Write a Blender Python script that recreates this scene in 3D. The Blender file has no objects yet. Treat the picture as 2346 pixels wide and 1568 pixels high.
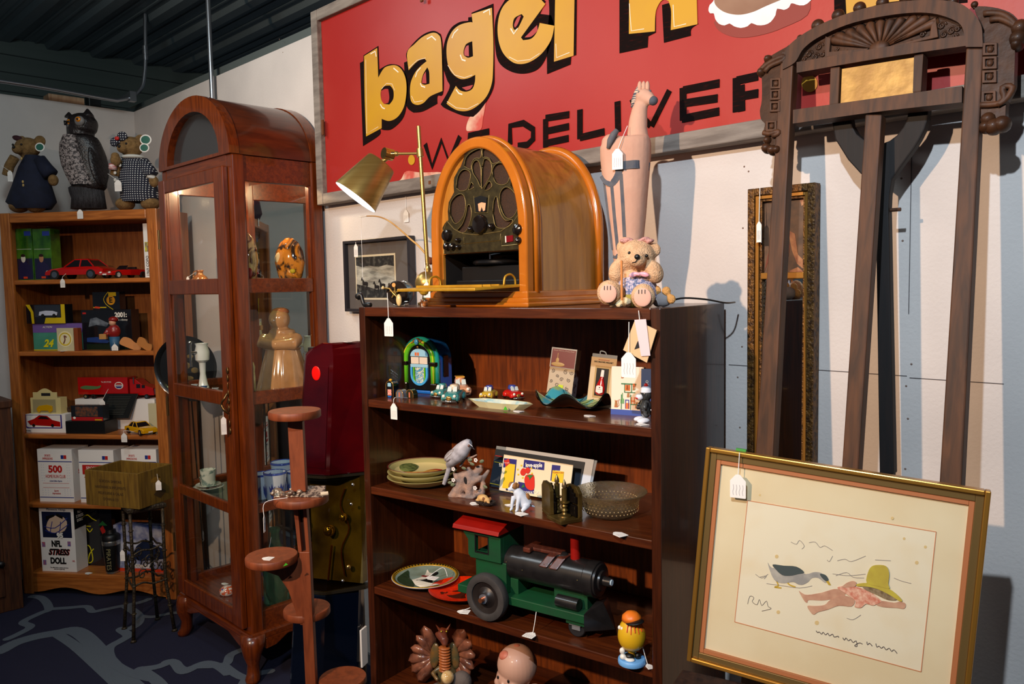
import bpy,math,random
from mathutils import Vector,Matrix,Euler
from mathutils.geometry import tessellate_polygon
random.seed(7)
S=bpy.context.scene
COL=S.collection
PI=math.pi
# ---------------------------------------------------------------- camera
CX=Matrix(((0.71483633,0.03819147,-0.69824812),(0.6990489,-0.06534241,0.71208216),(-0.01842975,-0.99713178,-0.07340683)))
FPX=1810.0
CAM=Vector((4.933,-1.86,1.6))
cd=bpy.data.cameras.new('camera');cam=bpy.data.objects.new('camera',cd);COL.objects.link(cam)
cd.sensor_fit='HORIZONTAL';cd.sensor_width=36.0;cd.lens=FPX/2346*36.0;cd.clip_start=0.02
_r,_u,_b=CX.col[0],-CX.col[1],-CX.col[2]
cam.matrix_world=Matrix(((_r[0],_u[0],_b[0],CAM[0]),(_r[1],_u[1],_b[1],CAM[1]),(_r[2],_u[2],_b[2],CAM[2]),(0,0,0,1)))
S.camera=cam
S.view_settings.view_transform='Standard';S.view_settings.look='None'
S.view_settings.gamma=1.0;S.view_settings.exposure=0.0;S.view_settings.use_curve_mapping=False
# ---------------------------------------------------------------- light
w=bpy.data.worlds.new('world');S.world=w;w.use_nodes=True
w.node_tree.nodes['Background'].inputs[0].default_value=(0.42,0.5,0.62,1)
w.node_tree.nodes['Background'].inputs[1].default_value=0.10
def lamp(name,kind,loc,target,energy,color,size=0.1,spot=None,blend=0.5):
 d=bpy.data.lights.new(name,kind);d.energy=energy;d.color=color
 if kind=='AREA':d.size=size
 else:d.shadow_soft_size=size
 if kind=='SPOT':d.spot_size=math.radians(spot);d.spot_blend=blend
 o=bpy.data.objects.new(name,d);COL.objects.link(o);o.location=loc
 if target is not None:
  o.rotation_euler=(Vector(target)-Vector(loc)).to_track_quat('-Z','Y').to_euler()
 return o
# warm ceiling spotlight up and to the left of the camera, a cool one nearer the camera, and a cool overhead fluorescent
lamp('warm_spotlight','SPOT',(3.72,-3.15,2.52),(3.0,0.0,1.7),385,(1.0,0.69,0.46),0.03,96,1.0)
lamp('cool_spotlight','SPOT',(4.75,-2.1,2.68),(3.7,0.0,1.6),185,(0.70,0.85,1.0),0.025,100,1.0)
lamp('ceiling_fluorescent','AREA',(2.3,-2.2,3.1),(2.3,-2.2,0),20,(0.85,0.95,1.0),0.8)
lamp('deck_lamp','POINT',(1.9,-1.1,2.9),None,24,(0.8,0.95,1.0),0.12)
# ---------------------------------------------------------------- helpers
def ray(px,py):
 return CX@Vector((px-1173.0,py-784.0,FPX))
class Fr:
 """an upright local frame: origin and turn about z"""
 def __init__(s,o,deg=0):s.o=Vector(o);s.a=math.radians(deg);s.m=Matrix.Translation(s.o)@Matrix.Rotation(s.a,4,'Z');s.i=s.m.inverted()
 def w(s,x,y,z):return s.m@Vector((x,y,z))
 def hit(s,px,py,ax,val):
  c=s.i@CAM;d=s.i.to_3x3()@ray(px,py)
  return c+d*((val-c[ax])/d[ax])
W=Fr((0,0,0))
def onz(px,py,z):return W.hit(px,py,2,z)
def ony(px,py,y):return W.hit(px,py,1,y)
def onx(px,py,x):return W.hit(px,py,0,x)
def lin(c):
 return tuple(((v/255)/12.92 if v/255<=0.04045 else((v/255+0.055)/1.055)**2.4)for v in c)
_m={}
def mat(name,col=(128,128,128),rough=0.5,metal=0.0,col2=None,ns=30,st=(1,1,1),bump=0.0,bs=80,coat=0.0,trans=0.0,emis=0.0,ior=1.45,alpha=1.0,sss=0,lo=0.35,hi=0.65,det=4,dist=0.0,dots=0,spec=0.5):
 if name in _m:return _m[name]
 m=bpy.data.materials.new(name);m.use_nodes=True;t=m.node_tree;b=t.nodes['Principled BSDF']
 L=t.links.new
 def node(k,**kw):
  n=t.nodes.new(k)
  for a,v in kw.items():setattr(n,a,v)
  return n
 b.inputs['Base Color'].default_value=(*lin(col),1);b.inputs['Roughness'].default_value=rough
 b.inputs['Metallic'].default_value=metal;b.inputs['IOR'].default_value=ior
 b.inputs['Coat Weight'].default_value=coat;b.inputs['Coat Roughness'].default_value=0.08
 b.inputs['Transmission Weight'].default_value=trans;b.inputs['Alpha'].default_value=alpha
 b.inputs['Specular IOR Level'].default_value=spec
 if sss:b.inputs['Subsurface Weight'].default_value=sss;b.inputs['Subsurface Scale'].default_value=0.01
 if emis:b.inputs['Emission Color'].default_value=(*lin(col),1);b.inputs['Emission Strength'].default_value=emis
 if col2 or bump:
  tc=node('ShaderNodeTexCoord');mp=node('ShaderNodeMapping');mp.inputs['Scale'].default_value=st
  L(tc.outputs['Object'],mp.inputs[0])
 if col2:
  n=node('ShaderNodeTexNoise');n.inputs['Scale'].default_value=ns;n.inputs['Detail'].default_value=det;n.inputs['Distortion'].default_value=dist
  L(mp.outputs[0],n.inputs[0])
  r=node('ShaderNodeValToRGB');e=r.color_ramp.elements
  e[0].position=lo;e[1].position=hi;e[0].color=(*lin(col),1);e[1].color=(*lin(col2),1)
  L(n.outputs[0],r.inputs[0]);L(r.outputs[0],b.inputs['Base Color'])
 if dots:
  tc=node('ShaderNodeTexCoord');v=node('ShaderNodeTexVoronoi');v.inputs['Randomness'].default_value=0;v.inputs['Scale'].default_value=dots
  mq=node('ShaderNodeMapping');mq.inputs['Scale'].default_value=(1,0,1);L(tc.outputs['Object'],mq.inputs[0]);L(mq.outputs[0],v.inputs[0]);q=node('ShaderNodeMath');q.operation='LESS_THAN';q.inputs[1].default_value=0.21;L(v.outputs['Distance'],q.inputs[0])
  mx=node('ShaderNodeMixRGB');mx.inputs[1].default_value=(*lin(col),1);mx.inputs[2].default_value=(0.7,0.7,0.68,1);L(q.outputs[0],mx.inputs[0]);L(mx.outputs[0],b.inputs['Base Color'])
 if bump:
  n2=node('ShaderNodeTexNoise');n2.inputs['Scale'].default_value=bs;n2.inputs['Detail'].default_value=3
  L(mp.outputs[0],n2.inputs[0]);bp=node('ShaderNodeBump');bp.inputs['Strength'].default_value=bump;bp.inputs['Distance'].default_value=0.004
  L(n2.outputs[0],bp.inputs['Height']);L(bp.outputs[0],b.inputs['Normal'])
 _m[name]=m
 return m
def wood(name,c1,c2,rough=0.4,ns=6,st=(14,14,1.2),coat=0.0):
 return mat(name,c1,rough,0,c2,ns,st,0.06,14,coat,dist=0.6,det=5)
def pane(name,tint=(252,253,252),refl=1.45,rough=0.0):
 """thin sheet of glass: see-through with a Fresnel reflection on its outer faces"""
 if name in _m:return _m[name]
 m=bpy.data.materials.new(name);m.use_nodes=True;t=m.node_tree
 for n in list(t.nodes):
  if n.type!='OUTPUT_MATERIAL':t.nodes.remove(n)
 o=t.nodes['Material Output'];tr=t.nodes.new('ShaderNodeBsdfTransparent');gl=t.nodes.new('ShaderNodeBsdfGlossy')
 tr.inputs[0].default_value=(*lin(tint),1);gl.inputs['Roughness'].default_value=rough
 fr=t.nodes.new('ShaderNodeFresnel');fr.inputs[0].default_value=refl
 ge=t.nodes.new('ShaderNodeNewGeometry');su=t.nodes.new('ShaderNodeMath');su.operation='SUBTRACT';su.inputs[0].default_value=1;su.use_clamp=True
 t.links.new(ge.outputs['Backfacing'],su.inputs[1]);mu=t.nodes.new('ShaderNodeMath');mu.operation='MULTIPLY'
 t.links.new(fr.outputs[0],mu.inputs[0]);t.links.new(su.outputs[0],mu.inputs[1])
 mx=t.nodes.new('ShaderNodeMixShader')
 t.links.new(mu.outputs[0],mx.inputs[0]);t.links.new(tr.outputs[0],mx.inputs[1]);t.links.new(gl.outputs[0],mx.inputs[2]);t.links.new(mx.outputs[0],o.inputs[0])
 _m[name]=m
 return m
def smooth_pts(pts,n=6,closed=False):
 P=[Vector(p)for p in pts];out=[];k=len(P)
 rng=range(k)if closed else range(k-1)
 for i in rng:
  p0=P[(i-1)%k]if(closed or i>0)else P[0];p1=P[i];p2=P[(i+1)%k];p3=P[(i+2)%k]if(closed or i+2<k)else P[-1]
  for j in range(n):
   t=j/n
   out.append(0.5*((2*p1)+(p2-p0)*t+(2*p0-5*p1+4*p2-p3)*t*t+(3*p1-p0-3*p2+p3)*t**3))
 if not closed:out.append(P[-1])
 return out
class MB:
 """collects shapes in local coordinates; build() links ONE mesh object"""
 def __init__(s):s.v=[];s.f=[];s.c=[];s.m=Matrix()
 def at(s,loc=(0,0,0),rot=(0,0,0),sc=1):
  s.m=Matrix.Translation(loc)@Euler([math.radians(a)for a in rot]).to_matrix().to_4x4()@(Matrix.Diagonal((*sc,1))if hasattr(sc,'__len__')else Matrix.Scale(sc,4));return s
 def add(s,vs,fs):
  s.c.append((len(s.v),len(s.f)));b=len(s.v);s.v+=[s.m@Vector(v)for v in vs];s.f+=[tuple(b+i for i in f)for f in fs];return s
 def box(s,x0,x1,y0,y1,z0,z1):
  return s.add([(x0,y0,z0),(x1,y0,z0),(x1,y1,z0),(x0,y1,z0),(x0,y0,z1),(x1,y0,z1),(x1,y1,z1),(x0,y1,z1)],[(0,3,2,1),(4,5,6,7),(0,1,5,4),(1,2,6,5),(2,3,7,6),(3,0,4,7)])
 def hexa(s,p):
  return s.add(p,[(0,3,2,1),(4,5,6,7),(0,1,5,4),(1,2,6,5),(2,3,7,6),(3,0,4,7)])
 def loft(s,rings,cap=True,close=True):
  n=len(rings[0]);vs=[p for r in rings for p in r];fs=[]
  for i in range(len(rings)-1):
   for j in range(n if close else n-1):
    k=(j+1)%n;fs.append((i*n+j,i*n+k,(i+1)*n+k,(i+1)*n+j))
  if cap:fs+=[tuple(range(n-1,-1,-1)),tuple((len(rings)-1)*n+j for j in range(n))]
  return s.add(vs,fs)
 def lathe(s,prof,n=24,cap=True,wob=None):
  R=[]
  for r,z in prof:
   R.append([(r*(1+(wob(a,z)if wob else 0))*math.cos(a),r*(1+(wob(a,z)if wob else 0))*math.sin(a),z)for a in[2*PI*j/n for j in range(n)]])
  return s.loft(R,cap)
 def tube(s,pts,r,n=8,cap=True):
  P=[Vector(p)for p in pts];rs=r if hasattr(r,'__len__')else[r]*len(P);R=[];up=Vector((0,0,1))
  d0=(P[1]-P[0]).normalized();a=d0.orthogonal().normalized()
  for i,p in enumerate(P):
   d=(P[min(i+1,len(P)-1)]-P[max(i-1,0)]).normalized()
   a=(a-d*a.dot(d)).normalized();b=d.cross(a)
   R.append([p+(a*math.cos(2*PI*j/n)+b*math.sin(2*PI*j/n))*rs[i]for j in range(n)])
  return s.loft(R,cap)
 def cyl(s,a,b,r0,r1=None,n=16):return s.tube([a,b],[r0,r0 if r1 is None else r1],n)
 def ell(s,c,r,rot=(0,0,0),n=16,k=10):
  if not hasattr(r,'__len__'):r=(r,r,r)
  M=Matrix.Translation(c)@Euler([math.radians(a)for a in rot]).to_matrix().to_4x4()
  vs=[M@Vector((0,0,-r[2]))];fs=[]
  for i in range(1,k):
   t=-PI/2+PI*i/k
   vs+=[M@Vector((r[0]*math.cos(t)*math.cos(2*PI*j/n),r[1]*math.cos(t)*math.sin(2*PI*j/n),r[2]*math.sin(t)))for j in range(n)]
  vs.append(M@Vector((0,0,r[2])));e=len(vs)-1
  for j in range(n):
   q=(j+1)%n;fs.append((0,1+q,1+j));fs.append((e,1+(k-2)*n+j,1+(k-2)*n+q))
   for i in range(k-2):fs.append((1+i*n+j,1+i*n+q,1+(i+1)*n+q,1+(i+1)*n+j))
  return s.add(vs,fs)
 def plate(s,loops,y0,y1):
  """flat shape with holes drawn in x,z; front y0, back y1"""
  if not hasattr(loops[0][0],'__len__'):loops=[loops]
  L3=[[Vector((p[0],p[1],0))for p in l]for l in loops];tri=tessellate_polygon(L3)
  fl=[p for l in L3 for p in l];n=len(fl)
  vs=[(p[0],y0,p[1])for p in fl]+[(p[0],y1,p[1])for p in fl];fs=[]
  for t in tri:fs+=[tuple(t),tuple(n+i for i in reversed(t))]
  b=0
  for l in loops:
   k=len(l)
   for i in range(k):j=(i+1)%k;fs.append((b+i,b+j,n+b+j,n+b+i))
   b+=k
  return s.add(vs,fs)
 def strokes(s,pts,wd,y0,y1,n=0):
  """a flat brush stroke in x,z"""
  P=[Vector((p[0],0,p[1]))for p in pts]
  if n:P=smooth_pts(P,n)
  A=[];B=[]
  for i,p in enumerate(P):
   d=(P[min(i+1,len(P)-1)]-P[max(i-1,0)]).normalized();q=Vector((-d.z,0,d.x))*wd/2
   A.append(p+q);B.append(p-q)
  vs=[(p.x,y0,p.z)for p in A+B]+[(p.x,y1,p.z)for p in A+B];k=len(P);fs=[]
  for i in range(k-1):
   fs+=[(i,i+1,k+i+1,k+i),(2*k+i+1,2*k+i,3*k+i,3*k+i+1),(i,2*k+i,2*k+i+1,i+1),(k+i,k+i+1,3*k+i+1,3*k+i)]
  fs+=[(0,k,3*k,2*k),(k-1,3*k-1,4*k-1,2*k-1)]
  return s.add(vs,fs)
 def build(s,name,m,par=None,sm=None,bev=0,fuse=0,sub=0,loc=None):
  me=bpy.data.meshes.new(name);me.from_pydata([tuple(v)for v in s.v],[],s.f);me.update()
  import bmesh
  bm=bmesh.new();bm.from_mesh(me);bmesh.ops.recalc_face_normals(bm,faces=bm.faces);bm.to_mesh(me);bm.free()
  me.materials.append(m);o=bpy.data.objects.new(name,me);COL.objects.link(o)
  if par is not None:o.parent=par
  if loc is not None:o.location=loc
  if bev:
   b=o.modifiers.new('bevel','BEVEL');b.width=bev;b.segments=2;b.limit_method='ANGLE';b.angle_limit=math.radians(40)
  if fuse:
   r=o.modifiers.new('remesh','REMESH');r.mode='VOXEL';r.voxel_size=fuse;r.use_smooth_shade=True
   q=o.modifiers.new('smooth','SMOOTH');q.factor=0.6;q.iterations=4
  if sub:
   u=o.modifiers.new('sub','SUBSURF');u.levels=sub;u.render_levels=sub
  if sm is None:sm=False
  if sm is True or fuse or sub:me.polygons.foreach_set('use_smooth',[True]*len(me.polygons))
  elif sm:
   me.polygons.foreach_set('use_smooth',[True]*len(me.polygons));me.set_sharp_from_angle(angle=math.radians(sm))
  return o
def part(name,m,par,fn,each=False,**kw):
 b=MB();fn(b)
 if each:
  cuts=b.c+[(len(b.v),len(b.f))];o=None
  for(v0,f0),(v1,f1)in zip(cuts,cuts[1:]):
   e=MB();e.v=b.v[v0:v1];e.f=[tuple(i-v0 for i in f)for f in b.f[f0:f1]];o=e.build(name,m,par,**kw)
  return o
 return b.build(name,m,par,**kw)
def tagit(o,label,cat,group=None):
 o['label']=label;o['category']=cat
 if group:o['group']=group
 return o
def thing(name,label,cat,loc=(0,0,0),rz=0,group=None,rot=None,sc=1):
 o=bpy.data.objects.new(name,None);COL.objects.link(o);o.empty_display_size=0.02
 o.location=loc;o.rotation_euler=rot if rot else(0,0,math.radians(rz));o.scale=(sc,sc,sc)
 return tagit(o,label,cat,group)
def struct(o):o['kind']='structure';return o
def copytree(o,par=None):
 c=o.copy();COL.objects.link(c)
 if par:c.parent=par
 for ch in o.children:copytree(ch,c)
 return c
def text(par,s,size,m,loc,rot=(90,0,0),ext=0.0004,align='CENTER',sx=1.0,shear=0,bold=0,name='lettering'):
 """printed lettering as a thin mesh, lying on the part it is printed on"""
 c=bpy.data.curves.new('t','FONT');c.body=s;c.size=size;c.align_x=align;c.align_y='CENTER';c.extrude=ext;c.shear=shear;c.offset=bold
 c.resolution_u=3
 t=bpy.data.objects.new('t',c);COL.objects.link(t);me=bpy.data.meshes.new_from_object(t)
 bpy.data.objects.remove(t);me.materials.clear();me.materials.append(m);me.name=name
 o=bpy.data.objects.new(name,me);COL.objects.link(o);o.parent=par;o.location=loc
 o.rotation_euler=[math.radians(a)for a in rot];o.scale=(sx,1,1)
 return o
# common materials
WHITE=mat('white_card',(236,230,222),0.7)
STRING=mat('white_string',(235,232,226),0.8)
BLACK=mat('black_paint',(16,15,15),0.4)
INK=mat('ink',(25,24,28),0.7)
RED=mat('red_print',(190,32,26),0.5)
YEL=mat('yellow_print',(225,190,30),0.5)
BLU=mat('blue_print',(32,52,130),0.5)
GRN=mat('green_print',(35,120,60),0.5)
CHROME=mat('chrome',(210,210,210),0.12,1.0)
# ---------------------------------------------------------------- setting
FZ=0.02
plaster=mat('painted_plaster',(212,203,196),0.85,0,(200,192,186),3,bump=0.25,bs=120)
def sbox(name,m,x0,x1,y0,y1,z0,z1,**k):
 return struct(part(name,m,None,lambda b:b.box(x0,x1,y0,y1,z0,z1),**k))
wr=struct(part('wall_right',plaster,None,lambda b:b.box(-0.12,6.6,0,0.12,0,2.66)))
wl=struct(part('wall_left',plaster,None,lambda b:b.box(-0.12,0,-5.0,0,0,2.66)))
# scored panel joints, screws and scuffs of the right wall
part('wall_joint',mat('joint_line',(90,84,84),0.9),wr,lambda b:[b.box(ony(x0,y,0).x,ony(x1,y,0).x,-0.0012,0.001,ony(x0,y,0).z-0.0008,ony(x0,y,0).z+0.0008)for x0,x1,y in[(1670,1716,836),(1872,1945,848),(1985,2078,856),(2084,2300,866)]])
part('wall_joint',mat('joint_line',(90,84,84)),wr,lambda b:b.box(ony(2086,500,0).x-.0007,ony(2086,500,0).x+.0007,-0.0012,0.001,ony(2086,720,0).z,ony(2086,330,0).z))
def specks(b):
 for x,y in[(1705,382),(1715,393),(2065,409),(2068,552),(1700,795),(1702,523),(2088,835),(2076,885),(2080,960),(2074,1075),(1690,865),(1695,980),(640,90),(648,120)]:
  p=ony(x,y,0);b.ell((p.x,0,p.z),(0.0025,0.0012,0.0025),n=8,k=5)
part('wall_screw',mat('screw',(120,96,84),0.6),wr,specks)
sbox('baseboard_right',mat('grey_baseboard',(96,98,100),0.7),0,6.6,-0.012,0,FZ,FZ+0.045)
# the outer wall of the hall beyond the partition, and the beam over it
dk=mat('dark_green_steel',(90,100,94),0.7,0,(80,90,84),2,(1,0.3,6))
struct(part('wall_back',dk,None,lambda b:b.box(-1.0,-0.86,-4.2,2.4,2.3,3.2)))
part('siding_seam',mat('siding_seam',(44,50,48),0.8),bpy.data.objects['wall_back'],lambda b:[b.box(-0.861,-0.857,-4.2,2.4,z,z+.006)for z in(2.5,2.62,2.74,2.86,2.98,3.09)])
beam=mat('green_grey_beam',(84,92,90),0.6)
sbox('trim_1',beam,-0.86,2.09,0.03,0.32,2.60,2.712)
deck=mat('steel_deck',(98,108,110),0.55,0.0,(90,100,102),3)
ce=struct(part('ceiling',deck,None,lambda b:b.box(-1.0,6.6,-4.2,2.4,3.2,3.26)))
def rib(b,y):
 b.add([(x,yy,z)for x in(-0.86,6.5)for yy,z in((y-.045,3.2005),(y-.03,3.17),(y+.03,3.17),(y+.045,3.2005))],[(0,1,5,4),(1,2,6,5),(2,3,7,6),(0,3,2,1),(4,5,6,7),(0,4,7,3)])
 for d in(-.1,-.17):b.box(-0.86,6.5,y+d,y+d+.012,3.193,3.2005)
yy=-2.6
while yy<2.2:
 part('deck_flute',deck,ce,lambda b:rib(b,yy));yy+=0.27
# floor: navy carpet with a grey trellis woven in
fl=struct(part('floor',mat('navy_carpet',(20,21,50),0.95,0,(15,16,40),260,bump=0.5,bs=500),None,lambda b:b.box(-0.1,6.6,-5,0.12,-0.05,FZ)))
# grey trellis: lines read off the carpet and laid on the floor plane
def band(b,Q,wd):
 P=smooth_pts([(q.x,q.y,FZ+.0012)for q in Q],5);h=Vector((0,0,1))
 for i in range(len(P)-1):
  d=(P[i+1]-P[i]).normalized();n_=h.cross(d)*wd/2;z=h*(2e-6*len(b.f))
  b.add([P[i]+n_+z,P[i]-n_+z,P[i+1]-n_+z,P[i+1]+n_+z],[(0,1,2,3)])
  b.add([P[i]+Vector((math.cos(a),math.sin(a),0))*wd/2+z+h*1e-6 for a in[k*PI/4 for k in range(8)]],[tuple(range(8))])
def bands(b):
 Z4=3.58
 raw=[([(0,1300),(130,1230),(300,1180),(470,1150),(600,1130),(720,1200),(900,1400),(1000,1500),(1130,1620)],.075),([(470,1160),(620,1260),(800,1420),(960,1568),(1100,1700)],.05),([(60,1200),(150,1160),(250,1100),(190,1060),(340,985),(400,960),(380,900),(330,860),(250,850)],.04),([(400,955),(560,945),(710,935),(760,975),(850,960),(1000,930),(1150,900),(1230,870)],.035),([(1030,930),(1130,1000),(1140,1060),(1080,1110),(990,1120),(1050,1170),(1000,1210),(900,1270),(900,1350),(960,1420),(1100,1490),(1250,1530)],.045),([(1130,1010),(1250,1020),(1400,990),(1480,985)],.03),([(1150,1450),(1290,1430),(1420,1390),(1500,1470),(1620,1420),(1700,1400),(1800,1430),(1880,1490)],.045),([(1150,1450),(1280,1540),(1350,1620)],.05)]
 for pts,wd in raw:
  Q=[onz(x/Z4,1130+y/Z4,FZ)for x,y in pts]
  band(b,Q,wd)
 Z7=3.028
 for pts,wd in[([(0,1420),(50,1415),(120,1470),(220,1450),(330,1445),(420,1430),(450,1370),(540,1330)],.04),([(400,1440),(480,1500),(560,1530),(640,1500),(740,1480)],.04),([(560,1530),(520,1600),(500,1680)],.04)]:
  Q=[onz(380+x/Z7,1050+y/Z7,FZ)for x,y in pts]
  band(b,Q,wd)
part('carpet_trellis',mat('grey_pile',(82,90,100),0.95,bump=0.4,bs=500),fl,bands)
# ---------------------------------------------------------------- conduits and the block on the partition
steel=mat('galvanised_steel',(168,172,178),0.3,0.9)
t=thing('electrical_conduit','bent galvanised conduit running along above the left partition and up to the ceiling','pipe',(0.15,-0.2,2.6))
q=[onx(x,y,0.15)for x,y in[(-700,96),(0,186),(240,226),(275,229),(305,220),(325,200),(331,170),(333,122),(331,-60)]]
q=[Vector((0,v.y+0.2,v.z-2.6))for v in q]
part('pipe',steel,t,lambda b:b.tube(smooth_pts(q[:2]+q[2:],5),0.0105,12),sm=True)
part('coupling',steel,t,lambda b:[b.cyl(q[7]+Vector((0,0,d)),q[7]+Vector((0,0,d+.02)),.0155)for d in(-.035,-.005,.02)]and b.cyl(q[7]-Vector((0,0,.04)),q[7]+Vector((0,0,.04)),.013),sm=30)
part('strap',steel,t,lambda b:b.box(-.16,.01,.13,.15,.12,.14)and b.box(-.02,.02,.12,.155,.085,.14))
t2=ony(481,60,-0.03)
tagit(part('electrical_conduit',steel,None,lambda b:b.cyl((1.09,-0.03,2.2),(1.09,-0.03,3.19),.0115,n=16),sm=30),'straight vertical steel conduit dropping behind the arched curio cabinet','pipe')
p=onx(110,225,0.0)
tagit(part('timber_block',wood('raw_pine',(196,158,124),(176,134,100)),None,lambda b:b.box(-.1,-.005,onx(112,225,0).y,onx(194,225,0).y,2.662,2.70),bev=.003),'pale offcut of timber lying on top of the left partition','wood')
tagit(part('dark_bracket',BLACK,None,lambda b:b.box(-.1,-.03,-.235,-.17,2.662,2.73)and b.box(-.11,-.01,-.235,-.1,2.6605,2.668),bev=.003),'black bracket beside the timber offcut on top of the left partition','bracket')
# ---------------------------------------------------------------- oak bookcase in the corner
OK=Fr((0.241,-0.771,FZ),36.43)
oakm=wood('honey_oak',(176,104,44),(140,76,28),0.4,coat=0.2)
oakh=wood('honey_oak_rail',(182,106,44),(146,80,30),0.4,st=(1.2,14,14),coat=0.2)
OW,OD,OH=0.853,0.28,1.985
t=thing('oak_bookcase','honey oak bookcase standing across the corner under the owl and two bears','bookcase',OK.o,36.43)
for x0 in(0,OW-.03):part('side_panel',oakm,t,lambda b:b.box(x0,x0+.03,0.006,OD,0,OH),bev=.002)
for x0 in(-.004,OW-.052):part('face_stile',oakm,t,lambda b:b.box(x0,x0+.056,-.012,.006,0,OH),bev=.005)
part('top',oakh,t,lambda b:b.box(.052,OW-.052,-.012,OD,OH-.05,OH-.002),bev=.006)
part('back_panel',wood('oak_back',(150,88,38),(122,66,26),.5),t,lambda b:b.box(.03,OW-.03,OD-.008,OD,.05,OH-.05))
OZ=[0.115]+[OK.hit(60,y,1,0).z for y in(1153,995,806,642)]
for z in OZ:part('shelf',oakh,t,lambda b:b.box(.03,OW-.03,-.004,OD-.008,z-.024,z),bev=.006)
def plinth(b):
 P=[(.052,.0)]+[(.052+(OW-.104)*i/24,.012+.03*(0.5-0.5*math.cos(i/24*4*PI)))for i in range(25)]+[(OW-.052,0),(OW-.052,.092),(.052,.092)]
 b.plate([P],-.008,.006)
part('plinth',oakh,t,plinth)
# ---------------------------------------------------------------- dark walnut bookcase
DK=Fr((3.026,-0.543,FZ),8.445)
DW,DD=0.944,0.378
DT=1.541-FZ
mah=wood('dark_mahogany',(66,28,9),(42,16,5),0.32,coat=0.35)
mahh=wood('dark_mahogany_edge',(86,38,13),(60,24,8),0.32,st=(1.2,14,14),coat=0.35)
t=thing('walnut_bookcase','tall dark reddish brown wooden bookcase carrying the arched radio','bookcase',DK.o,8.445)
part('side_panel',mah,t,lambda b:b.box(0,.024,0,DD,0,DT),bev=.002)
part('side_panel',mah,t,lambda b:b.box(DW-.024,DW,0,DD,0,DT),bev=.002)
part('top',mahh,t,lambda b:b.box(.024,DW-.024,0,DD,DT-.026,DT),bev=.002)
part('back_panel',wood('mahogany_back',(130,62,16),(90,40,9),.45),t,lambda b:b.box(.024,DW-.024,DD-.01,DD-.002,0.06,DT-.02))
DZ=[1.275-FZ,1.019-FZ,0.72-FZ,0.40]
for z in DZ:part('shelf',mahh,t,lambda b:b.box(.024,DW-.024,0.002,DD-.01,z-.022,z),bev=.002)
part('plinth',mahh,t,lambda b:b.box(.024,DW-.024,.006,.03,0,.07))
# ---------------------------------------------------------------- curio cabinet with the barrel top
CU=Fr((1.368,-0.411,FZ),0)
CW,CDp=2.027-1.368,0.395
cher=wood('cherry_wood',(112,47,7),(82,31,4),0.3,coat=0.5)
cherh=wood('cherry_wood_rail',(112,47,7),(82,31,4),0.3,st=(1.2,14,14),coat=0.5)
glass=pane('cabinet_glass')
t=thing('curio_cabinet','tall cherry wood curio cabinet with glass panes and an arched barrel top','cabinet',CU.o)
CB,CT=0.19-FZ,2.12-FZ
def zz(v):return v-FZ
for x,y in((0,0),(CW-.05,0),(0,CDp-.05),(CW-.05,CDp-.05)):
 part('corner_post',cher,t,lambda b:b.box(x,x+.05,y,y+.05,CB,CT),bev=.006)
panes=[(0.296,0.698),(0.735,1.137),(1.19,1.583),(1.64,2.02)]
rails=[(0.19,0.296),(0.698,0.735),(1.137,1.19),(1.583,1.64),(2.02,2.12)]
# right and left glazed sides
for x0 in(CW-.04,.01):
 for z0,z1 in rails:part('side_rail',cherh,t,lambda b:b.box(x0,x0+.028,.05,CDp-.05,zz(z0),zz(z1)),bev=.003)
 for z0,z1 in panes:part('glass_pane',glass,t,lambda b:b.box(x0+.012,x0+.016,.05,CDp-.05,zz(z0)-.003,zz(z1)+.003))
 for z0,z1 in panes:
  part('glazing_bead',cher,t,lambda b:[b.box(x0+.002,x0+.026,y,y+.008,zz(z0),zz(z1))for y in(.05,CDp-.058)],each=True)
part('mirror_back',mat('mirror',(215,220,216),0.02,1.0),t,lambda b:b.box(.05,CW-.05,CDp-.02,CDp-.012,zz(.25),zz(2.08)))
part('back_panel',cher,t,lambda b:b.box(.05,CW-.05,CDp-.011,CDp-.003,zz(.2),zz(2.1)))
# door with four panes, a long handle plate and hinges
dr=part('door',cher,t,lambda b:[b.box(x0,x1,-.024,-.001,zz(.235),zz(2.075))for x0,x1 in((.012,.07),(CW-.115,CW-.035))]and[b.box(.07,CW-.115,-.022,-.003,zz(a),zz(c))for a,c in((.235,.30),(.695,.738),(1.135,1.192),(1.58,1.643),(2.02,2.075))],bev=.004)
for z0,z1 in panes:part('glass_pane',glass,dr,lambda b:b.box(.07,CW-.115,-.015,-.011,zz(z0),zz(z1)))
br=mat('dark_brass',(120,92,56),.35,.9)
def handle(b):
 x=CW-.06;z=1.14
 for k in range(9):b.ell((x,-.027,z-.12+k*.03),(.006+.004*math.cos(k*1.6),.003,.014),n=8,k=6)
 b.tube(smooth_pts([(x,-.03,z+.03),(x,-.045,z+.01),(x-.014,-.05,z-.012),(x,-.045,z-.035),(x,-.03,z-.05)],4),.0045,6)
part('handle',br,dr,handle,sm=True)
part('hinge',br,dr,lambda b:[b.cyl((.004,-.028,z),(.004,-.028,z+.085),.005,n=8)for z in(1.02,1.76,.4)],sm=30,each=True)
part('front_apron',cherh,t,lambda b:b.box(.05,CW-.05,0.002,.03,CB,zz(.235)),bev=.003)
part('front_rail',cherh,t,lambda b:b.box(.05,CW-.05,0.0,.03,zz(2.075),CT),bev=.002)
for z in(.27,.716,1.16,1.61):
 if z==.27:part('cabinet_floor',cherh,t,lambda b:b.box(.04,CW-.04,.02,CDp-.02,zz(z)-.02,zz(z)))
 else:part('glass_shelf',pane('shelf_glass',(205,228,215)),t,lambda b:b.box(.052,CW-.052,.03,CDp-.03,zz(z)-.006,zz(z)))
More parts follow.
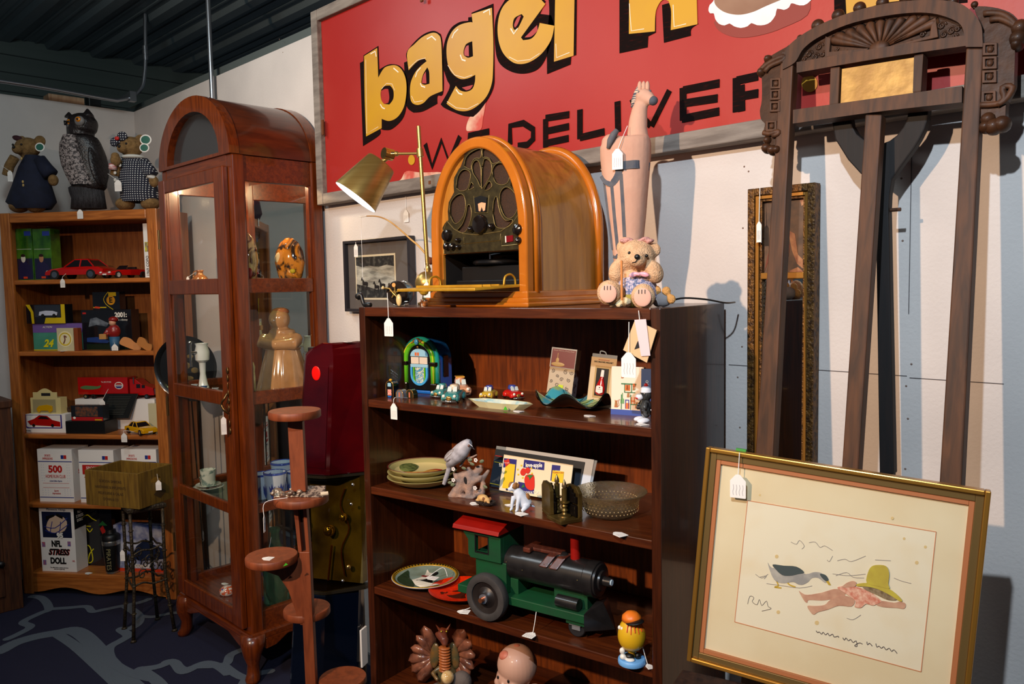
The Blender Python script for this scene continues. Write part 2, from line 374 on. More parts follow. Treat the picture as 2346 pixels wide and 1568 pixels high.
# barrel top: an arched front with an arched window and a bent roof running back
ah=2.386-2.12
def arcp(r,rz,n=28):return[(CW/2-r*math.cos(PI*i/n),CT+rz*math.sin(PI*i/n))for i in range(n+1)]
part('arch_front',cher,t,lambda b:b.plate([arcp(CW/2+.004,ah)+[(CW+.004,CT-.0),(-.004,CT)],[(CW/2-(CW/2-.085)*math.cos(PI*i/20),CT+.012+(ah-.075)*math.sin(PI*i/20))for i in range(21)]],-.01,.03),bev=.004)
part('arch_window',mat('smoked_pane',(48,46,46),.15,0,coat=.3),t,lambda b:b.plate([[(CW/2-(CW/2-.08)*math.cos(PI*i/20),CT+.01+(ah-.07)*math.sin(PI*i/20))for i in range(21)]],.02,.024))
def roof(b,y0,y1,o):
 A=arcp(CW/2+o,ah-.004+o);B=arcp(CW/2+o-.014,ah-.018+o)
 b.loft([[(p[0],y,p[1])for p in A]+[(p[0],y,p[1])for p in reversed(B)]for y in(y0,y1)])
part('barrel_roof',wood('shaded_cherry_roof',(92,38,12),(66,26,8),.32,st=(6,1.2,6),coat=.5),t,lambda b:roof(b,.03,CDp-.05,0),sm=40)  # darker cherry: the dimness of the roof is put into its colour
part('arch_band',cher,t,lambda b:roof(b,CDp-.05,CDp,.004),sm=40)
# carved cabriole feet
def foot(b,x,y,sx,sy):
 d=Vector((sx,sy,0)).normalized()
 pts=[(0,.19,.052),(.012,.15,.05),(.026,.11,.036),(.02,.07,.024),(.022,.035,.026),(.034,.014,.03),(.036,.0,.026)]
 b.loft([[Vector((x,y,z-.03))+d*o+Vector((r*math.cos(a),r*math.sin(a),0))for a in[2*PI*j/12 for j in range(12)]]for o,z,r in[(p[0],p[1]+.03,p[2])for p in pts]])
for x,y,sx,sy in((.03,.02,-1,-1),(CW-.03,.02,1,-1),(.03,CDp-.07,-1,1),(CW-.03,CDp-.07,1,1)):
 o=part('cabriole_foot',cher,t,lambda b:foot(b,x,y,sx,sy if sy<0 else 0),sm=True)
part('skirt',cherh,t,lambda b:b.plate([[(.05,CB),(CW-.05,CB),(CW-.05,CB-.045),(CW-.11,CB-.04),(CW-.19,CB-.012),(.19,CB-.012),(.11,CB-.04),(.05,CB-.045)]],-.012,.012),bev=.004)
part('skirt',cherh,t,lambda b:b.at((CW,0,0),(0,0,90)).plate([[(.05,CB),(CDp-.05,CB),(CDp-.05,CB-.04),(CDp-.11,CB-.035),(CDp-.15,CB-.012),(.15,CB-.012),(.1,CB-.04),(.05,CB-.045)]],-.012,.012),bev=.004)
part('base_mould',cherh,t,lambda b:b.box(-.012,CW+.012,-.014,CDp,CB-.004,CB+.03),bev=.008)
lamp('curio_lamp','POINT',(1.80,-0.20,2.085),None,9,(1.0,0.7,0.4),0.02)
part('puck_lamp',mat('puck_lamp_glow',(255,225,180),emis=6),t,lambda b:b.cyl((CW*.68,.18,CT-.022),(CW*.68,.18,CT-.002),.032))
part('canopy',cherh,t,lambda b:b.box(.04,CW-.04,.02,CDp-.01,CT-.002,CT+.01))
# ---------------------------------------------------------------- painted sign
SY=-0.034
def Z2(x,y):p=ony(740+x/3.136,y/3.136,SY);return(p.x,p.z)
def Z3(x,y):p=ony(1250+x/3.485,y/3.485,SY);return(p.x,p.z)
def Z4(x,y):p=ony(1700+x/3.4845,y/3.4845,SY);return(p.x,p.z)
signred=mat('faded_red_paint',(158,28,20),0.45,0,(166,46,38),1.6,bump=.05,lo=.4,hi=.7)
signyel=mat('ochre_yellow_paint',(196,146,24),0.45,0,(188,136,36),5)
signblk=mat('brushed_black_paint',(20,11,10),0.9,0,(52,12,10),30,(1,1,6),lo=.55,hi=.8,spec=.1)
weath=mat('weathered_grey_wood',(138,128,118),0.8,0,(108,98,90),8,(1,6,6),bump=.3,bs=60)
sx0,sx1,sz0,sz1=2.045,4.80,1.94,2.72
t=thing('painted_sign','big red hand-painted shop sign with yellow lettering in a weathered grey frame','sign',(0,0,0))
part('sign_board',signred,t,lambda b:b.box(sx0+.02,sx1-.02,SY+.001,-.006,sz0+.02,sz1-.02))
for x0,x1,z0,z1 in((sx0,sx0+.045,sz0,sz1),(sx1-.045,sx1,sz0,sz1),(sx0+.045,sx1-.045,sz0,sz0+.045),(sx0+.045,sx1-.045,sz1-.045,sz1)):
 part('frame_rail',weath,t,lambda b:b.box(x0,x1,-.055,-.002,z0,z1),bev=.004)
def sm(pts,n=4):return[(v[0],v[1])for v in smooth_pts([(p[0],p[1],0)for p in pts],n,True)]
def csm(pts,n=5):
 """closed outline, rounded between its sharp corners"""
 P=[Vector((p[0],p[1],0))for p in pts];k=len(P);out=[]
 def corner(i):
  a=P[i]-P[i-1];b=P[(i+1)%k]-P[i]
  return a.length<1e-6 or b.length<1e-6 or a.angle(b)>math.radians(52)
 C=[corner(i)for i in range(k)]
 for i in range(k):
  j=(i+1)%k;p1,p2=P[i],P[j];p0=p1 if C[i]else P[i-1];p3=p2 if C[j]else P[(j+1)%k]
  if C[i]and C[j]:out.append((p1.x,p1.y));continue
  for q in range(n):
   t_=q/n;v=0.5*((2*p1)+(p2-p0)*t_+(2*p0-5*p1+4*p2-p3)*t_*t_+(3*p1-p0-3*p2+p3)*t_**3)
   out.append((v.x,v.y))
 return out
def shape(name,m,loops,lay,n=4,conv=Z2):
 L=[[conv(*p)for p in(sm(l,n)if n else csm(l))]for l in loops]
 y=SY-0.0006*lay
 return part(name,m,t,lambda b:b.plate(L,y,y+.0005))
pale=mat('bare_primer_patch',(214,178,152),0.6,0,(196,84,70),14,lo=.4,hi=.62)
shape('paint_wear',pale,[[(1050,850),(1120,760),(1170,720),(1150,850),(1135,930),(1080,940),(1030,935)]],.5)
shape('paint_wear',pale,[[(600,1230),(700,1240),(860,1240),(900,1290),(860,1330),(500,1345),(560,1290)]],.5)
# black drop shadows
shape('letter_shadow',signblk,[[(266,452),(290,440),(292,398),(398,330),(404,500),(480,462),(560,480),(606,570),(606,700),(580,840),(500,925),(440,935),(410,925),(405,972),(288,1050)]],1,0)
shape('letter_shadow',signblk,[[(583,450),(606,440),(604,370),(700,262),(790,222),(845,245),(860,330),(866,655),(824,690),(822,745),(720,800),(650,810),(600,760),(590,600)]],1,0)
shape('letter_shadow',signblk,[[(1044,125),(1068,122),(1068,92),(1224,26),(1232,480),(1222,640),(1140,780),(1080,840),(1000,830),(880,780),(846,750),(910,630),(890,570),(860,460),(870,320),(915,210),(980,160),(1044,150)]],1,0)
shape('letter_shadow',signblk,[[(1240,140),(1290,30),(1340,-20),(1500,-60),(1600,10),(1560,100),(1640,110),(1660,190),(1640,300),(1600,420),(1540,500),(1440,530),(1340,510),(1260,440),(1235,300)]],1,0)
shape('letter_shadow',signblk,[[(20,-60),(250,-60),(244,440),(205,450),(200,515),(12,592),(12,300),(30,100)]],1,0,Z3)
shape('letter_shadow',signblk,[[(590,-60),(880,-60),(880,260),(820,290),(815,378),(590,426)]],1,0,Z3)
shape('letter_shadow',signblk,[[(930,40),(1000,20),(1220,190),(1165,230),(1160,285),(945,342)]],1,0,Z3)
shape('letter_shadow',signblk,[[(735,-90),(1800,-90),(1800,20),(1100,90),(900,150),(738,250)]],1,0,Z4)
# yellow letters
shape('letter_b',signyel,[[(298,404),(392,345),(399,560),(440,492),(485,472),(530,472),(570,505),(597,570),(602,660),(585,765),(540,840),(480,870),(424,855),(424,922),(312,982),(302,700)],[(418,655),(445,620),(485,615),(508,650),(508,710),(480,752),(440,748),(420,715)]],3,0)
shape('letter_a',signyel,[[(608,378),(660,318),(720,265),(790,236),(832,250),(851,300),(858,480),(861,655),(775,692),(725,740),(680,755),(640,735),(628,680),(632,600),(660,530),(700,480),(748,440),(735,424),(700,430),(660,460),(618,506)],[(710,585),(722,535),(752,485),(766,520),(768,602),(735,610),(713,604)]],3,0)
shape('letter_g',signyel,[[(1070,102),(1216,56),(1226,300),(1224,500),(1215,600),(1180,690),(1120,755),(1050,795),(980,797),(925,772),(890,745),(957,618),(985,648),(1030,660),(1075,640),(1094,590),(1097,538),(1040,565),(980,565),(920,512),(894,430),(893,320),(928,230),(985,180),(1060,160),(1078,165)],[(1012,372),(1030,320),(1075,297),(1081,405),(1045,416),(1016,400)]],3,0)
shape('letter_e',signyel,[[(1258,180),(1262,280),(1290,370),(1340,430),(1400,460),(1480,450),(1570,390),(1640,290),(1665,186),(1560,166),(1540,230),(1500,278),(1440,290),(1425,270),(1600,30),(1520,-40),(1420,-40),(1330,10),(1280,80)],[(1366,180),(1380,130),(1430,102),(1445,120),(1405,200),(1375,216)]],3,0)
shape('letter_l',signyel,[[(80,-60),(234,-60),(226,446),(70,494)]],3,0,Z3)
shape('letter_n',signyel,[[(670,-60),(668,272),(875,252),(878,130),(890,70),(920,15),(950,-5),(985,10),(1005,90),(1002,242),(1215,195),(1208,-60)]],3,0,Z3)
shape('letter_s',signyel,[[(826,-80),(836,118),(900,96),(1000,66),(1120,30),(1250,10),(1450,-5),(1450,-80)]],3,0,Z4)
for l in([(418,655),(445,640),(470,640),(478,700),(470,740),(440,748),(420,715)],):
 shape('letter_counter',signred,[l],2,0)
shape('letter_counter',signred,[[(714,585),(722,545),(740,515),(745,600),(715,600)]],2,0)
shape('letter_counter',signred,[[(1016,372),(1030,335),(1048,325),(1050,405),(1020,400)]],2,0)
shape('letter_counter',signred,[[(1450,270),(1540,180),(1545,220),(1500,262)]],2,0)
shape('letter_counter',signred,[[(1376,175),(1400,125),(1425,112),(1400,175),(1380,200)]],2,0)
shape('letter_counter',signred,[[(1000,630),(1080,610),(1060,640),(1030,650)]],2,0)
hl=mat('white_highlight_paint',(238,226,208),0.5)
def strok(name,m,segs,wd,lay,conv):
 def fn(b):
  for i,s_ in enumerate(segs):
   q=[conv(*p)for p in s_];y=SY-.0006*lay-.00004*i;b.strokes(q,wd,y,y+.0005)
 return part(name,m,t,fn,each=wd>.01)
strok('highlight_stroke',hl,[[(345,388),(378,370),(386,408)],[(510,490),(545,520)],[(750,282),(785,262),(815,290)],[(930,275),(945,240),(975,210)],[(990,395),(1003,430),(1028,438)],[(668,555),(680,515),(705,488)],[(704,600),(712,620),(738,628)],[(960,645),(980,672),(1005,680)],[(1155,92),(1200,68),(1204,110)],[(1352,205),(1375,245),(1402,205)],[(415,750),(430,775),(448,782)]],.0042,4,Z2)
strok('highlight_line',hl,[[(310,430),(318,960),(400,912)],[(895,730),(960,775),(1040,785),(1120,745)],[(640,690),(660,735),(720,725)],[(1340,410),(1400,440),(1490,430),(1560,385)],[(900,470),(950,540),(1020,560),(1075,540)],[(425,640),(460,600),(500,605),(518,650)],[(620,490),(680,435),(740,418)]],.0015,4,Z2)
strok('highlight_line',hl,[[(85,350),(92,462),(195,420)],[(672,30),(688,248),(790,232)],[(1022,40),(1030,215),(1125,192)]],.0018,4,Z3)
# second line of lettering
strok('lettering',signblk,[[(735,1035),(785,1200),(852,1010),(905,1160),(985,980)],[(1195,945),(1050,975),(1050,1060)],[(1345,1040),(1345,905),(1440,885),(1510,930),(1510,1000),(1470,1040),(1400,1050)],[(1600,855),(1600,1060)]],.0205,2,Z2)
strok('lettering',signblk,[[(190,915),(0,945)],[(188,1010),(0,1050)],[(185,1105),(0,1145)],[(275,875),(275,1110)],[(275,1100),(472,1052)],[(575,810),(580,1055)],[(1098,700),(1100,960)],[(1098,722),(1390,665)],[(1110,825),(1375,785)],[(1090,950),(1388,890)],[(1525,620),(1525,895)],[(1525,645),(1700,608)],[(1530,775),(1700,745)],[(1560,680),(1565,890)]],.0205,2,Z3)
strok('lettering',signblk,[[(690,790),(715,850),(740,900),(838,1005)],[(845,1010),(990,722)]],.017,2,Z3)
# painted bagel between the letters, white filling, and yellow dots
shape('painted_shadow',mat('brown_wash',(132,50,40),.6),[[(1360,160),(1380,240),(1480,290),(1600,300),(1760,270),(1900,220),(2091,120),(2091,-20),(1850,30),(1600,180)]],1,3,Z3)
shape('painted_filling',mat('cream_white_paint',(232,224,220),.5,0,(214,202,205),8),[[(1302,84),(1312,40),(1345,5),(1345,-60),(2091,-60),(2091,30),(2030,44),(1985,30),(1960,30),(1945,60),(1905,80),(1850,70),(1838,120),(1800,175),(1750,200),(1690,202),(1645,185),(1615,210),(1560,224),(1505,210),(1470,188),(1430,204),(1385,190),(1355,150),(1345,108),(1318,108)]],2,2,Z3)
shape('painted_bagel',mat('bagel_brown_paint',(150,116,92),.55,0,(126,88,66),6),[[(1352,-60),(1352,25),(1400,80),(1470,110),(1560,118),(1660,95),(1760,50),(1880,0),(1960,-30),(1960,-60)]],3,0,Z3)
for c,(x,y)in((Z2,(637,1150)),(Z4,(540,668)),(Z4,(1240,600))):
 r=(24,36)if c is Z2 else(64,68)
 shape('painted_dot',signyel,[[(x+r[0]*math.cos(a),y+r[1]*math.sin(a))for a in[i*PI/12 for i in range(24)]]],2,0,c)
part('rust_spot',mat('rust',(104,58,26),.8),t,lambda b:[b.box(Z2(x,y)[0]-.006,Z2(x,y)[0]+.006,-.0562,-.05,Z2(x,y)[1]-hz,Z2(x,y)[1]+hz)for x,y,hz in((28,920,.03),(800,1315,.006),(1060,1315,.006),(740,10,.006))])
# ---------------------------------------------------------------- pale tag string helper
def price_tag(label,anchor,hang,w=.032,h=.046,yaw=0,tilt=0,flat=False,group='price tags',m=WHITE,txt=True,str_pts=None):
 """card tag with clipped corners on a string; hang = world position of its hole"""
 t=thing('price_tag',label,'tag',hang,0,group,rot=(math.radians(-90+tilt if flat else tilt),0,math.radians(yaw))if not flat else(math.radians(-90),0,math.radians(yaw)))
 c=w*.28
 part('card',m,t,lambda b:b.plate([(-w/2,-h+c*.6),(-w/2,-c),(-c*.5,.004),(c*.5,.004),(w/2,-c),(w/2,-h+c*.6),(w/2-.001,-h+.004),(-w/2+.001,-h+.004)],-.0005,.0005))
 if txt:
  part('writing',mat('pencil_writing',(150,140,140),.8),t,lambda b:[b.strokes([(-w*.3+k*w*.2,-h*.35),(-w*.27+k*w*.2,-h*.5),(-w*.32+k*w*.2,-h*.65),(-w*.28+k*w*.2,-h*.8)],.0006,-.0009,-.0005,3)for k in range(4)])
 M=t.rotation_euler.to_matrix().inverted()
 pts=[M@(Vector(p)-Vector(hang))for p in(str_pts or[anchor,hang])]
 if len(pts)>2:pts=smooth_pts(pts,5)
 if(pts[0]-pts[-1]).length>.003:part('string',STRING,t,lambda b:b.tube(pts,.0009,5))
 return t
# ---------------------------------------------------------------- small framed horse photograph on the wall
t=thing('framed_photograph','black and white photograph of horses in a black frame behind the brass lamp','picture',(2.19,-.004,1.50))
FW,FH=.43,.285
def fr4(name,m,t,w_,h_,fw,y0,y1,inset=0,bev=.002):
 for x0,x1,z0,z1 in((inset,inset+fw,inset,h_-inset),(w_-inset-fw,w_-inset,inset,h_-inset),(inset+fw,w_-inset-fw,inset,inset+fw),(inset+fw,w_-inset-fw,h_-inset-fw,h_-inset)):
  part(name,m,t,lambda b:b.box(x0,x1,y0,y1,z0,z1),bev=bev)
fr4('frame_rail',mat('pewter_black_frame',(52,50,54),.25,.3),t,FW,FH,.012,-.03,0)
part('mat_board',mat('taupe_mat_board',(96,86,82),.8),t,lambda b:b.box(.01,FW-.01,-.012,-.002,.01,FH-.01))
part('inner_mat',mat('cream_mat_board',(222,206,178),.8),t,lambda b:b.box(.062,FW-.105,-.0135,-.012,.048,FH-.06))
part('print',mat('misty_photo',(196,190,178),.5,0,(120,116,108),14,(1,1,4)),t,lambda b:b.box(.07,FW-.113,-.0145,-.0135,.056,FH-.068))
dkp=mat('photo_black',(40,40,42),.5,0,(92,90,86),60,lo=.5,hi=.7)
part('photo_trees',dkp,t,lambda b:b.plate([(.07,.185),(.11,.178),(.16,.182),(.22,.176),(.27,.183),(FW-.113,.176),(FW-.113,.217),(.07,.217)],-.0155,-.0145))
part('photo_ground',dkp,t,lambda b:b.plate([(.07,.11),(.14,.1),(.2,.088),(.26,.09),(FW-.113,.075),(FW-.113,.056),(.07,.056)],-.0155,-.0145))
def horse2(b,x,z,s):
 b.plate([(x+a*s,z+c*s)for a,c in[(0,0),(.1,0),(.12,.5),(.3,.45),(.62,.47),(.64,0),(.74,0),(.78,.6),(.84,.4),(.86,.75),(.6,.82),(.3,.8),(.12,1.0),(.02,1.25),(-.12,1.2),(-.22,.95),(-.14,.92),(0,1.0),(.02,.6)]],-.016,-.0145)
part('photo_horses',mat('horse_black',(26,26,28),.5),t,lambda b:[horse2(b,*a)for a in((.11,.085,.042),(.19,.075,.036),(.225,.078,.04),(.285,.075,.03))])
part('pane',pane('picture_glass',refl=1.35),t,lambda b:b.box(.012,FW-.012,-.02,-.0185,.012,FH-.012))
p=ony(815,562,-.042)
price_tag('white price tag hanging over the corner of the horse photograph',p+Vector((0,0,.012)),p,.026,.05)
p=ony(930,484,-.004)
price_tag('white price tag hanging alone on the wall left of the arched radio',p+Vector((0,0,.055)),p,.03,.045)
# ---------------------------------------------------------------- narrow gilt mirror with a painting above the glass
gold=mat('antique_gilt',(112,76,32),.45,.5,(60,38,18),90,lo=.4,hi=.62,bump=.8,bs=160)
gold2=mat('bright_gilt',(150,104,42),.4,.6)
GW,GZ0,GZ1=0.17,.85,1.823
t=thing('gilt_mirror','tall narrow gilt mirror with an old painting above its glass, behind the carved easel','mirror',(3.97,-.004,GZ0))
gh=GZ1-GZ0
fr4('frame_rail',gold,t,GW,gh,.018,-.032,0)
fr4('inner_rail',gold2,t,GW,gh,.009,-.026,-.002,.018,.001)
fr4('bead_rail',gold,t,GW,gh,.006,-.020,-.002,.027,.001)
mz=ony(1790,632,-.03).z-GZ0
part('cross_rail',gold2,t,lambda b:b.box(.03,GW-.03,-.022,-.004,mz-.008,mz+.008),bev=.002)
part('mirror_glass',mat('mirror',(215,220,216)),t,lambda b:b.box(.03,GW-.03,-.008,-.003,.03,mz-.006))
part('painting',mat('old_master_brown',(64,46,36),.45,0,(104,74,52),22,lo=.4,hi=.65),t,lambda b:b.box(.03,GW-.03,-.008,-.003,mz+.006,gh-.03))
part('painted_figure',mat('oil_flesh',(176,124,84),.45,0,(120,60,38),40),t,lambda b:[b.plate([(.095,mz+.11),(.105,mz+.06),(.118,mz+.028),(.137,mz+.012),(.14,mz+.03),(.12,mz+.05),(.112,mz+.1)],-.009,-.008),b.plate([(.128,mz+.165),(.138,mz+.17),(.139,mz+.185),(.13,mz+.188),(.124,mz+.178)],-.009,-.008),b.plate([(.1,mz+.012),(.12,mz+.02),(.135,mz+.008),(.1,mz+.006)],-.009,-.008),b.plate([(.07,mz+.14),(.076,mz+.15),(.074,mz+.168),(.067,mz+.16)],-.009,-.008)],each=True)
part('painted_drapery',mat('oil_red_brown',(120,52,34),.45,0,(76,40,30),30),t,lambda b:[b.plate([(.09,mz+.008),(.1,mz+.07),(.09,mz+.12),(.082,mz+.06)],-.0088,-.008),b.plate([(.034,mz+.01),(.05,mz+.05),(.055,mz+.1),(.04,mz+.04)],-.0088,-.008)])
p=ony(1739,512,-.045)
price_tag('white price tag hanging down the left rail of the gilt mirror',ony(1741,430,-.036),p,.013,.05)
# ---------------------------------------------------------------- carved easel leaning on the wall
eas=wood('aged_oak_easel',(84,48,22),(54,30,13),.62,st=(10,10,1.4))
easd=mat('carved_dark_oak',(66,38,19),.5,0,(46,26,13),20,bump=.3,bs=60,coat=.12,spec=.3)
lean=math.degrees(math.atan2(.098,.72))
t=thing('carved_easel','carved dark oak easel with a fan crest leaning on the wall','easel',(0,0,0))
# its own plane: x along the wall, z up the slope
EP=Vector((4.3,-0.128,2.05));EN=Vector((0,math.cos(math.radians(lean)),-math.sin(math.radians(lean))));EZ=Vector((0,EN.z*-1,EN.y))
def E4(x,y,sc=3.4845,ox=1700,oy=0):
 d=ray(ox+x/sc,oy+y/sc);k=(EP-CAM).dot(EN)/d.dot(EN);p=CAM+d*k-EP;return(p.x,p.dot(EZ))
t.location=EP;t.rotation_euler=(-math.radians(lean),0,0)
def ep(name,m,pts,y0,y1,n=0,bev=.003,holes=None,sc=3.4845,ox=1700,oy=0):
 L=[[E4(*p,sc,ox,oy)for p in(sm(l,n)if n else csm(l))]for l in[pts]+(holes or[])]
 return part(name,m,t,lambda b:b.plate(L,y0,y1),bev=bev)
# legs (traced at both ends, carried on to the floor)
zf=-(EP.z-FZ)/math.cos(math.radians(lean))
def leg(xa,xb,top,xc,xd,bot,y0,y1):
 A=E4(xa,top,1,0);B=E4(xb,top,1,0);Cc=E4(xc,bot,1,0);Dd=E4(xd,bot,1,0)
 k=(zf-A[1])/(Cc[1]-A[1]);x0=A[0]+(Cc[0]-A[0])*k;x1=B[0]+(Dd[0]-B[0])*k
 part('leg',eas,t,lambda b:b.plate([A,B,(x1,zf),(x0,zf)],y0,y1),bev=.003)
leg(1789,1818,115,1730,1771,1040,-.0,.03)
leg(1982,2020,262,1928,1966,1070,.0,.028)
leg(2213,2252,110,2152,2203,1100,-.0,.03)
ep('top_arch',eas,[(340,430),(420,330),(600,215),(860,108),(1150,35),(1450,5),(1700,20),(1830,90),(1910,200),(1925,330),(1925,380),(1790,380),(1760,220),(1660,150),(1480,108),(1230,120),(900,185),(640,290),(500,390),(430,500),(330,560)],-.004,.03)
ep('crest_panel',easd,[(440,480),(540,330),(700,240),(1000,150),(1350,100),(1650,140),(1770,220),(1790,290),(1100,400)],.012,.026)
ep('cross_rail',eas,[(440,500),(1100,385),(1790,285),(1790,370),(1100,470),(440,585)],-.003,.03)
ep('cross_rail',eas,[(412,880),(1050,790),(1760,690),(1758,820),(1050,900),(410,990)],-.003,.03)
for q in([(705,540),(782,530),(770,835),(697,845)],[(1372,440),(1450,425),(1432,735),(1362,745)]):ep('divider',eas,q,-.001,.03)
ep('brass_plaque',mat('worn_brass',(196,152,80),.5,.2,(160,118,58),26,bump=.35,bs=50),[(790,545),(1370,452),(1360,745),(778,826)],.004,.012,bev=.001)
rg=mat('red_glass',(150,14,20),.1,trans=.8)
# fan of carved flutes
fc=E4(1085,380)
for k in range(11):
 a=math.radians(22+k*13.2);rr=[.19,.16,.14,.125,.118,.113,.113,.112,.114,.118,.125][k]
 e=[E4(1560,150),E4(1480,118),E4(1380,115),E4(1270,125),E4(1180,135),E4(1090,145),E4(1000,165),E4(910,195),E4(820,230),E4(730,265),E4(690,300)][k]
 dx,dz=e[0]-fc[0],e[1]-fc[1];L=math.hypot(dx,dz);w_=.012
 part('fan_flute',eas,t,lambda b:b.loft([[(fc[0]+dx*s_+-dz/L*wq*c,.011-hq*(1-abs(c)),fc[1]+dz*s_+dx/L*wq*c)for c in(-1,-.5,0,.5,1)]for s_,wq,hq in((.12,.002,.002),(.5,w_*.55,.007),(.9,w_,.011),(1.0,w_*.7,.004))],close=True),sm=True)
part('fan_boss',eas,t,lambda b:b.ell((fc[0],.006,fc[1]+.002),(.02,.01,.014)),sm=True)
for q in([(660,285),(700,300),(690,410),(1000,380),(960,400),(655,450)],[(1540,130),(1560,290),(1190,375),(1180,360),(1490,280),(1505,180),(1200,330)]):
 ep('fan_border',eas,q,.004,.013,bev=.0015)
def curls(b):
 for x,y,r in((520,420,30),(600,360,34),(570,440,30),(480,460,20),(630,420,26),(1580,190,40),(1660,230,44),(1710,215,30),(1600,260,36),(1690,275,24),(740,385,18),(820,405,16),(1430,260,26),(1340,325,18)):
  c=E4(x,y);q=E4(x+r,y)[0]-c[0];pts=[]
  for i in range(12):a=i*.75;rr=q*(1-i/14);pts.append((c[0]+rr*math.cos(a),.012-.003*i/12,c[1]+rr*math.sin(a)))
  b.tube(pts,.0022,6)
part('carved_scroll',easd,t,curls,sm=True,each=True)
# pierced side wings with scroll tops and hoofed ends
ep('side_wing',easd,[(330,420),(400,345),(240,430),(180,480),(130,560),(150,620),(150,800),(135,880),(145,950),(175,985),(165,1040),(180,1070),(170,1110),(175,1170),(220,1200),(270,1215),(290,1190),(300,900)],.004,.028,3,.004)
ep('side_wing',easd,[(1850,60),(1990,50),(2130,90),(2200,150),(2245,200),(2225,290),(2180,370),(2175,450),(2170,600),(2165,680),(2110,790),(2100,870),(2095,950),(2060,990),(1990,1020),(1910,1020),(1900,700),(1905,300),(1930,240)],.004,.028,3,.004)
def sq(b,cx,cy,wx,wy):
 p=[E4(cx-wx,cy+wy*.1-wy),E4(cx+wx,cy-wy),E4(cx+wx,cy+wy),E4(cx-wx,cy+wy*1.1)]
 c=E4(cx,cy)
 b.plate([p,[(c[0]+(q[0]-c[0])*.6,c[1]+(q[1]-c[1])*.6)for q in p]],-.002,.006)
 b.ell((c[0],.003,c[1]),(.006,.006,.007),n=10,k=6)
for x,y in((268,665),(265,755),(262,850),(235,1005)):part('carved_block',eas,t,lambda b:sq(b,x,y,42,42),bev=.001)
for x,y in((1980,390),(1978,500),(1975,610),(1970,775)):part('carved_block',eas,t,lambda b:sq(b,x,y,58,50),bev=.001)
part('scroll_moulding',eas,t,lambda b:[b.tube([(p[0],-.0,p[1])for p in[E4(*q)for q in sm(L,3)[:-3]]],.006,8)for L in([(150,560),(220,500),(330,450),(330,480),(220,530),(170,590)],[(1930,110),(2060,110),(2150,160),(2210,240),(2170,200),(2060,150),(1950,160)],[(170,1060),(220,1070),(285,1050),(285,1070),(220,1090)],[(1905,840),(2000,835),(2090,810),(2160,700),(2080,700),(2095,790),(2000,855)])],sm=True,each=True)
part('scroll_end',easd,t,lambda b:[b.ell((E4(x,y)[0],.008,E4(x,y)[1]),(r,.02,r),n=10,k=6)for x,y,r in((150,575,.011),(190,1180,.012),(235,1195,.012),(275,1195,.01),(2215,215,.016),(2200,300,.016),(2070,985,.016),(2000,1005,.016),(1940,1010,.012),(1960,950,.014),(205,470,.01),(2190,350,.011),(200,1120,.01))],sm=True,each=True)
# ball finials along the arch
for x,y,r in((445,288,24),(588,190,50),(750,108,50),(922,48,50),(1105,5,50),(1290,-25,50),(1480,-30,50),(1670,-5,45),(1842,18,30)):
 c=E4(x,y);rr=E4(x+r,y)[0]-c[0]
 part('ball_finial',easd,t,lambda b:b.ell((c[0],.012,c[1]),rr)and b.cyl((c[0],.012,c[1]-rr*1.3),(c[0],.012,c[1]-rr*.7),rr*.4,n=8),sm=True)
# forked rear strut
F=Fr((0,-.085,0))
fk=wood('dark_strut_wood',(24,14,10),(14,9,8),.7)
def fpt(x,y):q=ony(1700+x/3.4845,y/3.4845,-.085);return(q.x,q.z)
fo=part('rear_fork',fk,t,lambda b:b.plate([[fpt(*q)for q in[(725,940),(880,930),(895,1010),(930,1075),(1000,1130),(1065,1152),(1130,1152),(1190,1130),(1250,1085),(1300,1020),(1330,960),(1345,860),(1505,850),(1495,960),(1470,1040),(1430,1120),(1380,1200),(1270,1350),(1210,1440),(1190,1560),(1185,1680)]]+[(lambda q:(q.x,q.z))(ony(*q,-.085))for q in((2052,1085),(2019,1085))]+[fpt(*q)for q in[(1080,1680),(1080,1480),(960,1390),(860,1280),(760,1120)]]],-.012,.012),bev=.003)
fo.matrix_parent_inverse=Matrix.Identity(4)
fo.matrix_basis=(Matrix.Translation(EP)@Matrix.Rotation(-math.radians(lean),4,'X')).inverted()@Matrix.Translation((0,-.085,0))
ex=ony(2036,1085,-.085)
fo2=part('rear_strut',fk,t,lambda b:b.box(ex.x-.0095,ex.x+.0105,-.012,.012,FZ,ex.z+.001))
fo2.matrix_basis=fo.matrix_basis.copy()
pg=ony(2050,481,-.085)
fo3=part('peg',eas,t,lambda b:b.cyl((pg.x-.03,0,pg.z),(pg.x+.012,0,pg.z),.004,n=8));fo3.matrix_basis=fo.matrix_basis.copy()
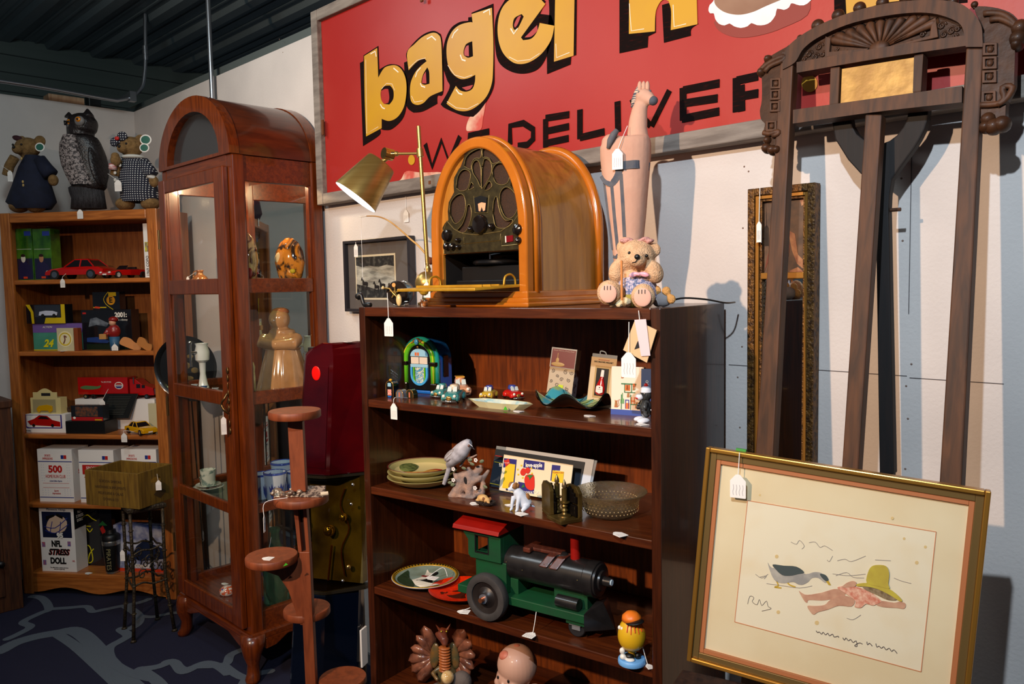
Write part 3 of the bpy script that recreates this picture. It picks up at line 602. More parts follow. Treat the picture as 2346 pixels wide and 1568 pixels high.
# ---------------------------------------------------------------- framed goose print on its stand
kq=.50/.6855
Q=[Vector(v)for v in((4.065,-0.3914,1.2467),(4.5662,-0.2578,1.2102),(4.5439,-0.2999,0.7499),(4.0427,-0.4335,0.7863))]
Q=[CAM+(v-CAM)*.955 for v in Q]
bx=(Q[1]-Q[0]).normalized();bz=(Q[0]-Q[3]);bz=(bz-bx*bz.dot(bx)).normalized();by=bz.cross(bx)
PM=Matrix(((bx.x,by.x,bz.x,Q[3].x),(bx.y,by.y,bz.y,Q[3].y),(bx.z,by.z,bz.z,Q[3].z),(0,0,0,1)))
t=thing('framed_print','gilt framed print of a goose beside a sleeping child under a yellow hat','picture')
t.matrix_world=PM;t.location=PM.translation;t.rotation_euler=PM.to_euler()
PW,PH=(Q[1]-Q[0]).length,(Q[0]-Q[3]).length
PI_=PM.inverted()
def PP(x,y,sc=2.76,ox=1540,oy=1000):
 d=ray(ox+x/sc,oy+y/sc);k=(Q[3]-CAM).dot(by)/d.dot(by);v=PI_@(CAM+d*k);return(v.x,v.z)
fr4('frame_rail',mat('gilt_edge',(186,134,56),.28,.75),t,PW,PH,.009,-.004,.022,0,.002)
fr4('frame_cove',mat('olive_gilt',(124,100,58),.35,.5),t,PW,PH,.013,.002,.022,.009,.001)
fr4('frame_slip',mat('terracotta_slip',(170,104,62),.55),t,PW,PH,.009,.0045,.022,.022,.001)
part('mat_board',mat('ivory_mat',(226,208,174),.8,0,(220,198,160),6),t,lambda b:b.box(.028,PW-.028,.010,.014,.028,PH-.028))
def pp(name,m,loops,lay,n=3):
 L=[[PP(*q)for q in(sm(l,n)if n else l)]for l in loops];y=.010-.0006*lay
 part(name,m,t,lambda b:b.plate(L,y,y+.0005))
def ps(name,m,segs,wd,lay,n=3):
 y=.010-.0006*lay
 part(name,m,t,lambda b:[b.strokes([PP(*q)for q in s_],wd,y,y+.0005,n)for s_ in segs])
pp('print_sheet',mat('aged_paper',(230,216,190),.8,0,(226,206,172),12,lo=.5,hi=.8),[[(470,412),(1668,612),(1572,1502),(388,1183)]],1,0)
ps('printed_border',mat('red_rule',(206,130,88),.8),[[(470,412),(1668,612)],[(1668,612),(1572,1502)],[(1572,1502),(388,1183)],[(388,1183),(470,412)]],.0012,2,0)
grey=mat('pencil_grey',(148,140,134),.8);fl_=mat('flesh_wash',(206,158,130),.8,0,(182,128,104),50)
pp('goose_body',mat('goose_grey',(150,144,140),.8,0,(188,178,166),40),[[(598,806),(625,840),(700,835),(790,850),(840,880),(900,866),(950,880),(975,925),(960,935),(920,905),(880,905),(855,930),(820,948),(790,945),(760,930),(700,938),(650,925),(620,880)]],2)
pp('goose_wing',mat('goose_slate',(70,78,78),.8),[[(630,818),(700,826),(780,832),(830,868),(790,880),(740,890),(690,885),(650,850)]],3)
pp('goose_head',mat('goose_slate',(70,78,78)),[[(930,878),(965,885),(985,915),(970,925),(945,905)]],3)
pp('goose_bill',mat('bill_ochre',(196,158,50),.8),[[(968,925),(985,922),(1000,950),(985,948)]],3,0)
ps('goose_leg',mat('bill_ochre',(196,158,50)),[[(655,925),(665,955),(640,962),(685,968)],[(725,935),(740,950),(775,962)]],.0025,2)
pp('child_leg',fl_,[[(796,988),(815,1000),(850,1012),(940,998),(1020,975),(1070,985),(1090,1015),(1000,1040),(940,1048),(860,1045),(850,1062),(830,1050)]],2)
pp('child_leg',fl_,[[(850,1082),(900,1082),(960,1075),(1000,1040),(1080,1015),(1150,1045),(1130,1085),(1050,1080),(980,1105),(920,1120),(892,1137),(870,1120)]],3)
pp('child_dress',mat('pink_red_dress',(206,120,96),.8,0,(232,184,158),160),[[(1040,965),(1100,955),(1180,965),(1260,1000),(1310,1040),(1320,1055),(1270,1078),(1225,1068),(1190,1093),(1150,1085),(1155,1050),(1090,1000)]],4)
pp('child_arm',fl_,[[(1320,1050),(1400,1062),(1440,1055),(1475,1070),(1465,1100),(1420,1095),(1340,1090),(1290,1075)]],3)
pp('child_arm',fl_,[[(1070,962),(1100,935),(1140,922),(1162,935),(1150,958),(1100,962)]],5)
pp('hat_brim',mat('straw_yellow',(200,180,66),.8,0,(182,158,60),30),[[(1165,942),(1230,935),(1320,950),(1390,985),(1450,1040),(1440,1052),(1380,1015),(1300,975),(1230,958),(1170,955)]],5)
pp('hat_crown',mat('straw_yellow',(200,180,66)),[[(1228,935),(1235,870),(1258,830),(1300,820),(1350,828),(1370,870),(1365,940),(1370,970),(1300,955)]],6)
pp('hair_curls',mat('hair_shadow',(110,88,62),.8,0,(160,136,104),120),[[(1200,958),(1260,965),(1340,990),(1420,1040),(1360,1042),(1290,1010),(1230,985)]],4)
ps('pencil_scenery',grey,[[(745,675),(780,690),(800,665),(830,700),(815,720)],[(860,680),(900,676),(930,710),(960,700),(1010,730)],[(975,790),(990,800),(1010,765)],[(1040,795),(1090,785),(1130,800),(1220,765)],[(1010,878),(1060,885),(1120,890),(1220,880)],[(1030,890),(1100,870),(1140,900),(1210,905)],[(520,880),(560,905),(600,880)],[(545,900),(590,890),(575,910)],[(590,940),(700,955),(800,968),(880,955)],[(1400,905),(1450,925),(1510,940)],[(1100,1160),(1140,1170),(1190,1140)],[(1280,790),(1380,795)]],.0009,2)
ps('signature',mat('caption_ink',(96,86,84),.8),[[(470,1070),(485,1020),(510,1030),(500,1055),(530,1075),(545,1040),(560,1080),(590,1050),(600,1085),(620,1100),(560,1115)]],.0008,2)
ps('caption_script',mat('caption_ink',(96,86,84)),[[(905,1240),(915,1252),(925,1248),(940,1262),(950,1250),(965,1266),(980,1256),(990,1272),(1010,1262),(1020,1280),(1045,1275),(1048,1284)],[(1075,1285),(1085,1300),(1095,1286),(1110,1304),(1125,1296),(1140,1315),(1160,1305),(1165,1340),(1150,1335),(1180,1318),(1200,1326)],[(1228,1310),(1232,1330),(1245,1320),(1262,1338)],[(1285,1322),(1292,1345),(1305,1338),(1320,1352),(1335,1342),(1350,1362),(1370,1352),(1385,1372),(1400,1362),(1420,1385)]],.0013,2)
stn=mat('foxing',(214,184,130),.8)
pp('foxing',stn,[[(x+r*math.cos(a),y+r*math.sin(a))for a in[i*PI/5 for i in range(10)]]for x,y,r in((548,378,7),)],.5,0)
for x,y,r in((655,768,12),(1600,708,10),(1545,808,12),(910,1190,14),(1465,655,9),(1390,525,10),(665,1122,12)):
 pp('foxing',stn,[[(x+r*math.cos(a),y+r*math.sin(a))for a in[i*PI/5 for i in range(10)]]],1.6,0)
part('pane',pane('picture_glass'),t,lambda b:b.box(.03,PW-.03,.0035,.0045,.03,PH-.03))
part('hanging_cord',mat('green_felt',(60,140,60),.8),t,lambda b:b.box(.055,.075,.018,.026,PH-.002,PH+.004))
hp=PM@Vector((*[PP(422,252)[0]],0,0));x_,z_=PP(422,252);x2,z2=PP(432,100)
price_tag('big white price tag hanging over the mount of the goose print',PM@Vector((x2,-.008,z2)),PM@Vector((x_,-.008,z_)),.031,.047,yaw=15)
dw=wood('dark_stand_wood',(58,36,24),(36,22,16),.5)
zb=min(Q[3].z,Q[2].z)-.004
b0=Fr((Q[3].x-.03,Q[3].y+.03,FZ),15)
t=thing('picture_stand','dark wooden stand under the goose print','stand',b0.o,15)
part('top',dw,t,lambda b:b.box(0,.55,-.15,.0,zb-FZ-.035,zb-FZ),bev=.005)
part('top_rail',dw,t,lambda b:b.box(.01,.54,-.145,-.06,zb-FZ-.075,zb-FZ-.036),bev=.003)
for x,y in((.02,-.148),(.49,-.148),(.02,-.116),(.49,-.116)):part('leg',dw,t,lambda b:b.box(x,x+.035,y,y+.03,0,zb-FZ-.07),bev=.003)
# ---------------------------------------------------------------- things on top of the walnut bookcase
TZ=1.541
def top_at(px,y):
 q=DK.hit(px,700,1,y);v=DK.w(q.x,y,0);v.z=TZ;return v
# arched radio
R0=top_at(1232,.035);RF=Fr(R0,1.0)
rw=-RF.hit(984,700,1,0).x
RF=Fr(RF.w(-rw,0,0),1.0)
def RP(x,y,d=0.03):q=RF.hit(960+x/3.733,300+y/3.733,1,d);return(q.x,q.z)
rwood=wood('golden_radio_veneer',(184,122,44),(150,94,30),.3,ns=4,st=(9,9,1),coat=.6)
rtrim=mat('orange_lacquer_trim',(190,108,28),.22,0,(174,96,22),10,coat=.8)
brz=mat('bronze_plate',(74,64,38),.4,.55,(54,46,28),60)
brl=mat('bronze_edge',(132,112,66),.4,.6)
cloth=mat('speaker_cloth',(58,34,16),.9,0,(44,26,12),400,lo=.45,hi=.55)
t=thing('arched_radio','arched golden wood cathedral radio with open drop door on the bookcase','radio',RF.o,1.0)
RD=.33
bx0,bx1=RP(150,1300)[0],RP(965,1300)[0];ztop=RP(570,45)[1];zb0=RP(150,1390)[1]
cxr=(bx0+bx1)/2+.0;hw=(bx1-bx0)/2;zs=zb0+(ztop-zb0)*.42
def arch(o,n=36,z0=None):
 z0=zb0 if z0 is None else z0
 return[(cxr+(hw+o),z0)]+[(cxr+(hw+o)*math.cos(PI*i/n),zs+(ztop-zs+o)*math.sin(PI*i/n))for i in range(n+1)]+[(cxr-(hw+o),z0)]
dpt=[.012,RD]
part('cabinet_shell',rwood,t,lambda b:b.loft([[(p[0],y,p[1])for p in arch(-.012)]+[(p[0],y,p[1])for p in reversed(arch(-.02))]for y in(.03,RD-.01)]),sm=40)
def ring(b,y0,y1,o0,o1,i):b.loft([[(p[0],y,p[1])for p in arch(o)]+[(p[0],y,p[1])for p in reversed(arch(i))]for y,o in((y0+.004,o0),(y0,o0-.006),(y0,o0-.008),(y0+.004,o0),(y1-.004,o1),(y1,o1-.006))])
def mould(b,y,o,r):b.tube([(p[0],y,p[1])for p in arch(o)],r,8)
part('arch_frame',rtrim,t,lambda b:b.loft([[(p[0],y,p[1])for p in arch(0)]+[(p[0],y,p[1])for p in reversed(arch(-.03))]for y in(.012,.04)]),sm=40,bev=.005)
part('arch_moulding',rtrim,t,lambda b:mould(b,.05,-.002,.009),sm=True)
part('arch_moulding',rtrim,t,lambda b:mould(b,.066,-.006,.007),sm=True)
part('rear_arch',rtrim,t,lambda b:mould(b,RD-.012,-.006,.014),sm=True)
part('back',rwood,t,lambda b:b.plate([arch(-.02)],RD-.03,RD-.02))
# front board: with the opening cut into it
oz0,oz1=RP(560,1320)[1],RP(560,1040)[1];ox0,ox1=max(RP(215,1200)[0],cxr-hw+.0285),min(RP(905,1200)[0],cxr+hw-.0285)
part('front_board',rwood,t,lambda b:b.plate([arch(-.028)+[(ox0,zb0),(ox0,oz1),(ox1,oz1),(ox1,zb0)]],.028,.036)and b.box(ox0,ox1,.028,.036,zb0,oz0))
part('compartment',mat('dark_plastic_inside',(30,26,24),.5),t,lambda b:[b.box(ox0-.004,ox1+.004,.036,.23,oz1,oz1+.004),b.box(ox0-.004,ox0,.036,.23,oz0,oz1),b.box(ox1,ox1+.004,.036,.23,oz0,oz1)])
part('compartment_back',mat('tan_hardboard',(128,84,46),.7),t,lambda b:b.box(ox0,ox1,.226,.23,oz0,oz1))
part('compartment_floor',mat('dark_plastic_inside',(30,26,24)),t,lambda b:b.box(ox0,ox1,.036,.23,oz0-.006,oz0))
# bronze grille plate with openings of cloth
GO=[(205,830),(225,790),(255,765),(250,690),(258,610),(305,540),(300,470),(305,400),(345,325),(375,300),(395,210),(450,160),(520,140),(560,130),(640,135),(700,190),(718,255),(770,310),(795,380),(785,470),(830,520),(862,600),(862,690),(905,740),(918,810),(920,1010),(215,1055)]
H1=[[(388,295),(402,230),(450,180),(530,152),(528,230),(480,235),(450,280),(445,330),(400,310)],[(545,228),(548,150),(620,148),(680,190),(702,250),(690,262),(630,280),(600,235),(560,225)],[(545,300),(560,240),(600,250),(622,300),(615,370),(580,440),(545,490),(535,480),(537,340)],[(530,480),(500,420),(462,360),(455,300),(478,255),(510,260),(530,330)],[(632,380),(630,330),(665,280),(720,280),(765,330),(775,400),(750,450),(700,462),(655,440)],[(320,480),(330,400),(360,345),(400,330),(440,360),(435,430),(410,500),(360,515),(335,500)],[(265,700),(270,620),(300,570),(345,540),(385,555),(400,640),(380,730),(330,790),(295,780)],[(330,850),(370,800),(400,720),(415,640),(440,640),(450,720),(430,800),(400,860),(360,872)],[(690,600),(700,520),(745,480),(800,510),(840,580),(845,660),(810,730),(760,750),(715,700)],[(632,690),(640,600),(665,560),(680,640),(700,710),(740,765),(800,760),(780,810),(720,835),(660,820),(640,760)],[(470,480),(440,500),(425,500),(450,440)],[(560,500),(600,430),(625,470),(590,505)]]
part('grille_plate',brz,t,lambda b:b.plate([[RP(*p,.02)for p in GO[:3]+sm(GO[3:25],1)+GO[25:]]]+[[RP(*p,.02)for p in sm(h,2)]for h in H1],.018,.03),bev=.0008)
part('speaker_cloth',cloth,t,lambda b:b.plate([RP(*p,.026)for p in[(330,870),(255,780),(258,610),(305,520),(300,420),(350,330),(400,200),(560,138),(690,190),(790,380),(860,600),(850,720),(720,850)]],.0245,.028))
part('grille_tracery',brl,t,lambda b:[b.tube([(v[0],.0175,v[1])for v in[RP(*p,.018)for p in sm(h,3)]],.0011,5)for h in H1],sm=True)
part('panel_edge',brl,t,lambda b:[b.tube([(v[0],.0175,v[1])for v in[RP(*p,.018)for p in L]],.0012,5)for L in([(215,1050),(210,850),(240,770),(300,840),(380,880),(500,890),(700,860),(800,790),(860,705),(905,740),(915,1000)],[(383,910),(386,965),(700,935),(700,880)],[(470,560),(480,700),(590,700),(600,550)],[(712,900),(708,985),(905,965)])])
part('dial_surround',BLACK,t,lambda b:b.plate([RP(*p,.017)for p in[(475,575),(530,555),(585,570),(572,695),(492,695)]],.015,.018))
part('dial_card',mat('dial_ivory',(226,160,120),.5),t,lambda b:b.plate([RP(*p,.015)for p in[(505,625),(535,612),(572,618),(565,680),(550,688),(538,650),(525,690),(512,685)]],.0142,.015))
bak=mat('bakelite',(22,15,12),.15,coat=.6)
for x,y,r in((525,800,60),(450,840,20),(625,820,22),(850,845,38),(243,895,36),(860,940,25),(243,990,22),(290,990,22),(340,935,14),(342,993,14)):
 c=RP(x,y,.015);rr=RP(x+r,y,.015)[0]-c[0]
 part('knob',bak,t,lambda b:b.at((c[0],.018,c[1]),(90,0,0)).lathe([(rr,0),(rr*1.0,.006),(rr*.86,.012),(rr*.3,.016),(0.0005,.0165)],20),sm=40)
part('name_bar',brz,t,lambda b:b.plate([RP(*p,.017)for p in[(388,915),(698,885),(698,935),(388,965)]],.0155,.018),bev=.001)
part('display_window',mat('red_display',(110,18,24),.2),t,lambda b:b.plate([RP(*p,.016)for p in[(742,900),(803,892),(804,945),(744,955)]],.0155,.018))
part('display_edge',hl,t,lambda b:b.plate([RP(*p,.016)for p in[(738,900),(746,899),(748,955),(740,956)]],.015,.0155))
# record player inside
pc=RP(665,1250,.1)
part('player_body',BLACK,t,lambda b:b.box(RP(388,1250,.08)[0],ox1-.006,.07,.2,oz0,oz0+.052),bev=.003)
part('player_step',BLACK,t,lambda b:b.box(RP(360,1250,.08)[0],ox1-.004,.06,.2,oz0,oz0+.014),bev=.003)
pcx=RP(700,1250,.12)[0]
part('turntable',mat('black_rubber_platter',(20,20,22),.25),t,lambda b:b.at((min(pcx,ox1-.092),.135,oz0+.056)).lathe([(.083,0),(.088,.004),(.088,.010),(.08,.014),(.02,.015),(.004,.02),(.0005,.021)],32),sm=30)
part('tone_arm',CHROME,t,lambda b:b.cyl((pcx-.02,.1,oz0+.06),(pcx-.02,.1,oz0+.086),.0035)and b.tube([(pcx-.02,.1,oz0+.084),(pcx+.01,.12,oz0+.09),(pcx+.035,.16,oz0+.088)],.003,6),sm=30)
part('stylus_flag',RED,t,lambda b:b.box(ox1-.02,ox1-.006,.1,.104,oz0+.084,oz0+.089))
gd=mat('gold_painted_door',(196,148,40),.4,.35,(180,132,34),30)
fx=[RP(*p,0)for p in((45,1385),(730,1380),(900,1310),(200,1330))]
part('drop_door',gd,t,lambda b:b.hexa([(ox0-.02,-.125,oz0-.014),(ox1-.03,-.115,oz0-.014),(ox1+.004,.02,oz0-.006),(ox0,.02,oz0-.006),(ox0-.02,-.125,oz0-.006),(ox1-.03,-.115,oz0-.006),(ox1+.004,.02,oz0+.001),(ox0,.02,oz0+.001)]),bev=.002)
part('door_rib',gd,t,lambda b:[b.box(ox0+.02,ox1-.03,y,y+.003,oz0-.004,oz0+.002)for y in(-.09,-.06,-.03)])
for x in(ox0+.004,ox1-.012):
 part('door_stay',gd,t,lambda b:b.tube(smooth_pts([(x,-.03,oz0-.002),(x,-.025,oz0+.02),(x,-.005,oz0+.026),(x,.01,oz0+.016),(x,.012,oz0)],4),.003,6),sm=True)
part('door_catch',gd,t,lambda b:b.at((ox0+.09,-.122,oz0-.014)).lathe([(.012,0),(.01,-.006),(.004,-.01)],12))
for o,z0,z1 in((.004,.022,zb0+.004),(.014,.010,.024),(.02,0.0,.012)):
 part('base_moulding',rtrim,t,lambda b:b.box(bx0-o,bx1+o,.012-o,RD+.002,z0,z1),bev=.004)
# brass table lamp
bras=mat('brushed_brass',(180,150,86),.34,.8,(164,134,72),5,(1,1,40))
LB=top_at(982,.22);LF=Fr(LB,8.45)
def LP(x,y,d=0,f=None):q=(f or LF).hit(750+x/3.41,280+y/3.41,1,d);return(q.x,q.z)
t=thing('brass_lamp','brushed brass table lamp with a tilted cone shade and lit bulb','lamp',LF.o,8.45)
c=LP(782,1260);r=LP(855,1260)[0]-c[0]
part('base_ball',bras,t,lambda b:b.ell((c[0],0,c[1]),r,n=28,k=16),sm=True)
part('base_foot',bras,t,lambda b:b.at((c[0],0,0)).lathe([(r*.8,0),(r*.85,.006),(r*.5,.012),(r*.4,max(.014,c[1]-r*.8))],28),sm=30)
n1=LP(785,1180);n2=LP(785,1120)
part('collar',bras,t,lambda b:b.at((n1[0],0,0)).lathe([(.012,n1[1]),(.008,n1[1]+.006),(.011,(n1[1]+n2[1])/2),(.007,n2[1]-.003),(.007,n2[1])],16),sm=True)
pa=LP(782,1130);pb=LP(712,32)
part('pole',bras,t,lambda b:b.cyl((pa[0],0,pa[1]),(pb[0],0,pb[1]),.0062,n=16),sm=30)
k0=LP(724,240)
part('slide_collar',bras,t,lambda b:b.cyl((k0[0]+.001,0,k0[1]-.012),(k0[0]-.001,0,k0[1]+.012),.0105),sm=30)
a1=LP(545,248,-.01);a0=LP(705,245)
part('arm',bras,t,lambda b:b.cyl((a0[0],0,a0[1]),(a1[0],-.012,a1[1]),.004)and b.ell((a1[0],-.012,a1[1]),.008),sm=30)
jt=LP(472,250,-.02)
part('joint',mat('polished_brass',(196,168,110),.15,.95),t,lambda b:b.cyl((jt[0]-.004,-.034,jt[1]+.002),(jt[0]+.004,-.004,jt[1]-.002),.0175,n=24)and b.cyl((jt[0]+.012,-.02,jt[1]),(a1[0],-.012,a1[1]),.006),sm=30)
s0=LP(425,315,-.03);s1=LP(240,610,-.03)
A0=Vector((s0[0],-.03,s0[1]));A1=Vector((s1[0],-.03,s1[1]))
A1=A0+(A1-A0).normalized()*(A1-A0).length+Vector((.66,-.74,-.0))*.085
dS=(A1-A0).normalized();hS=(A1-A0).length
u1=dS.orthogonal().normalized();u2=dS.cross(u1)
def ringd(c,r,n=36):return[c+u1*r*math.cos(2*PI*j/n)+u2*r*math.sin(2*PI*j/n)for j in range(n)]
r0,r1=.048,.074
part('lamp_shade',bras,t,lambda b:b.loft([ringd(A0,.004),ringd(A0+dS*.001,r0-.003),ringd(A0+dS*.004,r0),ringd(A1,r1),ringd(A1,r1-.0015)],cap=False),sm=50)
part('shade_lining',mat('white_lining',(240,240,240),.6),t,lambda b:b.loft([ringd(A0+dS*.006,.004),ringd(A0+dS*.007,r0-.004),ringd(A1+dS*.0005,r1-.0016)],cap=False),sm=50)
part('bulb',mat('lit_bulb',(245,248,255),emis=45),t,lambda b:b.ell(tuple(A0+dS*hS*.72),.026),sm=True)
part('shade_neck',bras,t,lambda b:b.cyl(tuple(A0),(jt[0],-.02,jt[1]-.01),.007))
price_tag('white price tag tied to the neck of the brass lamp',LF.w(n2[0]-.003,-.01,n2[1]+.01),LF.w(*(lambda q:(q[0],-.075,q[1]))(LP(775,1262,-.075))),.028,.045,yaw=8)
# toy fishing rod with its line, in front of the wall
FR=top_at(995,.30);FF=Fr(FR,8.45)
cane=mat('split_cane',(206,164,96),.5,0,(178,130,66),30)
t=thing('fishing_rod','thin curved cane fishing rod arching left below the lamp shade','rod',FF.o,8.45)
rp=[LP(*p,0,FF)for p in((262,740),(300,735),(370,735),(430,748),(500,785),(590,860),(650,915),(710,965),(780,1045),(860,1150))]
rp=[Vector((p[0],.0+.0*i,p[1]))for i,p in enumerate(rp)]
part('rod',cane,t,lambda b:b.tube(smooth_pts(rp,4),[.0016+.0022*i/36 for i in range(37)],8),sm=True)
part('rod_butt',cane,t,lambda b:b.tube([tuple(rp[-1]),(rp[-1].x+.03,.0,max(.004,rp[-1].z-.09))],.004,8),sm=True)
gr=LP(812,1085,0,FF)
part('line_winding',mat('brown_thread',(122,70,50),.8,bump=1,bs=200),t,lambda b:b.at((gr[0],-.004,gr[1]),(0,55,0)).lathe([(.004,-.012),(.011,-.006),(.011,.006),(.004,.012)],14),sm=True)
part('tip_knot',STRING,t,lambda b:b.tube([(rp[0].x-.01,-.002,rp[0].z+.002),(rp[0].x+.004,-.002,rp[0].z-.001),(rp[0].x+.03,-.002,rp[0].z+.001)],.0018,6))
e=LP(278,1230,0,FF)
part('line',STRING,t,lambda b:b.tube([tuple(rp[0]),(e[0],-.001,e[1])],.0006,4))
# casting reel
RB=top_at(915,.06);QF=Fr(RB,20)
def QP(x,y,d=0):q=QF.hit(750+x/3.41,280+y/3.41,1,d);return(q.x,q.z)
t=thing('fishing_reel','chrome and black fishing reel with a cream handle knob','reel',QF.o,20)
c=QP(545,1340);R_=.034;c=(c[0],R_+.006)
dkm=mat('dark_reel_plate',(44,34,28),.3,.5);ssil=mat('brushed_silver',(178,176,168),.25,.9)
part('side_plate',dkm,t,lambda b:b.at((c[0],0,c[1]),(90,0,0)).lathe([(R_-.002,-.006),(R_,-.003),(R_,.003),(R_-.003,.006)],32),sm=30)
part('spool',mat('spool_line',(150,170,180),.3,.5,bump=.5,bs=300),t,lambda b:b.cyl((c[0],.004,c[1]),(c[0],.036,c[1]),.022,n=24),sm=30)
part('side_plate',ssil,t,lambda b:b.at((c[0],.038,c[1]),(90,0,0)).lathe([(R_-.002,-.003),(R_,0),(R_-.002,.003)],32),sm=30)
for k in range(5):
 a=k*72+10;part('pillar',ssil,t,lambda b:b.cyl((c[0]+.03*math.cos(math.radians(a)),0,c[1]+.03*math.sin(math.radians(a))),(c[0]+.03*math.cos(math.radians(a)),.038,c[1]+.03*math.sin(math.radians(a))),.0022,n=8))
part('star_drag',bras,t,lambda b:[b.tube([(c[0],-.010,c[1]),(c[0]+.017*math.cos(a),-.012,c[1]+.017*math.sin(a))],[.003,.0022],8)for a in[k*2*PI/5+.3 for k in range(5)]]and b.cyl((c[0],-.016,c[1]),(c[0],-.006,c[1]),.006),sm=30)
part('crank',bras,t,lambda b:b.tube([(c[0]-.034,-.018,c[1]+.014),(c[0]-.012,-.02,c[1]+.012),(c[0],-.019,c[1]-.002),(c[0]+.02,-.02,c[1]-.02)],.0028,8),sm=True)
part('handle_knob',mat('cream_bakelite',(222,188,126),.3),t,lambda b:b.at((c[0]+.022,-.026,c[1]-.021)).ell((0,0,0),(.0085,.0065,.017)),sm=True)
part('counter_knob',mat('cream_bakelite',(222,188,126)),t,lambda b:b.ell((c[0]-.034,-.02,c[1]+.015),(.004,.004,.005)),sm=True)
part('badge',mat('gold_badge',(214,150,80),.5),t,lambda b:b.cyl((c[0]-.006,-.0075,c[1]+.022),(c[0]-.006,-.006,c[1]+.022),.006))
part('reel_foot',ssil,t,lambda b:b.box(c[0]-.02,c[0]+.02,.008,.028,0,.008),bev=.002)
t=thing('pull_handle','small black curled metal handle lying at the left front corner','handle',top_at(835,.03),8.45)
F=Fr(top_at(835,.03),8.45);hp_=[F.hit(750+x/3.41,280+y/3.41,1,0)for x,y in((235,1370),(262,1350),(275,1395),(290,1430),(315,1450),(340,1440))]
part('bar',BLACK,t,lambda b:b.tube(smooth_pts([(v.x,0,max(.006,v.z))for v in hp_],4),[.009,.011,.010,.009,.007,.006,.006,.006,.006,.006,.006,.006,.006,.007,.008,.008,.008,.009,.008,.007,.006],10),sm=True)
ta=QF.w(c[0]-.02,-.02,c[1]-.0)
price_tag('white price tag hanging from the fishing reel over the bookcase edge',ta,DK.w(*(lambda q:(q.x,-.012,q.z))(DK.hit(890,733,1,-.012))),.034,.05,yaw=8,str_pts=[ta,DK.w(*(lambda q:(q.x,-.006,q.z))(DK.hit(889,706,1,-.006))),DK.w(*(lambda q:(q.x,-.012,q.z))(DK.hit(890,733,1,-.012)))])
t=thing('glass_trinket','tiny clear cut glass trinket beside the radio base','trinket',top_at(972,.08),8)
part('glass_block',mat('clear_glass',(240,244,244),.02,trans=1.0),t,lambda b:b.lathe([(.012,0),(.013,.008),(.009,.016),(.011,.02)],8))
# tall carved horse
HB=top_at(1432,.22);HF=Fr(HB,30)
terra=mat('weathered_terracotta',(208,164,140),.85,0,(194,144,120),9,bump=.25,bs=60,lo=.3,hi=.7)
slate=mat('slate_blue_paint',(74,78,88),.8,0,(98,94,94),40)
def HP(x,y,d=0):q=HF.hit(1340+x/2.851,180+y/2.851,1,d);return(q.x,q.z)
t=thing('carved_horse','tall slim terracotta coloured carved horse standing behind the teddy bear','figurine',HF.o,30)
rings=[]
for y,xl,xr,dk_ in((1340,205,330,.03),(1200,190,352,.038),(1050,172,385,.042),(900,150,400,.047),(750,130,412,.05),(620,112,424,.052),(520,102,432,.055),(450,100,434,.054),(410,118,430,.05),(392,150,424,.044)):
 a=HP(xl,y);b_=HP(xr,y);cx_=(a[0]+b_[0])/2;rx=(b_[0]-a[0])/2;z=(a[1]+b_[1])/2
 if y==1340:z=0
 rings.append([(cx_+rx*math.copysign(abs(math.cos(q))**.8,math.cos(q)),dk_*math.copysign(abs(math.sin(q))**.8,math.sin(q)),z)for q in[2*PI*j/24 for j in range(24)]])
def hbody(b):
 b.loft(rings)
 c1=HP(180,420);b.ell((c1[0],0,c1[1]),(.028,.04,.022))
 pts=[];rr=[]
 for x,y,r in((345,480,88),(345,400,74),(345,330,64),(350,270,60),(358,210,52),(372,160,44),(385,120,36)):
  v=HP(x,y);pts.append((v[0],-.004,v[1]));rr.append(HP(x+r,y)[0]-v[0])
 b.tube(pts,rr,20)
 h0=HP(378,120);h1=HP(415,140);h2=HP(452,165)
 b.tube([(h0[0]-.008,-.004,h0[1]+.012),(h0[0],-.006,h0[1]),(h1[0],-.012,h1[1]+.002),(h2[0]-.004,-.02,h2[1]+.004),(h2[0]+.002,-.022,h2[1])],[.012,.021,.018,.0125,.007],16)
part('body',terra,t,hbody,fuse=.0035)
h2=HP(455,162)
part('muzzle',slate,t,lambda b:b.ell((h2[0]-.002,-.021,h2[1]+.002),(.012,.0125,.0115)),sm=True)
part('mane',mat('mane_stripes',(70,76,88),.8,0,(206,178,152),120,(.2,.2,3),lo=.48,hi=.52),t,lambda b:b.tube([(HP(x,y)[0],0,HP(x,y)[1])for x,y in((312,190),(322,140),(340,95),(360,62),(385,50),(410,45))],[.005,.007,.008,.009,.009,.006],8),sm=True)
part('forelock',terra,t,lambda b:[b.ell((HP(x,62)[0],-.004,HP(x,62)[1]+.002),(.006,.007,.014))for x in(360,385,410)],sm=True)
for x,y,s_ in((358,100,-1),(440,92,1)):
 v=HP(x,y);part('eye',slate,t,lambda b:b.ell((v[0]if s_<0 else v[0]-.004,-.019,v[1]),(.0035,.002,.003)),sm=True)
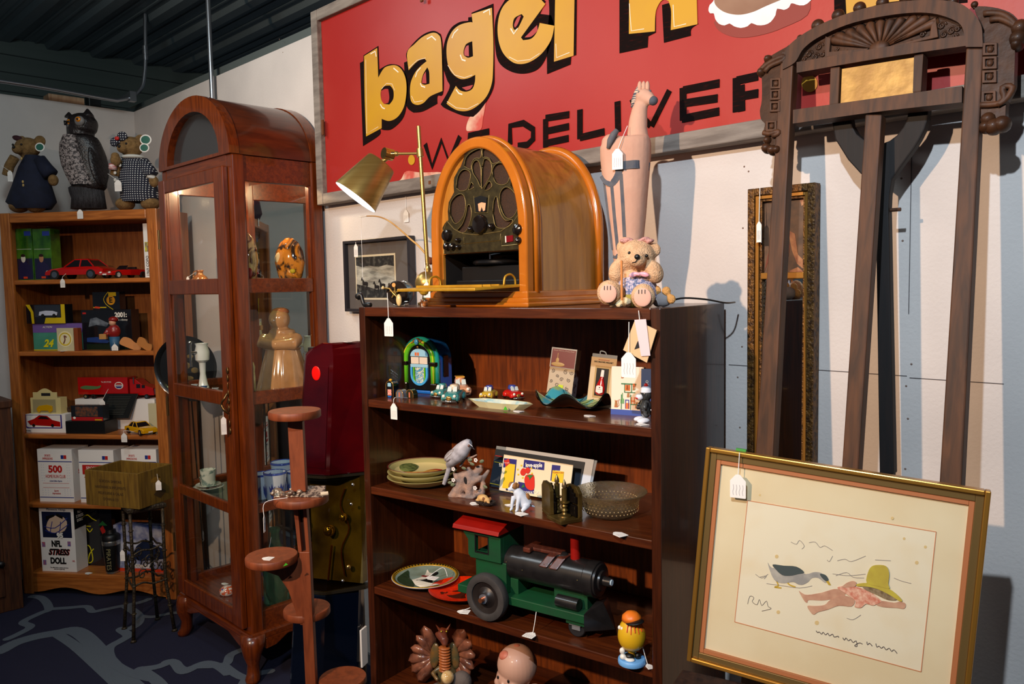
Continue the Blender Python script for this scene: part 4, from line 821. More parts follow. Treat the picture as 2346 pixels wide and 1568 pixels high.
def wrap(b,pts,wd,off=.0015):
 A=[]
 for x,y in pts:
  v=HP(x,y);zc=v[1]
  for i in range(len(rings)-1):
   if rings[i][0][2]<=zc<=rings[i+1][0][2]or i==len(rings)-2:break
  k=min(1,max(0,(zc-rings[i][0][2])/(rings[i+1][0][2]-rings[i][0][2])))
  x0=rings[i][0][0]*(1-k)+rings[i+1][0][0]*k;x1=rings[i][12][0]*(1-k)+rings[i+1][12][0]*k
  dd=abs(rings[i][6][1])*(1-k)+abs(rings[i+1][6][1])*k
  cx_,rx=(x0+x1)/2,abs(x1-x0)/2;u=max(-.985,min(.985,(v[0]-cx_)/rx))
  A.append((v[0],-(dd*(1-abs(u)**2.5)**(1/2.5)+off),v[1]))
 P=smooth_pts(A,4);vs=[]
 for i,p in enumerate(P):
  d=(P[min(i+1,len(P)-1)]-P[max(i-1,0)]);q=Vector((-d.z,0,d.x)).normalized()*wd/2
  vs+=[p+q,p-q,p+q+Vector((0,.004,0)),p-q+Vector((0,.004,0))]
 fs=[]
 for i in range(len(P)-1):
  for a,c_ in((0,1),(1,3),(3,2),(2,0)):fs.append((i*4+a,i*4+c_,i*4+4+c_,i*4+4+a))
 b.add(vs,fs)
part('painted_girth',slate,t,lambda b:wrap(b,[(240,590),(300,583),(360,578),(425,582)],.02))
part('painted_blanket',slate,t,lambda b:wrap(b,[(122,640),(150,680),(190,700),(225,660),(245,600)],.016))
for L in([(140,690),(165,900),(190,1120)],[(190,710),(205,900),(225,1120)],[(250,640),(262,850),(270,1040)]):part('painted_stripe',slate,t,lambda b:wrap(b,L,.008))
part('painted_band',slate,t,lambda b:wrap(b,[(192,1160),(230,1165),(300,1160)],.012))
part('saddle',slate,t,lambda b:b.tube([(HP(x,y)[0],-.052,HP(x,y)[1])for x,y in((168,480),(185,430),(205,390),(228,360))],[.004,.009,.009,.006],8),sm=True)
price_tag('white price tag hanging round the neck of the carved horse',HF.w(HP(278,310,-.03)[0],-.03,HP(278,310,-.03)[1]),HF.w(*(lambda q:(q[0],-.062,q[1]))(HP(212,470,-.062))),.027,.05,yaw=20,str_pts=[HF.w(*(lambda q:(q[0],-.03,q[1]))(HP(278,310,-.03))),HF.w(*(lambda q:(q[0],-.058,q[1]))(HP(240,400,-.058))),HF.w(*(lambda q:(q[0],-.062,q[1]))(HP(212,470,-.062)))])
# wooden block behind the bear
t=thing('wooden_box','small reddish wooden box behind the seated teddy bear','box',top_at(1392,.14),8.45)
part('body',mahh,t,lambda b:b.box(-.022,.095,0,.035,0,.048),bev=.002)
part('lid',mahh,t,lambda b:b.box(-.024,.097,-.002,.037,.048,.056),bev=.002)
# seated teddy bear
plush=mat('cream_plush',(218,178,138),.95,0,(200,156,116),60,bump=1.0,bs=260)
BB=top_at(1452,.055);BF=Fr(BB,25)
def BP(x,y,d=0):q=BF.hit(1340+x/2.851,180+y/2.851,1,d);return(q.x,q.z)
t=thing('teddy_bear','cream teddy bear in a flowered top sitting at the front of the bookcase','teddy bear',BF.o,25)
hd=BP(335,1160);bd=BP(330,1320)
def bear(b):
 b.ell((bd[0],.01,bd[1]-.002),(.042,.036,.046))
 b.ell((hd[0],0,hd[1]),(.044,.038,.038))
 m_=BP(345,1185,-.03);b.ell((m_[0],-.034,m_[1]),(.02,.018,.017))
 for x,y in((245,1105),(448,1120)):e=BP(x,y);b.ell((e[0],.006,e[1]),(.016,.009,.017))
 a=BP(210,1260,-.01);b.ell((a[0],-.012,a[1]),(.019,.02,.028),(0,15,0))
 a=BP(455,1265,-.01);b.ell((a[0],-.012,a[1]),(.02,.022,.027),(0,-20,0))
 for x,y,o in((150,1400,1),(375,1425,0)):
  f=BP(x,y,-.06);f=(f[0],max(.024,f[1]));b.ell((f[0],-.05,f[1]),(.028,.017,.029))
  b.tube([(f[0]*.4+bd[0]*.6,-.0,.026),(f[0],-.04,f[1]-.002)],[.026,.022],12)
part('body',plush,t,bear,fuse=.003)
part('top',mat('flowered_cloth',(92,104,142),.9,0,(196,182,190),220,lo=.42,hi=.6),t,lambda b:b.loft([[(bd[0]+rx*math.cos(a),.008+ry*math.sin(a),z)for a in[2*PI*j/24 for j in range(24)]]for rx,ry,z in((.05,.044,.022),(.05,.043,.04),(.044,.038,.062),(.03,.026,.078))],cap=False),sm=True)
part('fringe',mat('pink_mohair',(206,150,140),.95,bump=1,bs=300),t,lambda b:[b.ell((hd[0]-.028+k*.012,-.002,hd[1]+.034+.004*math.sin(k*2)),(.011,.014,.005),(0,20-k*8,0))for k in range(6)],fuse=.003)
ns=BP(340,1165,-.055)
part('nose',BLACK,t,lambda b:b.ell((ns[0],-.0525,ns[1]),(.0065,.005,.006)),sm=True)
for x,y in((402,1158),(290,1140)):e=BP(x,y,-.036);part('eye',BLACK,t,lambda b:b.ell((e[0],-.034,e[1]),.0038),sm=True)
part('mouth',INK,t,lambda b:b.tube([(ns[0],-.0535,ns[1]-.006),(ns[0]-.004,-.0525,ns[1]-.011),(ns[0]-.012,-.048,ns[1]-.013)],.0009,5))
bw=BP(345,1280,-.05)
pinkr=mat('pink_satin',(230,160,172),.35)
part('bow',pinkr,t,lambda b:[b.ell((bw[0]+s_*.012,-.036,bw[1]),(.012,.004,.006),(0,s_*15,0))for s_ in(-1,1)]and b.ell((bw[0],-.038,bw[1]),.004),fuse=.0016)
for x,y in((150,1405),(375,1430)):
 f=BP(x,y,-.068);f=(f[0],max(.024,f[1]))
 part('foot_pad',mat('pink_suede',(220,170,148),.8),t,lambda b:b.ell((f[0],-.0655,f[1]),(.020,.003,.021)),sm=True)
 part('toe_stitch',INK,t,lambda b:[b.cyl((f[0]-.008+k*.007,-.069,f[1]+.008),(f[0]-.008+k*.007,-.068,f[1]+.017),.0008,n=5)for k in range(3)])
st0=BP(238,1190,-.075);st1=BP(240,1450,-.075)
part('stick',mat('orange_dowel',(206,128,66),.6),t,lambda b:b.cyl((st0[0],-.072,st0[1]),(st1[0],-.072,max(.006,st1[1])),.0028,n=8))
part('skirt',mat('olive_felt',(150,136,60),.9),t,lambda b:b.ell((bd[0]-.005,-.018,.018),(.03,.024,.018)),sm=True)
tg=BP(350,1480,-.07);w1=BF.w(tg[0],-.066,.012)
# small ornaments round the bear
t=thing('cotton_lamb','little cream woolly ornament at the bear\'s feet','ornament',top_at(1424,.012),15)
part('fleece',mat('cream_fleece',(222,200,160),.95,bump=1,bs=200),t,lambda b:[b.ell((random.uniform(-.024,.024),random.uniform(-.009,.009),random.uniform(.007,.018)),.0075,n=8,k=6)for k in range(26)],fuse=.0022)
t=thing('plush_duckling','small tan and grey soft toy sitting right of the teddy bear','soft toy',top_at(1519,.08),8)
part('body',mat('grey_plush',(150,142,140),.95),t,lambda b:b.ell((0,0,.018),(.022,.016,.018))and b.ell((-.012,0,.012),(.012,.016,.012)),fuse=.002)
part('ear',mat('tan_plush',(196,146,84),.95,bump=1,bs=300),t,lambda b:[b.ell((x,-.008,z),(.011,.007,.011))for x,z in((-.012,.038),(.012,.036),(.024,.018))],fuse=.002)
t=thing('power_cable','thin black cable running back across the bookcase top','cable',top_at(1530,.1),8.45)
part('cable',BLACK,t,lambda b:b.tube(smooth_pts([(-.02,.02,.004),(.01,.05,.018),(.05,.1,.014),(.075,.16,.004),(.07,.24,.003)],5),.0022,6),sm=True)
w1=DK.w(*(lambda q:(q.x,-.004,q.z))(DK.hit(1463,712,1,-.004)))
crd=mat('kraft_card',(214,176,132),.8)
q=DK.w(*(lambda q:(q.x,-.014,q.z))(DK.hit(1466,729,1,-.014)))
t=thing('booklet_tag','tan square booklet tag hanging crookedly below the teddy bear','tag',q,8.45)
part('card',crd,t,lambda b:b.plate([(-.012,-.004),(.04,-.026),(.016,-.098),(-.042,-.072)],0,.003))
part('logo',INK,t,lambda b:b.plate([(-.006,-.052),(.006,-.045),(.004,-.064),(-.014,-.07)],-.0005,0))
part('string',STRING,t,lambda b:b.tube([(0,0,-.01),tuple(Fr(q,8.45).i@w1)],.0009,5))
t=thing('pink_slip','narrow pink paper slip pinned over the tan booklet tag','label',q,8.45)
part('slip',mat('pink_paper',(226,196,196),.8),t,lambda b:b.plate([(-.012,-.004),(.016,-.002),(.026,-.082),(.004,-.084)],-.003,-.0022))
q2=DK.w(*(lambda q:(q.x,-.02,q.z))(DK.hit(1440,812,1,-.02)))
price_tag('large white price tag hanging lowest on the string from the teddy bear',DK.w(*(lambda q:(q.x,-.018,q.z))(DK.hit(1441,738,1,-.018))),q2,.036,.056,yaw=8)
# ---------------------------------------------------------------- first shelf of the walnut bookcase
def S_(k,px,py):
 z=DZ[k]if k>=0 else DT
 q=DK.hit(px,py,2,z);return DK.w(q.x,max(.004,min(DD-.05,q.y)),z)
def PR(F,ox,oy,sc):
 def P(x,y,d=0):q=F.hit(ox+x/sc,oy+y/sc,1,d);return(q.x,q.z)
 return P
A_=(820,740,5.586);B_=(1180,700,5.228);C_=(830,980,6.34);D_=(1100,1000,5.586);E_=(850,1170,6.03);G_=(1020,1170,3.94);H_=(900,1400,5.865)
glaz=dict(rough=.12,coat=.8)
# ceramic jukebox
o=S_(0,965,902);F=Fr(o,12);P=PR(F,*A_)
t=thing('ceramic_jukebox','glazed green and blue jukebox figure standing at the left of the top shelf','figurine',o,12)
jb=mat('jukebox_blue',(24,96,176),**glaz);jg=mat('jukebox_green',(96,180,30),**glaz);jy=mat('jukebox_yellow',(214,206,50),**glaz)
jt_=mat('jukebox_teal',(30,140,128),**glaz);jk=mat('jukebox_black',(20,20,22),**glaz);jl=mat('jukebox_pale_blue',(150,196,216),**glaz);jc=mat('jukebox_cyan',(70,160,214),**glaz)
x0,x1=P(580,700)[0],P(1020,700)[0];zt=P(800,190)[1];cx_=(x0+x1)/2;hw_=(x1-x0)/2;zm=zt-hw_*1.05
def ja(o_,n=20,zb=.012):return[(cx_+(hw_+o_),zb)]+[(cx_+(hw_+o_)*math.cos(PI*i/n),zm+(hw_*1.05+o_)*math.sin(PI*i/n))for i in range(n+1)]+[(cx_-(hw_+o_),zb)]
part('cabinet',jb,t,lambda b:b.plate([ja(-.003)],.004,.075),bev=.004)
part('side_grille',jk,t,lambda b:b.box(cx_+hw_-.004,cx_+hw_+.0005,.03,.055,.05,.115),bev=.004)
part('front_panel',jk,t,lambda b:b.plate([ja(-.012)],-.001,.006))
def jar(b,o_,y,r,zlo,zhi=9):
 pts=[(cx_+(hw_+o_)*s_,y,z)for s_,z in()]+[(p[0],y,p[1])for p in ja(o_,28,zlo)]
 b.tube(pts,r,10)
part('green_tube',jg,t,lambda b:jar(b,-.014,-.002,.0085,.03),sm=True)
part('teal_tube',jt_,t,lambda b:jar(b,-.005,.006,.0085,.03),sm=True)
part('yellow_line',jy,t,lambda b:jar(b,-.009,-.0085,.0018,.03),sm=True)
part('tube_clasp',mat('black_gold_glaze',(40,32,20),.15,.5),t,lambda b:[b.box(cx_+s_*(hw_-.011)-.012,cx_+s_*(hw_-.011)+.012,-.013,.014,P(800,520)[1]-.006,P(800,520)[1]+.006)for s_ in(-1,1)],bev=.002,each=True)
part('foot',mat('black_gold_glaze',(40,32,20)),t,lambda b:[b.box(cx_+s_*(hw_-.010)-.012,cx_+s_*(hw_-.010)+.012,-.012,.03,0.006,.034)for s_ in(-1,1)],bev=.004,each=True)
part('base',jb,t,lambda b:b.box(cx_-hw_+.002,cx_+hw_-.002,-.004,.07,0.0,.01),bev=.003)
part('crown',mat('gold_glaze',(190,140,70),.15,.7),t,lambda b:[b.ell((cx_+a,-.008,zt-.01+c_),r)for a,c_,r in((-.012,0,.006),(.012,0,.006),(0,.004,.006),(-.02,-.006,.004),(.02,-.006,.004),(0,-.018,.004))],fuse=.0015)
part('crown_gem',jc,t,lambda b:b.ell((cx_,-.014,zt-.012),(.008,.005,.009)),sm=True)
z1,z2,z3,z4,z5=[P(800,y)[1]for y in(330,430,525,570,820)];w_=hw_*.5
part('display_dome',jl,t,lambda b:b.plate([[(cx_-w_,z2),(cx_+w_,z2)]+[(cx_+w_*math.cos(a),z2+(z1-z2)*math.sin(a))for a in[PI*i/10 for i in range(11)]]],-.004,0),bev=.001)
part('painted_records',mat('orange_glaze',(214,110,60),**glaz),t,lambda b:[b.box(cx_+a,cx_+a+.007,-.0048,-.004,z2+.002,z2+.012)for a in(-.015,-.006)])
part('title_strip',mat('cream_glaze',(222,204,184),**glaz),t,lambda b:[b.box(cx_+a,cx_+a+w_*.9,-.003,0,z3,z2-.002)for a in(-w_*.95,.001)])
part('chrome_bar',jl,t,lambda b:b.box(cx_-w_,cx_+w_,-.005,0,z4,z3-.001),bev=.001)
def ush(r0_,r1_):return[(cx_-r0_,z4),(cx_-r1_,z4)]+[(cx_-r1_*math.cos(a),z5+r0_*1.0+.004-r1_*math.sin(a))for a in[PI*i/12 for i in range(13)]]+[(cx_+r1_,z4),(cx_+r0_,z4)]+[(cx_+r0_*math.cos(a),z5+r0_*1.0+.004-r0_*math.sin(a))for a in[PI*i/12 for i in range(13)]]
part('blue_border',jc,t,lambda b:b.plate([ush(w_,w_*.78)],-.006,0),bev=.001)
part('green_border',jg,t,lambda b:b.plate([ush(w_*.7,w_*.55)],-.005,0),bev=.001)
part('lattice',mat('lattice_glaze',(210,206,180),.2,0,(80,140,170),220,lo=.48,hi=.52),t,lambda b:b.box(cx_-w_*.5,cx_+w_*.5,-.002,0,z5+.012,z4))
for s_ in(-1,1):part('lattice_wire',jl,t,lambda b:[b.tube([(cx_-s_*w_*.45,-.003,z),(cx_+s_*w_*.45,-.003,z+.014)],.0009,5)for z in[z5+.014+.009*i for i in range(int(max(1,(z4-z5-.03)/.009)))]])
# little jukebox and two domed shakers in front
def mini(loc,deg,label,front,body):
 t=thing('jukebox_shaker',label,'shaker',loc,deg)
 A=[(.0135,0)]+[(.0135*math.cos(a),.034+.015*math.sin(a))for a in[PI*i/12 for i in range(13)]]+[(-.0135,0)]
 part('body',body,t,lambda b:b.plate([A],-.012,.014),bev=.003)
 part('arch_rim',mat('gold_glaze',(190,140,70)),t,lambda b:b.tube([(p[0],-.012,p[1])for p in A],.0013,6),sm=True)
 part('grille',mat('pink_check',(214,90,84),.3,0,(226,190,170),300,lo=.48,hi=.52),t,lambda b:b.box(-.007,.007,-.0135,-.012,.006,.024),bev=.001)
 part('window',front,t,lambda b:b.box(-.006,.006,-.014,-.012,.032,.043),bev=.002)
 part('foot',jb,t,lambda b:b.box(-.006,.006,-.0138,-.012,.001,.005))
 part('cap',mat('yellow_glaze',(220,160,40),**glaz),t,lambda b:b.ell((0,-.006,.051),(.005,.005,.004)),sm=True)
 return t
mini(S_(0,899,910),15,'tiny black and gold jukebox salt shaker at the far left of the top shelf',jl,jk)
for px,lab,m_,dd in((920,'small clear grey domed shaker right of the tiny jukebox',mat('smoky_glass',(96,100,108),.08,0,coat=1),0),(943,'small olive black domed shaker touching the clear one',mat('olive_black_glaze',(42,38,20),.1,coat=1),0)):
 t=thing('domed_shaker',lab,'shaker',S_(0,px,912),8)
 A=[(.014,0)]+[(.014*math.cos(a),.010+.015*math.sin(a))for a in[PI*i/12 for i in range(13)]]+[(-.014,0)]
 part('dome',m_,t,lambda b:b.plate([A],-.008,.012),bev=.003)
 part('gold_rim',mat('gold_glaze',(190,140,70)),t,lambda b:b.tube([(p[0],-.008,p[1])for p in A],.0011,6),sm=True)
 part('label_strip',mat('salmon_strip',(206,110,80),.4),t,lambda b:b.box(-.002,.002,-.0095,-.008,.002,.017))
a_=DK.w(*DK.hit(934,914,2,DZ[0]));a_.z=o.z+.002
h_=DK.w(*(lambda q:(q.x,-.008,q.z))(DK.hit(902,928,1,-.008)))
e_=DK.w(*(lambda q:(q.x,-.004,q.z+.002))(DK.hit(905,913,1,-.004)))
price_tag('white price tag hanging over the left front edge of the top shelf',a_,h_,.025,.045,yaw=8,str_pts=[a_,e_,h_])
def cartoon_car(name,label,loc,deg,body,top=None,s=1.0,kind='car',group=None,hood=None):
 """plump glazed vintage car, nose to -x... local +x is the nose"""
 t=thing(name,label,'figurine',loc,deg,group,sc=s)
 hull=[(-.040,.006),(-.043,.018),(-.036,.027),(-.022,.031),(.010,.029),(.034,.024),(.043,.015),(.042,.006)]
 def h(b):
  R=[]
  for y,k in((-.021,.72),(-.018,.93),(-.008,1.0),(.008,1.0),(.018,.93),(.021,.72)):
   R.append([(x*(.9+.1*k),y,.006+(z-.006)*k)for x,z in hull])
  b.loft(R)
 part('body',body,t,h,sm=True,sub=1)
 part('cabin',top or body,t,lambda b:b.loft([[(x*(1-.18*kk)-.004,y*(1-.25*kk),.026+zz_)for x,y in((-.026,-.017),(.016,-.017),(.016,.017),(-.026,.017))]for kk,zz_ in((0,0),(.5,.012),(1,.018),(1.8,.0205))]),sm=True,sub=2)
 part('windscreen',mat('pale_glaze',(206,214,206),**glaz),t,lambda b:[b.hexa([(.010,y,.030),(.0145,y,.028),(.0145,y+.012,.028),(.010,y+.012,.030),(.004,y+.001,.041),(.0085,y+.001,.0405),(.0085,y+.011,.0405),(.004,y+.011,.041)])for y in(-.0135,.0015)])
 for x in(-.026,.026):
  for y in(-.0205,.0205):
   part('wheel',jk,t,lambda b:b.cyl((x,y-.003,.0085),(x,y+.003,.0085),.0085,n=14),sm=30)
   part('fender',body,t,lambda b:b.ell((x,y*.97,.013),(.013,.006,.010)),sm=True)
 part('grille',mat('gold_glaze',(190,140,70)),t,lambda b:b.ell((.0425,0,.014),(.003,.008,.006)),sm=True)
 part('bumper',mat('silver_glaze',(190,186,178),.1,.9),t,lambda b:[b.cyl((x,-.02,.006),(x,.02,.006),.0028,n=8)for x in(.045,-.045)],sm=True)
 part('headlight',mat('pearl_glaze',(236,226,208),**glaz),t,lambda b:[b.ell((.039,y,.019),.0045)for y in(-.015,.015)],sm=True)
 if hood:part('roof_stripe',hood,t,lambda b:b.box(-.022,.006,-.012,.012,.044,.0485),bev=.002)
 return t
teal=mat('teal_glaze',(62,132,128),**glaz)
cartoon_car('ceramic_car','teal glazed vintage car with a cream roof facing forward in front of the van',S_(0,1040,920),-60,teal,mat('cream_roof_glaze',(226,196,160),**glaz),1.05)
cartoon_car('ceramic_van','peach and teal glazed camper van behind the teal car',S_(0,1055,905),-35,mat('peach_glaze',(214,150,112),**glaz),mat('peach_glaze',(214,150,112)),1.15,hood=mat('orange_stripe_glaze',(222,156,60),**glaz))
cartoon_car('ceramic_car','teal glazed car half hidden at the left of the van',S_(0,1012,909),-70,teal,teal,.85)
cartoon_car('shaker_car','yellow glazed toy car with blue seats beside the red one',S_(0,1120,913),-62,mat('mustard_glaze',(206,166,50),**glaz),mat('blue_glaze',(60,74,150),**glaz),.82)
cartoon_car('shaker_car','red glazed toy car with a blue back on the pale boat tray',S_(0,1176,913),-150+130,mat('red_glaze',(196,30,24),**glaz),mat('blue_glaze',(60,74,150)),.84)
# pale boat-shaped tray
o=S_(0,1140,936);F=Fr(o,8.45)
t=thing('boat_tray','pale cream and blue faceted pottery tray lying at the shelf edge','tray',o,8.45)
w_=F.hit(1215,922,1,0).x;w0=F.hit(1066,920,1,0).x
def boat(b,k0,k1,zz0,zz1,in_=0):
 R=[]
 for k,z in((k0,zz0),(k1,zz1)):
  R.append([((w0+(w_-w0)*u)*1*k+(w0+w_)/2*(1-k),v*.032*k+.012,z)for u,v in((0,0),(.14,-.75),(.38,-1),(.66,-1),(.88,-.75),(1,0),(.88,.75),(.66,1),(.38,1),(.14,.75))])
 return R
part('dish',mat('cream_pottery',(214,208,160),.25,coat=.5),t,lambda b:b.loft(boat(b,.72,1.0,0,.017)+boat(b,.95,.66,.017,.006)))
part('painted_lining',mat('pale_blue_pottery',(140,182,190),.2,0,(220,216,190),40,coat=.6),t,lambda b:b.loft(boat(b,.9,.66,.0165,.0068),cap=False))
g_=F.hit(1158,935,1,-.025)
part('green_sticker',mat('green_sticker',(60,170,30),.6),t,lambda b:b.plate([(g_.x-.008,.002),(g_.x+.006,.003),(g_.x-.001,.012)],-.0245,-.0235))
o2=S_(0,1186,944)
price_tag('white price tag lying in front of the pale boat tray',o2,o2+Vector((-.01,0,.001)),.02,.026,yaw=95,flat=True)
# tall narrow boxed miniature
o=S_(0,1278,921);F=Fr(o,16);P=PR(F,*B_)
t=thing('miniature_box','tall box with a swirl pattern and maroon window leaning on the shelf','box',o,16)
t.rotation_euler=(math.radians(-9),math.radians(5),math.radians(16))
bw_,bh_=.076,.148
part('carton',mat('stone_card',(188,168,140),.7),t,lambda b:b.box(-bw_/2,bw_/2,0,.03,0,bh_),bev=.001)
part('window_panel',mat('maroon_card',(112,18,38),.4),t,lambda b:b.box(-bw_/2+.003,bw_/2-.001,-.001,0,bh_*.64,bh_-.002))
part('window_frame',mat('silver_card',(176,178,184),.4),t,lambda b:b.plate([[(-bw_/2,bh_*.63),(bw_/2,bh_*.63),(bw_/2,bh_),(-bw_/2,bh_)],[(-bw_/2+.003,bh_*.64),(bw_/2-.002,bh_*.64),(bw_/2-.002,bh_-.004),(-bw_/2+.003,bh_-.004)]],-.002,0))
part('side_print',mat('grey_black_print',(110,104,108),.5,0,(40,30,34),70,lo=.45,hi=.55),t,lambda b:b.box(bw_/2,bw_/2+.0006,0,.03,0,bh_*.62))
part('gilt_picture',mat('gilt_picture',(190,160,100),.4),t,lambda b:b.ell((-.014,-.0012,bh_*.69),(.02,.0005,.006))and b.ell((-.017,-.0012,bh_*.76),(.005,.0005,.008))and b.box(-.018,-.016,-.0016,-.001,bh_*.8,bh_*.9))
text(t,'Unknown Miniatures of Precious Pewter',.0045,mat('pink_print',(230,200,200)),(0,-.0023,bh_-.008),sx=.85,ext=.0002)
ink2=mat('swirl_ink',(62,46,40),.7)
def sw(b):
 for x,z,r in((-.026,.084,.006),(.012,.083,.007),(-.01,.045,.007),(.022,.038,.006),(-.027,.03,.006),(.03,.083,.006),(.0,.02,.006),(-.028,.055,.005),(.002,.062,.006),(.024,.062,.006),(-.012,.07,.005),(.03,.014,.005),(-.018,.008,.004)):
  b.strokes([(x+r*(1-i/13)*math.cos(i*.8+x*90),z+r*(1-i/13)*math.sin(i*.8+x*90))for i in range(12)],.0012,-.0009,-.0003)
part('swirl_print',ink2,t,sw)
part('price_sticker',mat('lime_sticker',(190,206,30),.6),t,lambda b:b.box(-.004,.010,-.0014,-.0008,.037,.047))
# decorative magnet card with a ketchup bottle
o=S_(0,1372,934);F=Fr(o,14)
t=thing('magnet_card','cream blister card holding a red sauce bottle magnet behind the wavy dish','card',o,14)
t.rotation_euler=(math.radians(-8),math.radians(4),math.radians(14))
part('card',mat('cream_card',(206,178,138),.7),t,lambda b:b.box(-.036,.036,0,.002,0,.13))
part('hang_strip',mat('grey_strip',(122,130,138),.3),t,lambda b:b.box(-.034,.036,-.0005,.0025,.13,.139))
part('hanger',mat('clear_plastic',(200,214,226),.15,alpha=.6),t,lambda b:b.tube(smooth_pts([(-.012,.001,.137),(-.013,.001,.146),(.0,.001,.145),(.006,.001,.136)],4),.0016,6))
part('print_border',mat('tan_print',(176,142,90),.7),t,lambda b:b.box(-.022,.022,-.0008,0,.024,.108))
part('window',mat('black_window',(18,18,18),.25),t,lambda b:b.box(-.017,.017,-.0016,-.0006,.03,.102))
bt=part('bottle',mat('ketchup_red',(170,22,22),.15,coat=.7),t,lambda b:b.at((-.002,-.003,.032),(0,3,0),(1,.4,1)).lathe([(.008,0),(.013,.006),(.0135,.018),(.010,.03),(.005,.044),(.0045,.05),(.0005,.051)],16),sm=True)
part('cap',mat('white_cap',(226,214,200),.3),bt,lambda b:b.at((.0005,-.003,.08),(0,3,0),(1,.4,1)).lathe([(.0048,0),(.0048,.008),(.0042,.018),(.0005,.0185)],12),sm=30)
part('bottle_label',mat('white_cap',(226,214,200)),bt,lambda b:b.plate([(-.01,.04),(-.0005,.036),(.009,.04),(.008,.054),(.004,.057),(-.006,.057),(-.01,.054)],-.0092,-.008))
part('label_mark',INK,bt,lambda b:b.plate([(-.006,.047),(.005,.047),(.005,.0475),(-.006,.0475)],-.0096,-.009)and b.plate([(-.003,.053),(.002,.053),(-.0005,.050)],-.0096,-.009))
text(t,'DECORATIVE MAGNET',.0058,INK,(.0,-.001,.118),sx=.9,ext=.0002)
text(t,'Your personal accent',.0036,RED,(0,-.001,.124),ext=.0002)
text(t,'COLLECTIBLE',.004,INK,(0,-.001,.012),ext=.0002)
# book with a blue spine
o=S_(0,1440,952);F=Fr(o,16)
t=thing('picture_book','white picture book with cats on the cover and a blue spine','book',o,16)
t.rotation_euler=(math.radians(-4),0,math.radians(16))
kw,kh=.083,.118
part('cover',mat('book_cream',(232,214,190),.5),t,lambda b:b.box(-.046,.037,0,.014,0,kh),bev=.001)
part('pages',mat('book_pages',(226,216,200),.8),t,lambda b:b.box(-.044,.034,.001,.013,kh-.0005,kh+.0003))
part('spine_band',mat('book_blue',(24,66,124),.45),t,lambda b:b.box(.031,.056,-.0012,.0142,0,kh-.003))
part('foot_band',mat('book_foot_blue',(50,76,150),.45),t,lambda b:b.box(-.046,.031,-.0012,0,0,.013))
text(t,'condo',.014,mat('pale_print',(190,206,220)),(.045,-.0016,.07),rot=(90,-90,0),ext=.0003)
def cover(b,cs):
 for x0,x1,z0,z1 in cs:b.box(x0,x1,-.0012,0,z0,z1)
for nm,m_,cs in(('cover_shelf',mat('cover_green',(60,120,80),.6),((-.02,.018,.075,.078),(-.012,.016,.055,.057),(-.012,-.01,.055,.078),(.006,.008,.055,.078))),('cover_orange',mat('cover_orange',(214,110,50),.6),((-.01,.003,.06,.074),(.01,.016,.07,.078),(.004,.016,.034,.037),(.006,.008,.028,.045),(.013,.015,.028,.045),(-.008,.002,.016,.03))),('cover_shelf',mat('cover_green',(60,120,80)),((.004,.024,.026,.028),(.004,.006,.014,.05),(-.02,-.018,.014,.05))),('cover_blue',mat('cover_blue',(60,70,150),.6),((-.009,.0,.036,.038),(-.009,-.007,.016,.038),(-.001,.001,.016,.038)))):
 part(nm,m_,t,lambda b:cover(b,cs))
def cats(b):
 for x,z,s_ in((-.033,.018,1),(.02,.018,.9),(-.004,.062,.7),(-.018,.09,.6),(.012,.062,.6),(-.002,.044,.7)):
  b.at((x,0,z),(0,0,0),(s_,1,s_)).plate([(-.004,0),(.004,0),(.0045,.008),(.003,.012),(.004,.018),(.002,.0165),(-.001,.0165),(-.003,.018),(-.0025,.012)],-.0012,0)
  b.strokes([(.004,.001),(.008,.006),(.006,.014),(.009,.02)],.0012,-.0012,-.0004,3)
part('cover_cat',mat('cat_brown',(186,92,54),.6,0,(150,120,60),90),t,cats)
part('cover_bottle',mat('bottle_green',(110,160,100),.6),t,lambda b:b.at().plate([(-.021,.028),(-.012,.028),(-.012,.038),(-.0155,.042),(-.0155,.054),(-.0175,.054),(-.0175,.042),(-.021,.038)],-.0012,0))
# wavy black dish
o=S_(0,1298,938);F=Fr(o,8.45)
t=thing('wavy_dish','wavy black art glass dish lined with turquoise at the shelf front','dish',o,8.45)
dw_=(F.hit(1382,932,1,0).x-F.hit(1218,932,1,0).x)/2;dcx=(F.hit(1382,932,1,0).x+F.hit(1218,932,1,0).x)/2
def wv(a):return.5+.5*math.cos(5*a+.6)
def dish(b,off):
 R=[]
 for k in(.18,.45,.7,.9,1.0):
  R.append([(dcx+dw_*k*math.cos(a),.03+dw_*.62*k*math.sin(a),off+.004+k**2.2*(.008+.034*wv(a)))for a in[2*PI*j/60 for j in range(60)]])
 return R
part('dish',mat('black_art_glass',(10,14,12),.08,coat=1),t,lambda b:b.loft(dish(b,-.003)+list(reversed(dish(b,0)))),sm=60)
part('turquoise_lining',mat('turquoise_enamel',(60,142,156),.15,0,(130,150,92),26,lo=.45,hi=.55,coat=.8),t,lambda b:b.loft([[(p[0]*1,p[1],p[2]+.0012)for p in r]for r in dish(b,0)[:-1]]+[[((p[0]-dcx)*.97+dcx,(p[1]-.03)*.97+.03,p[2]+.0006)for p in dish(b,0)[-1]]],cap=False),sm=60)
part('dark_line',jk,t,lambda b:[b.tube([(dcx+dw_*k*math.cos(a),.03+dw_*.62*k*math.sin(a),.0058+k**2.2*(.008+.034*wv(a)))for k in(.2,.45,.7,.85,.96)],.0008,5)for a in(.2,.95,1.6,2.2,2.8,4.6)])
o2=S_(0,1342,953);price_tag('white price tag lying in front of the wavy dish',o2,o2+Vector((0,0,.001)),.02,.028,yaw=80,flat=True)
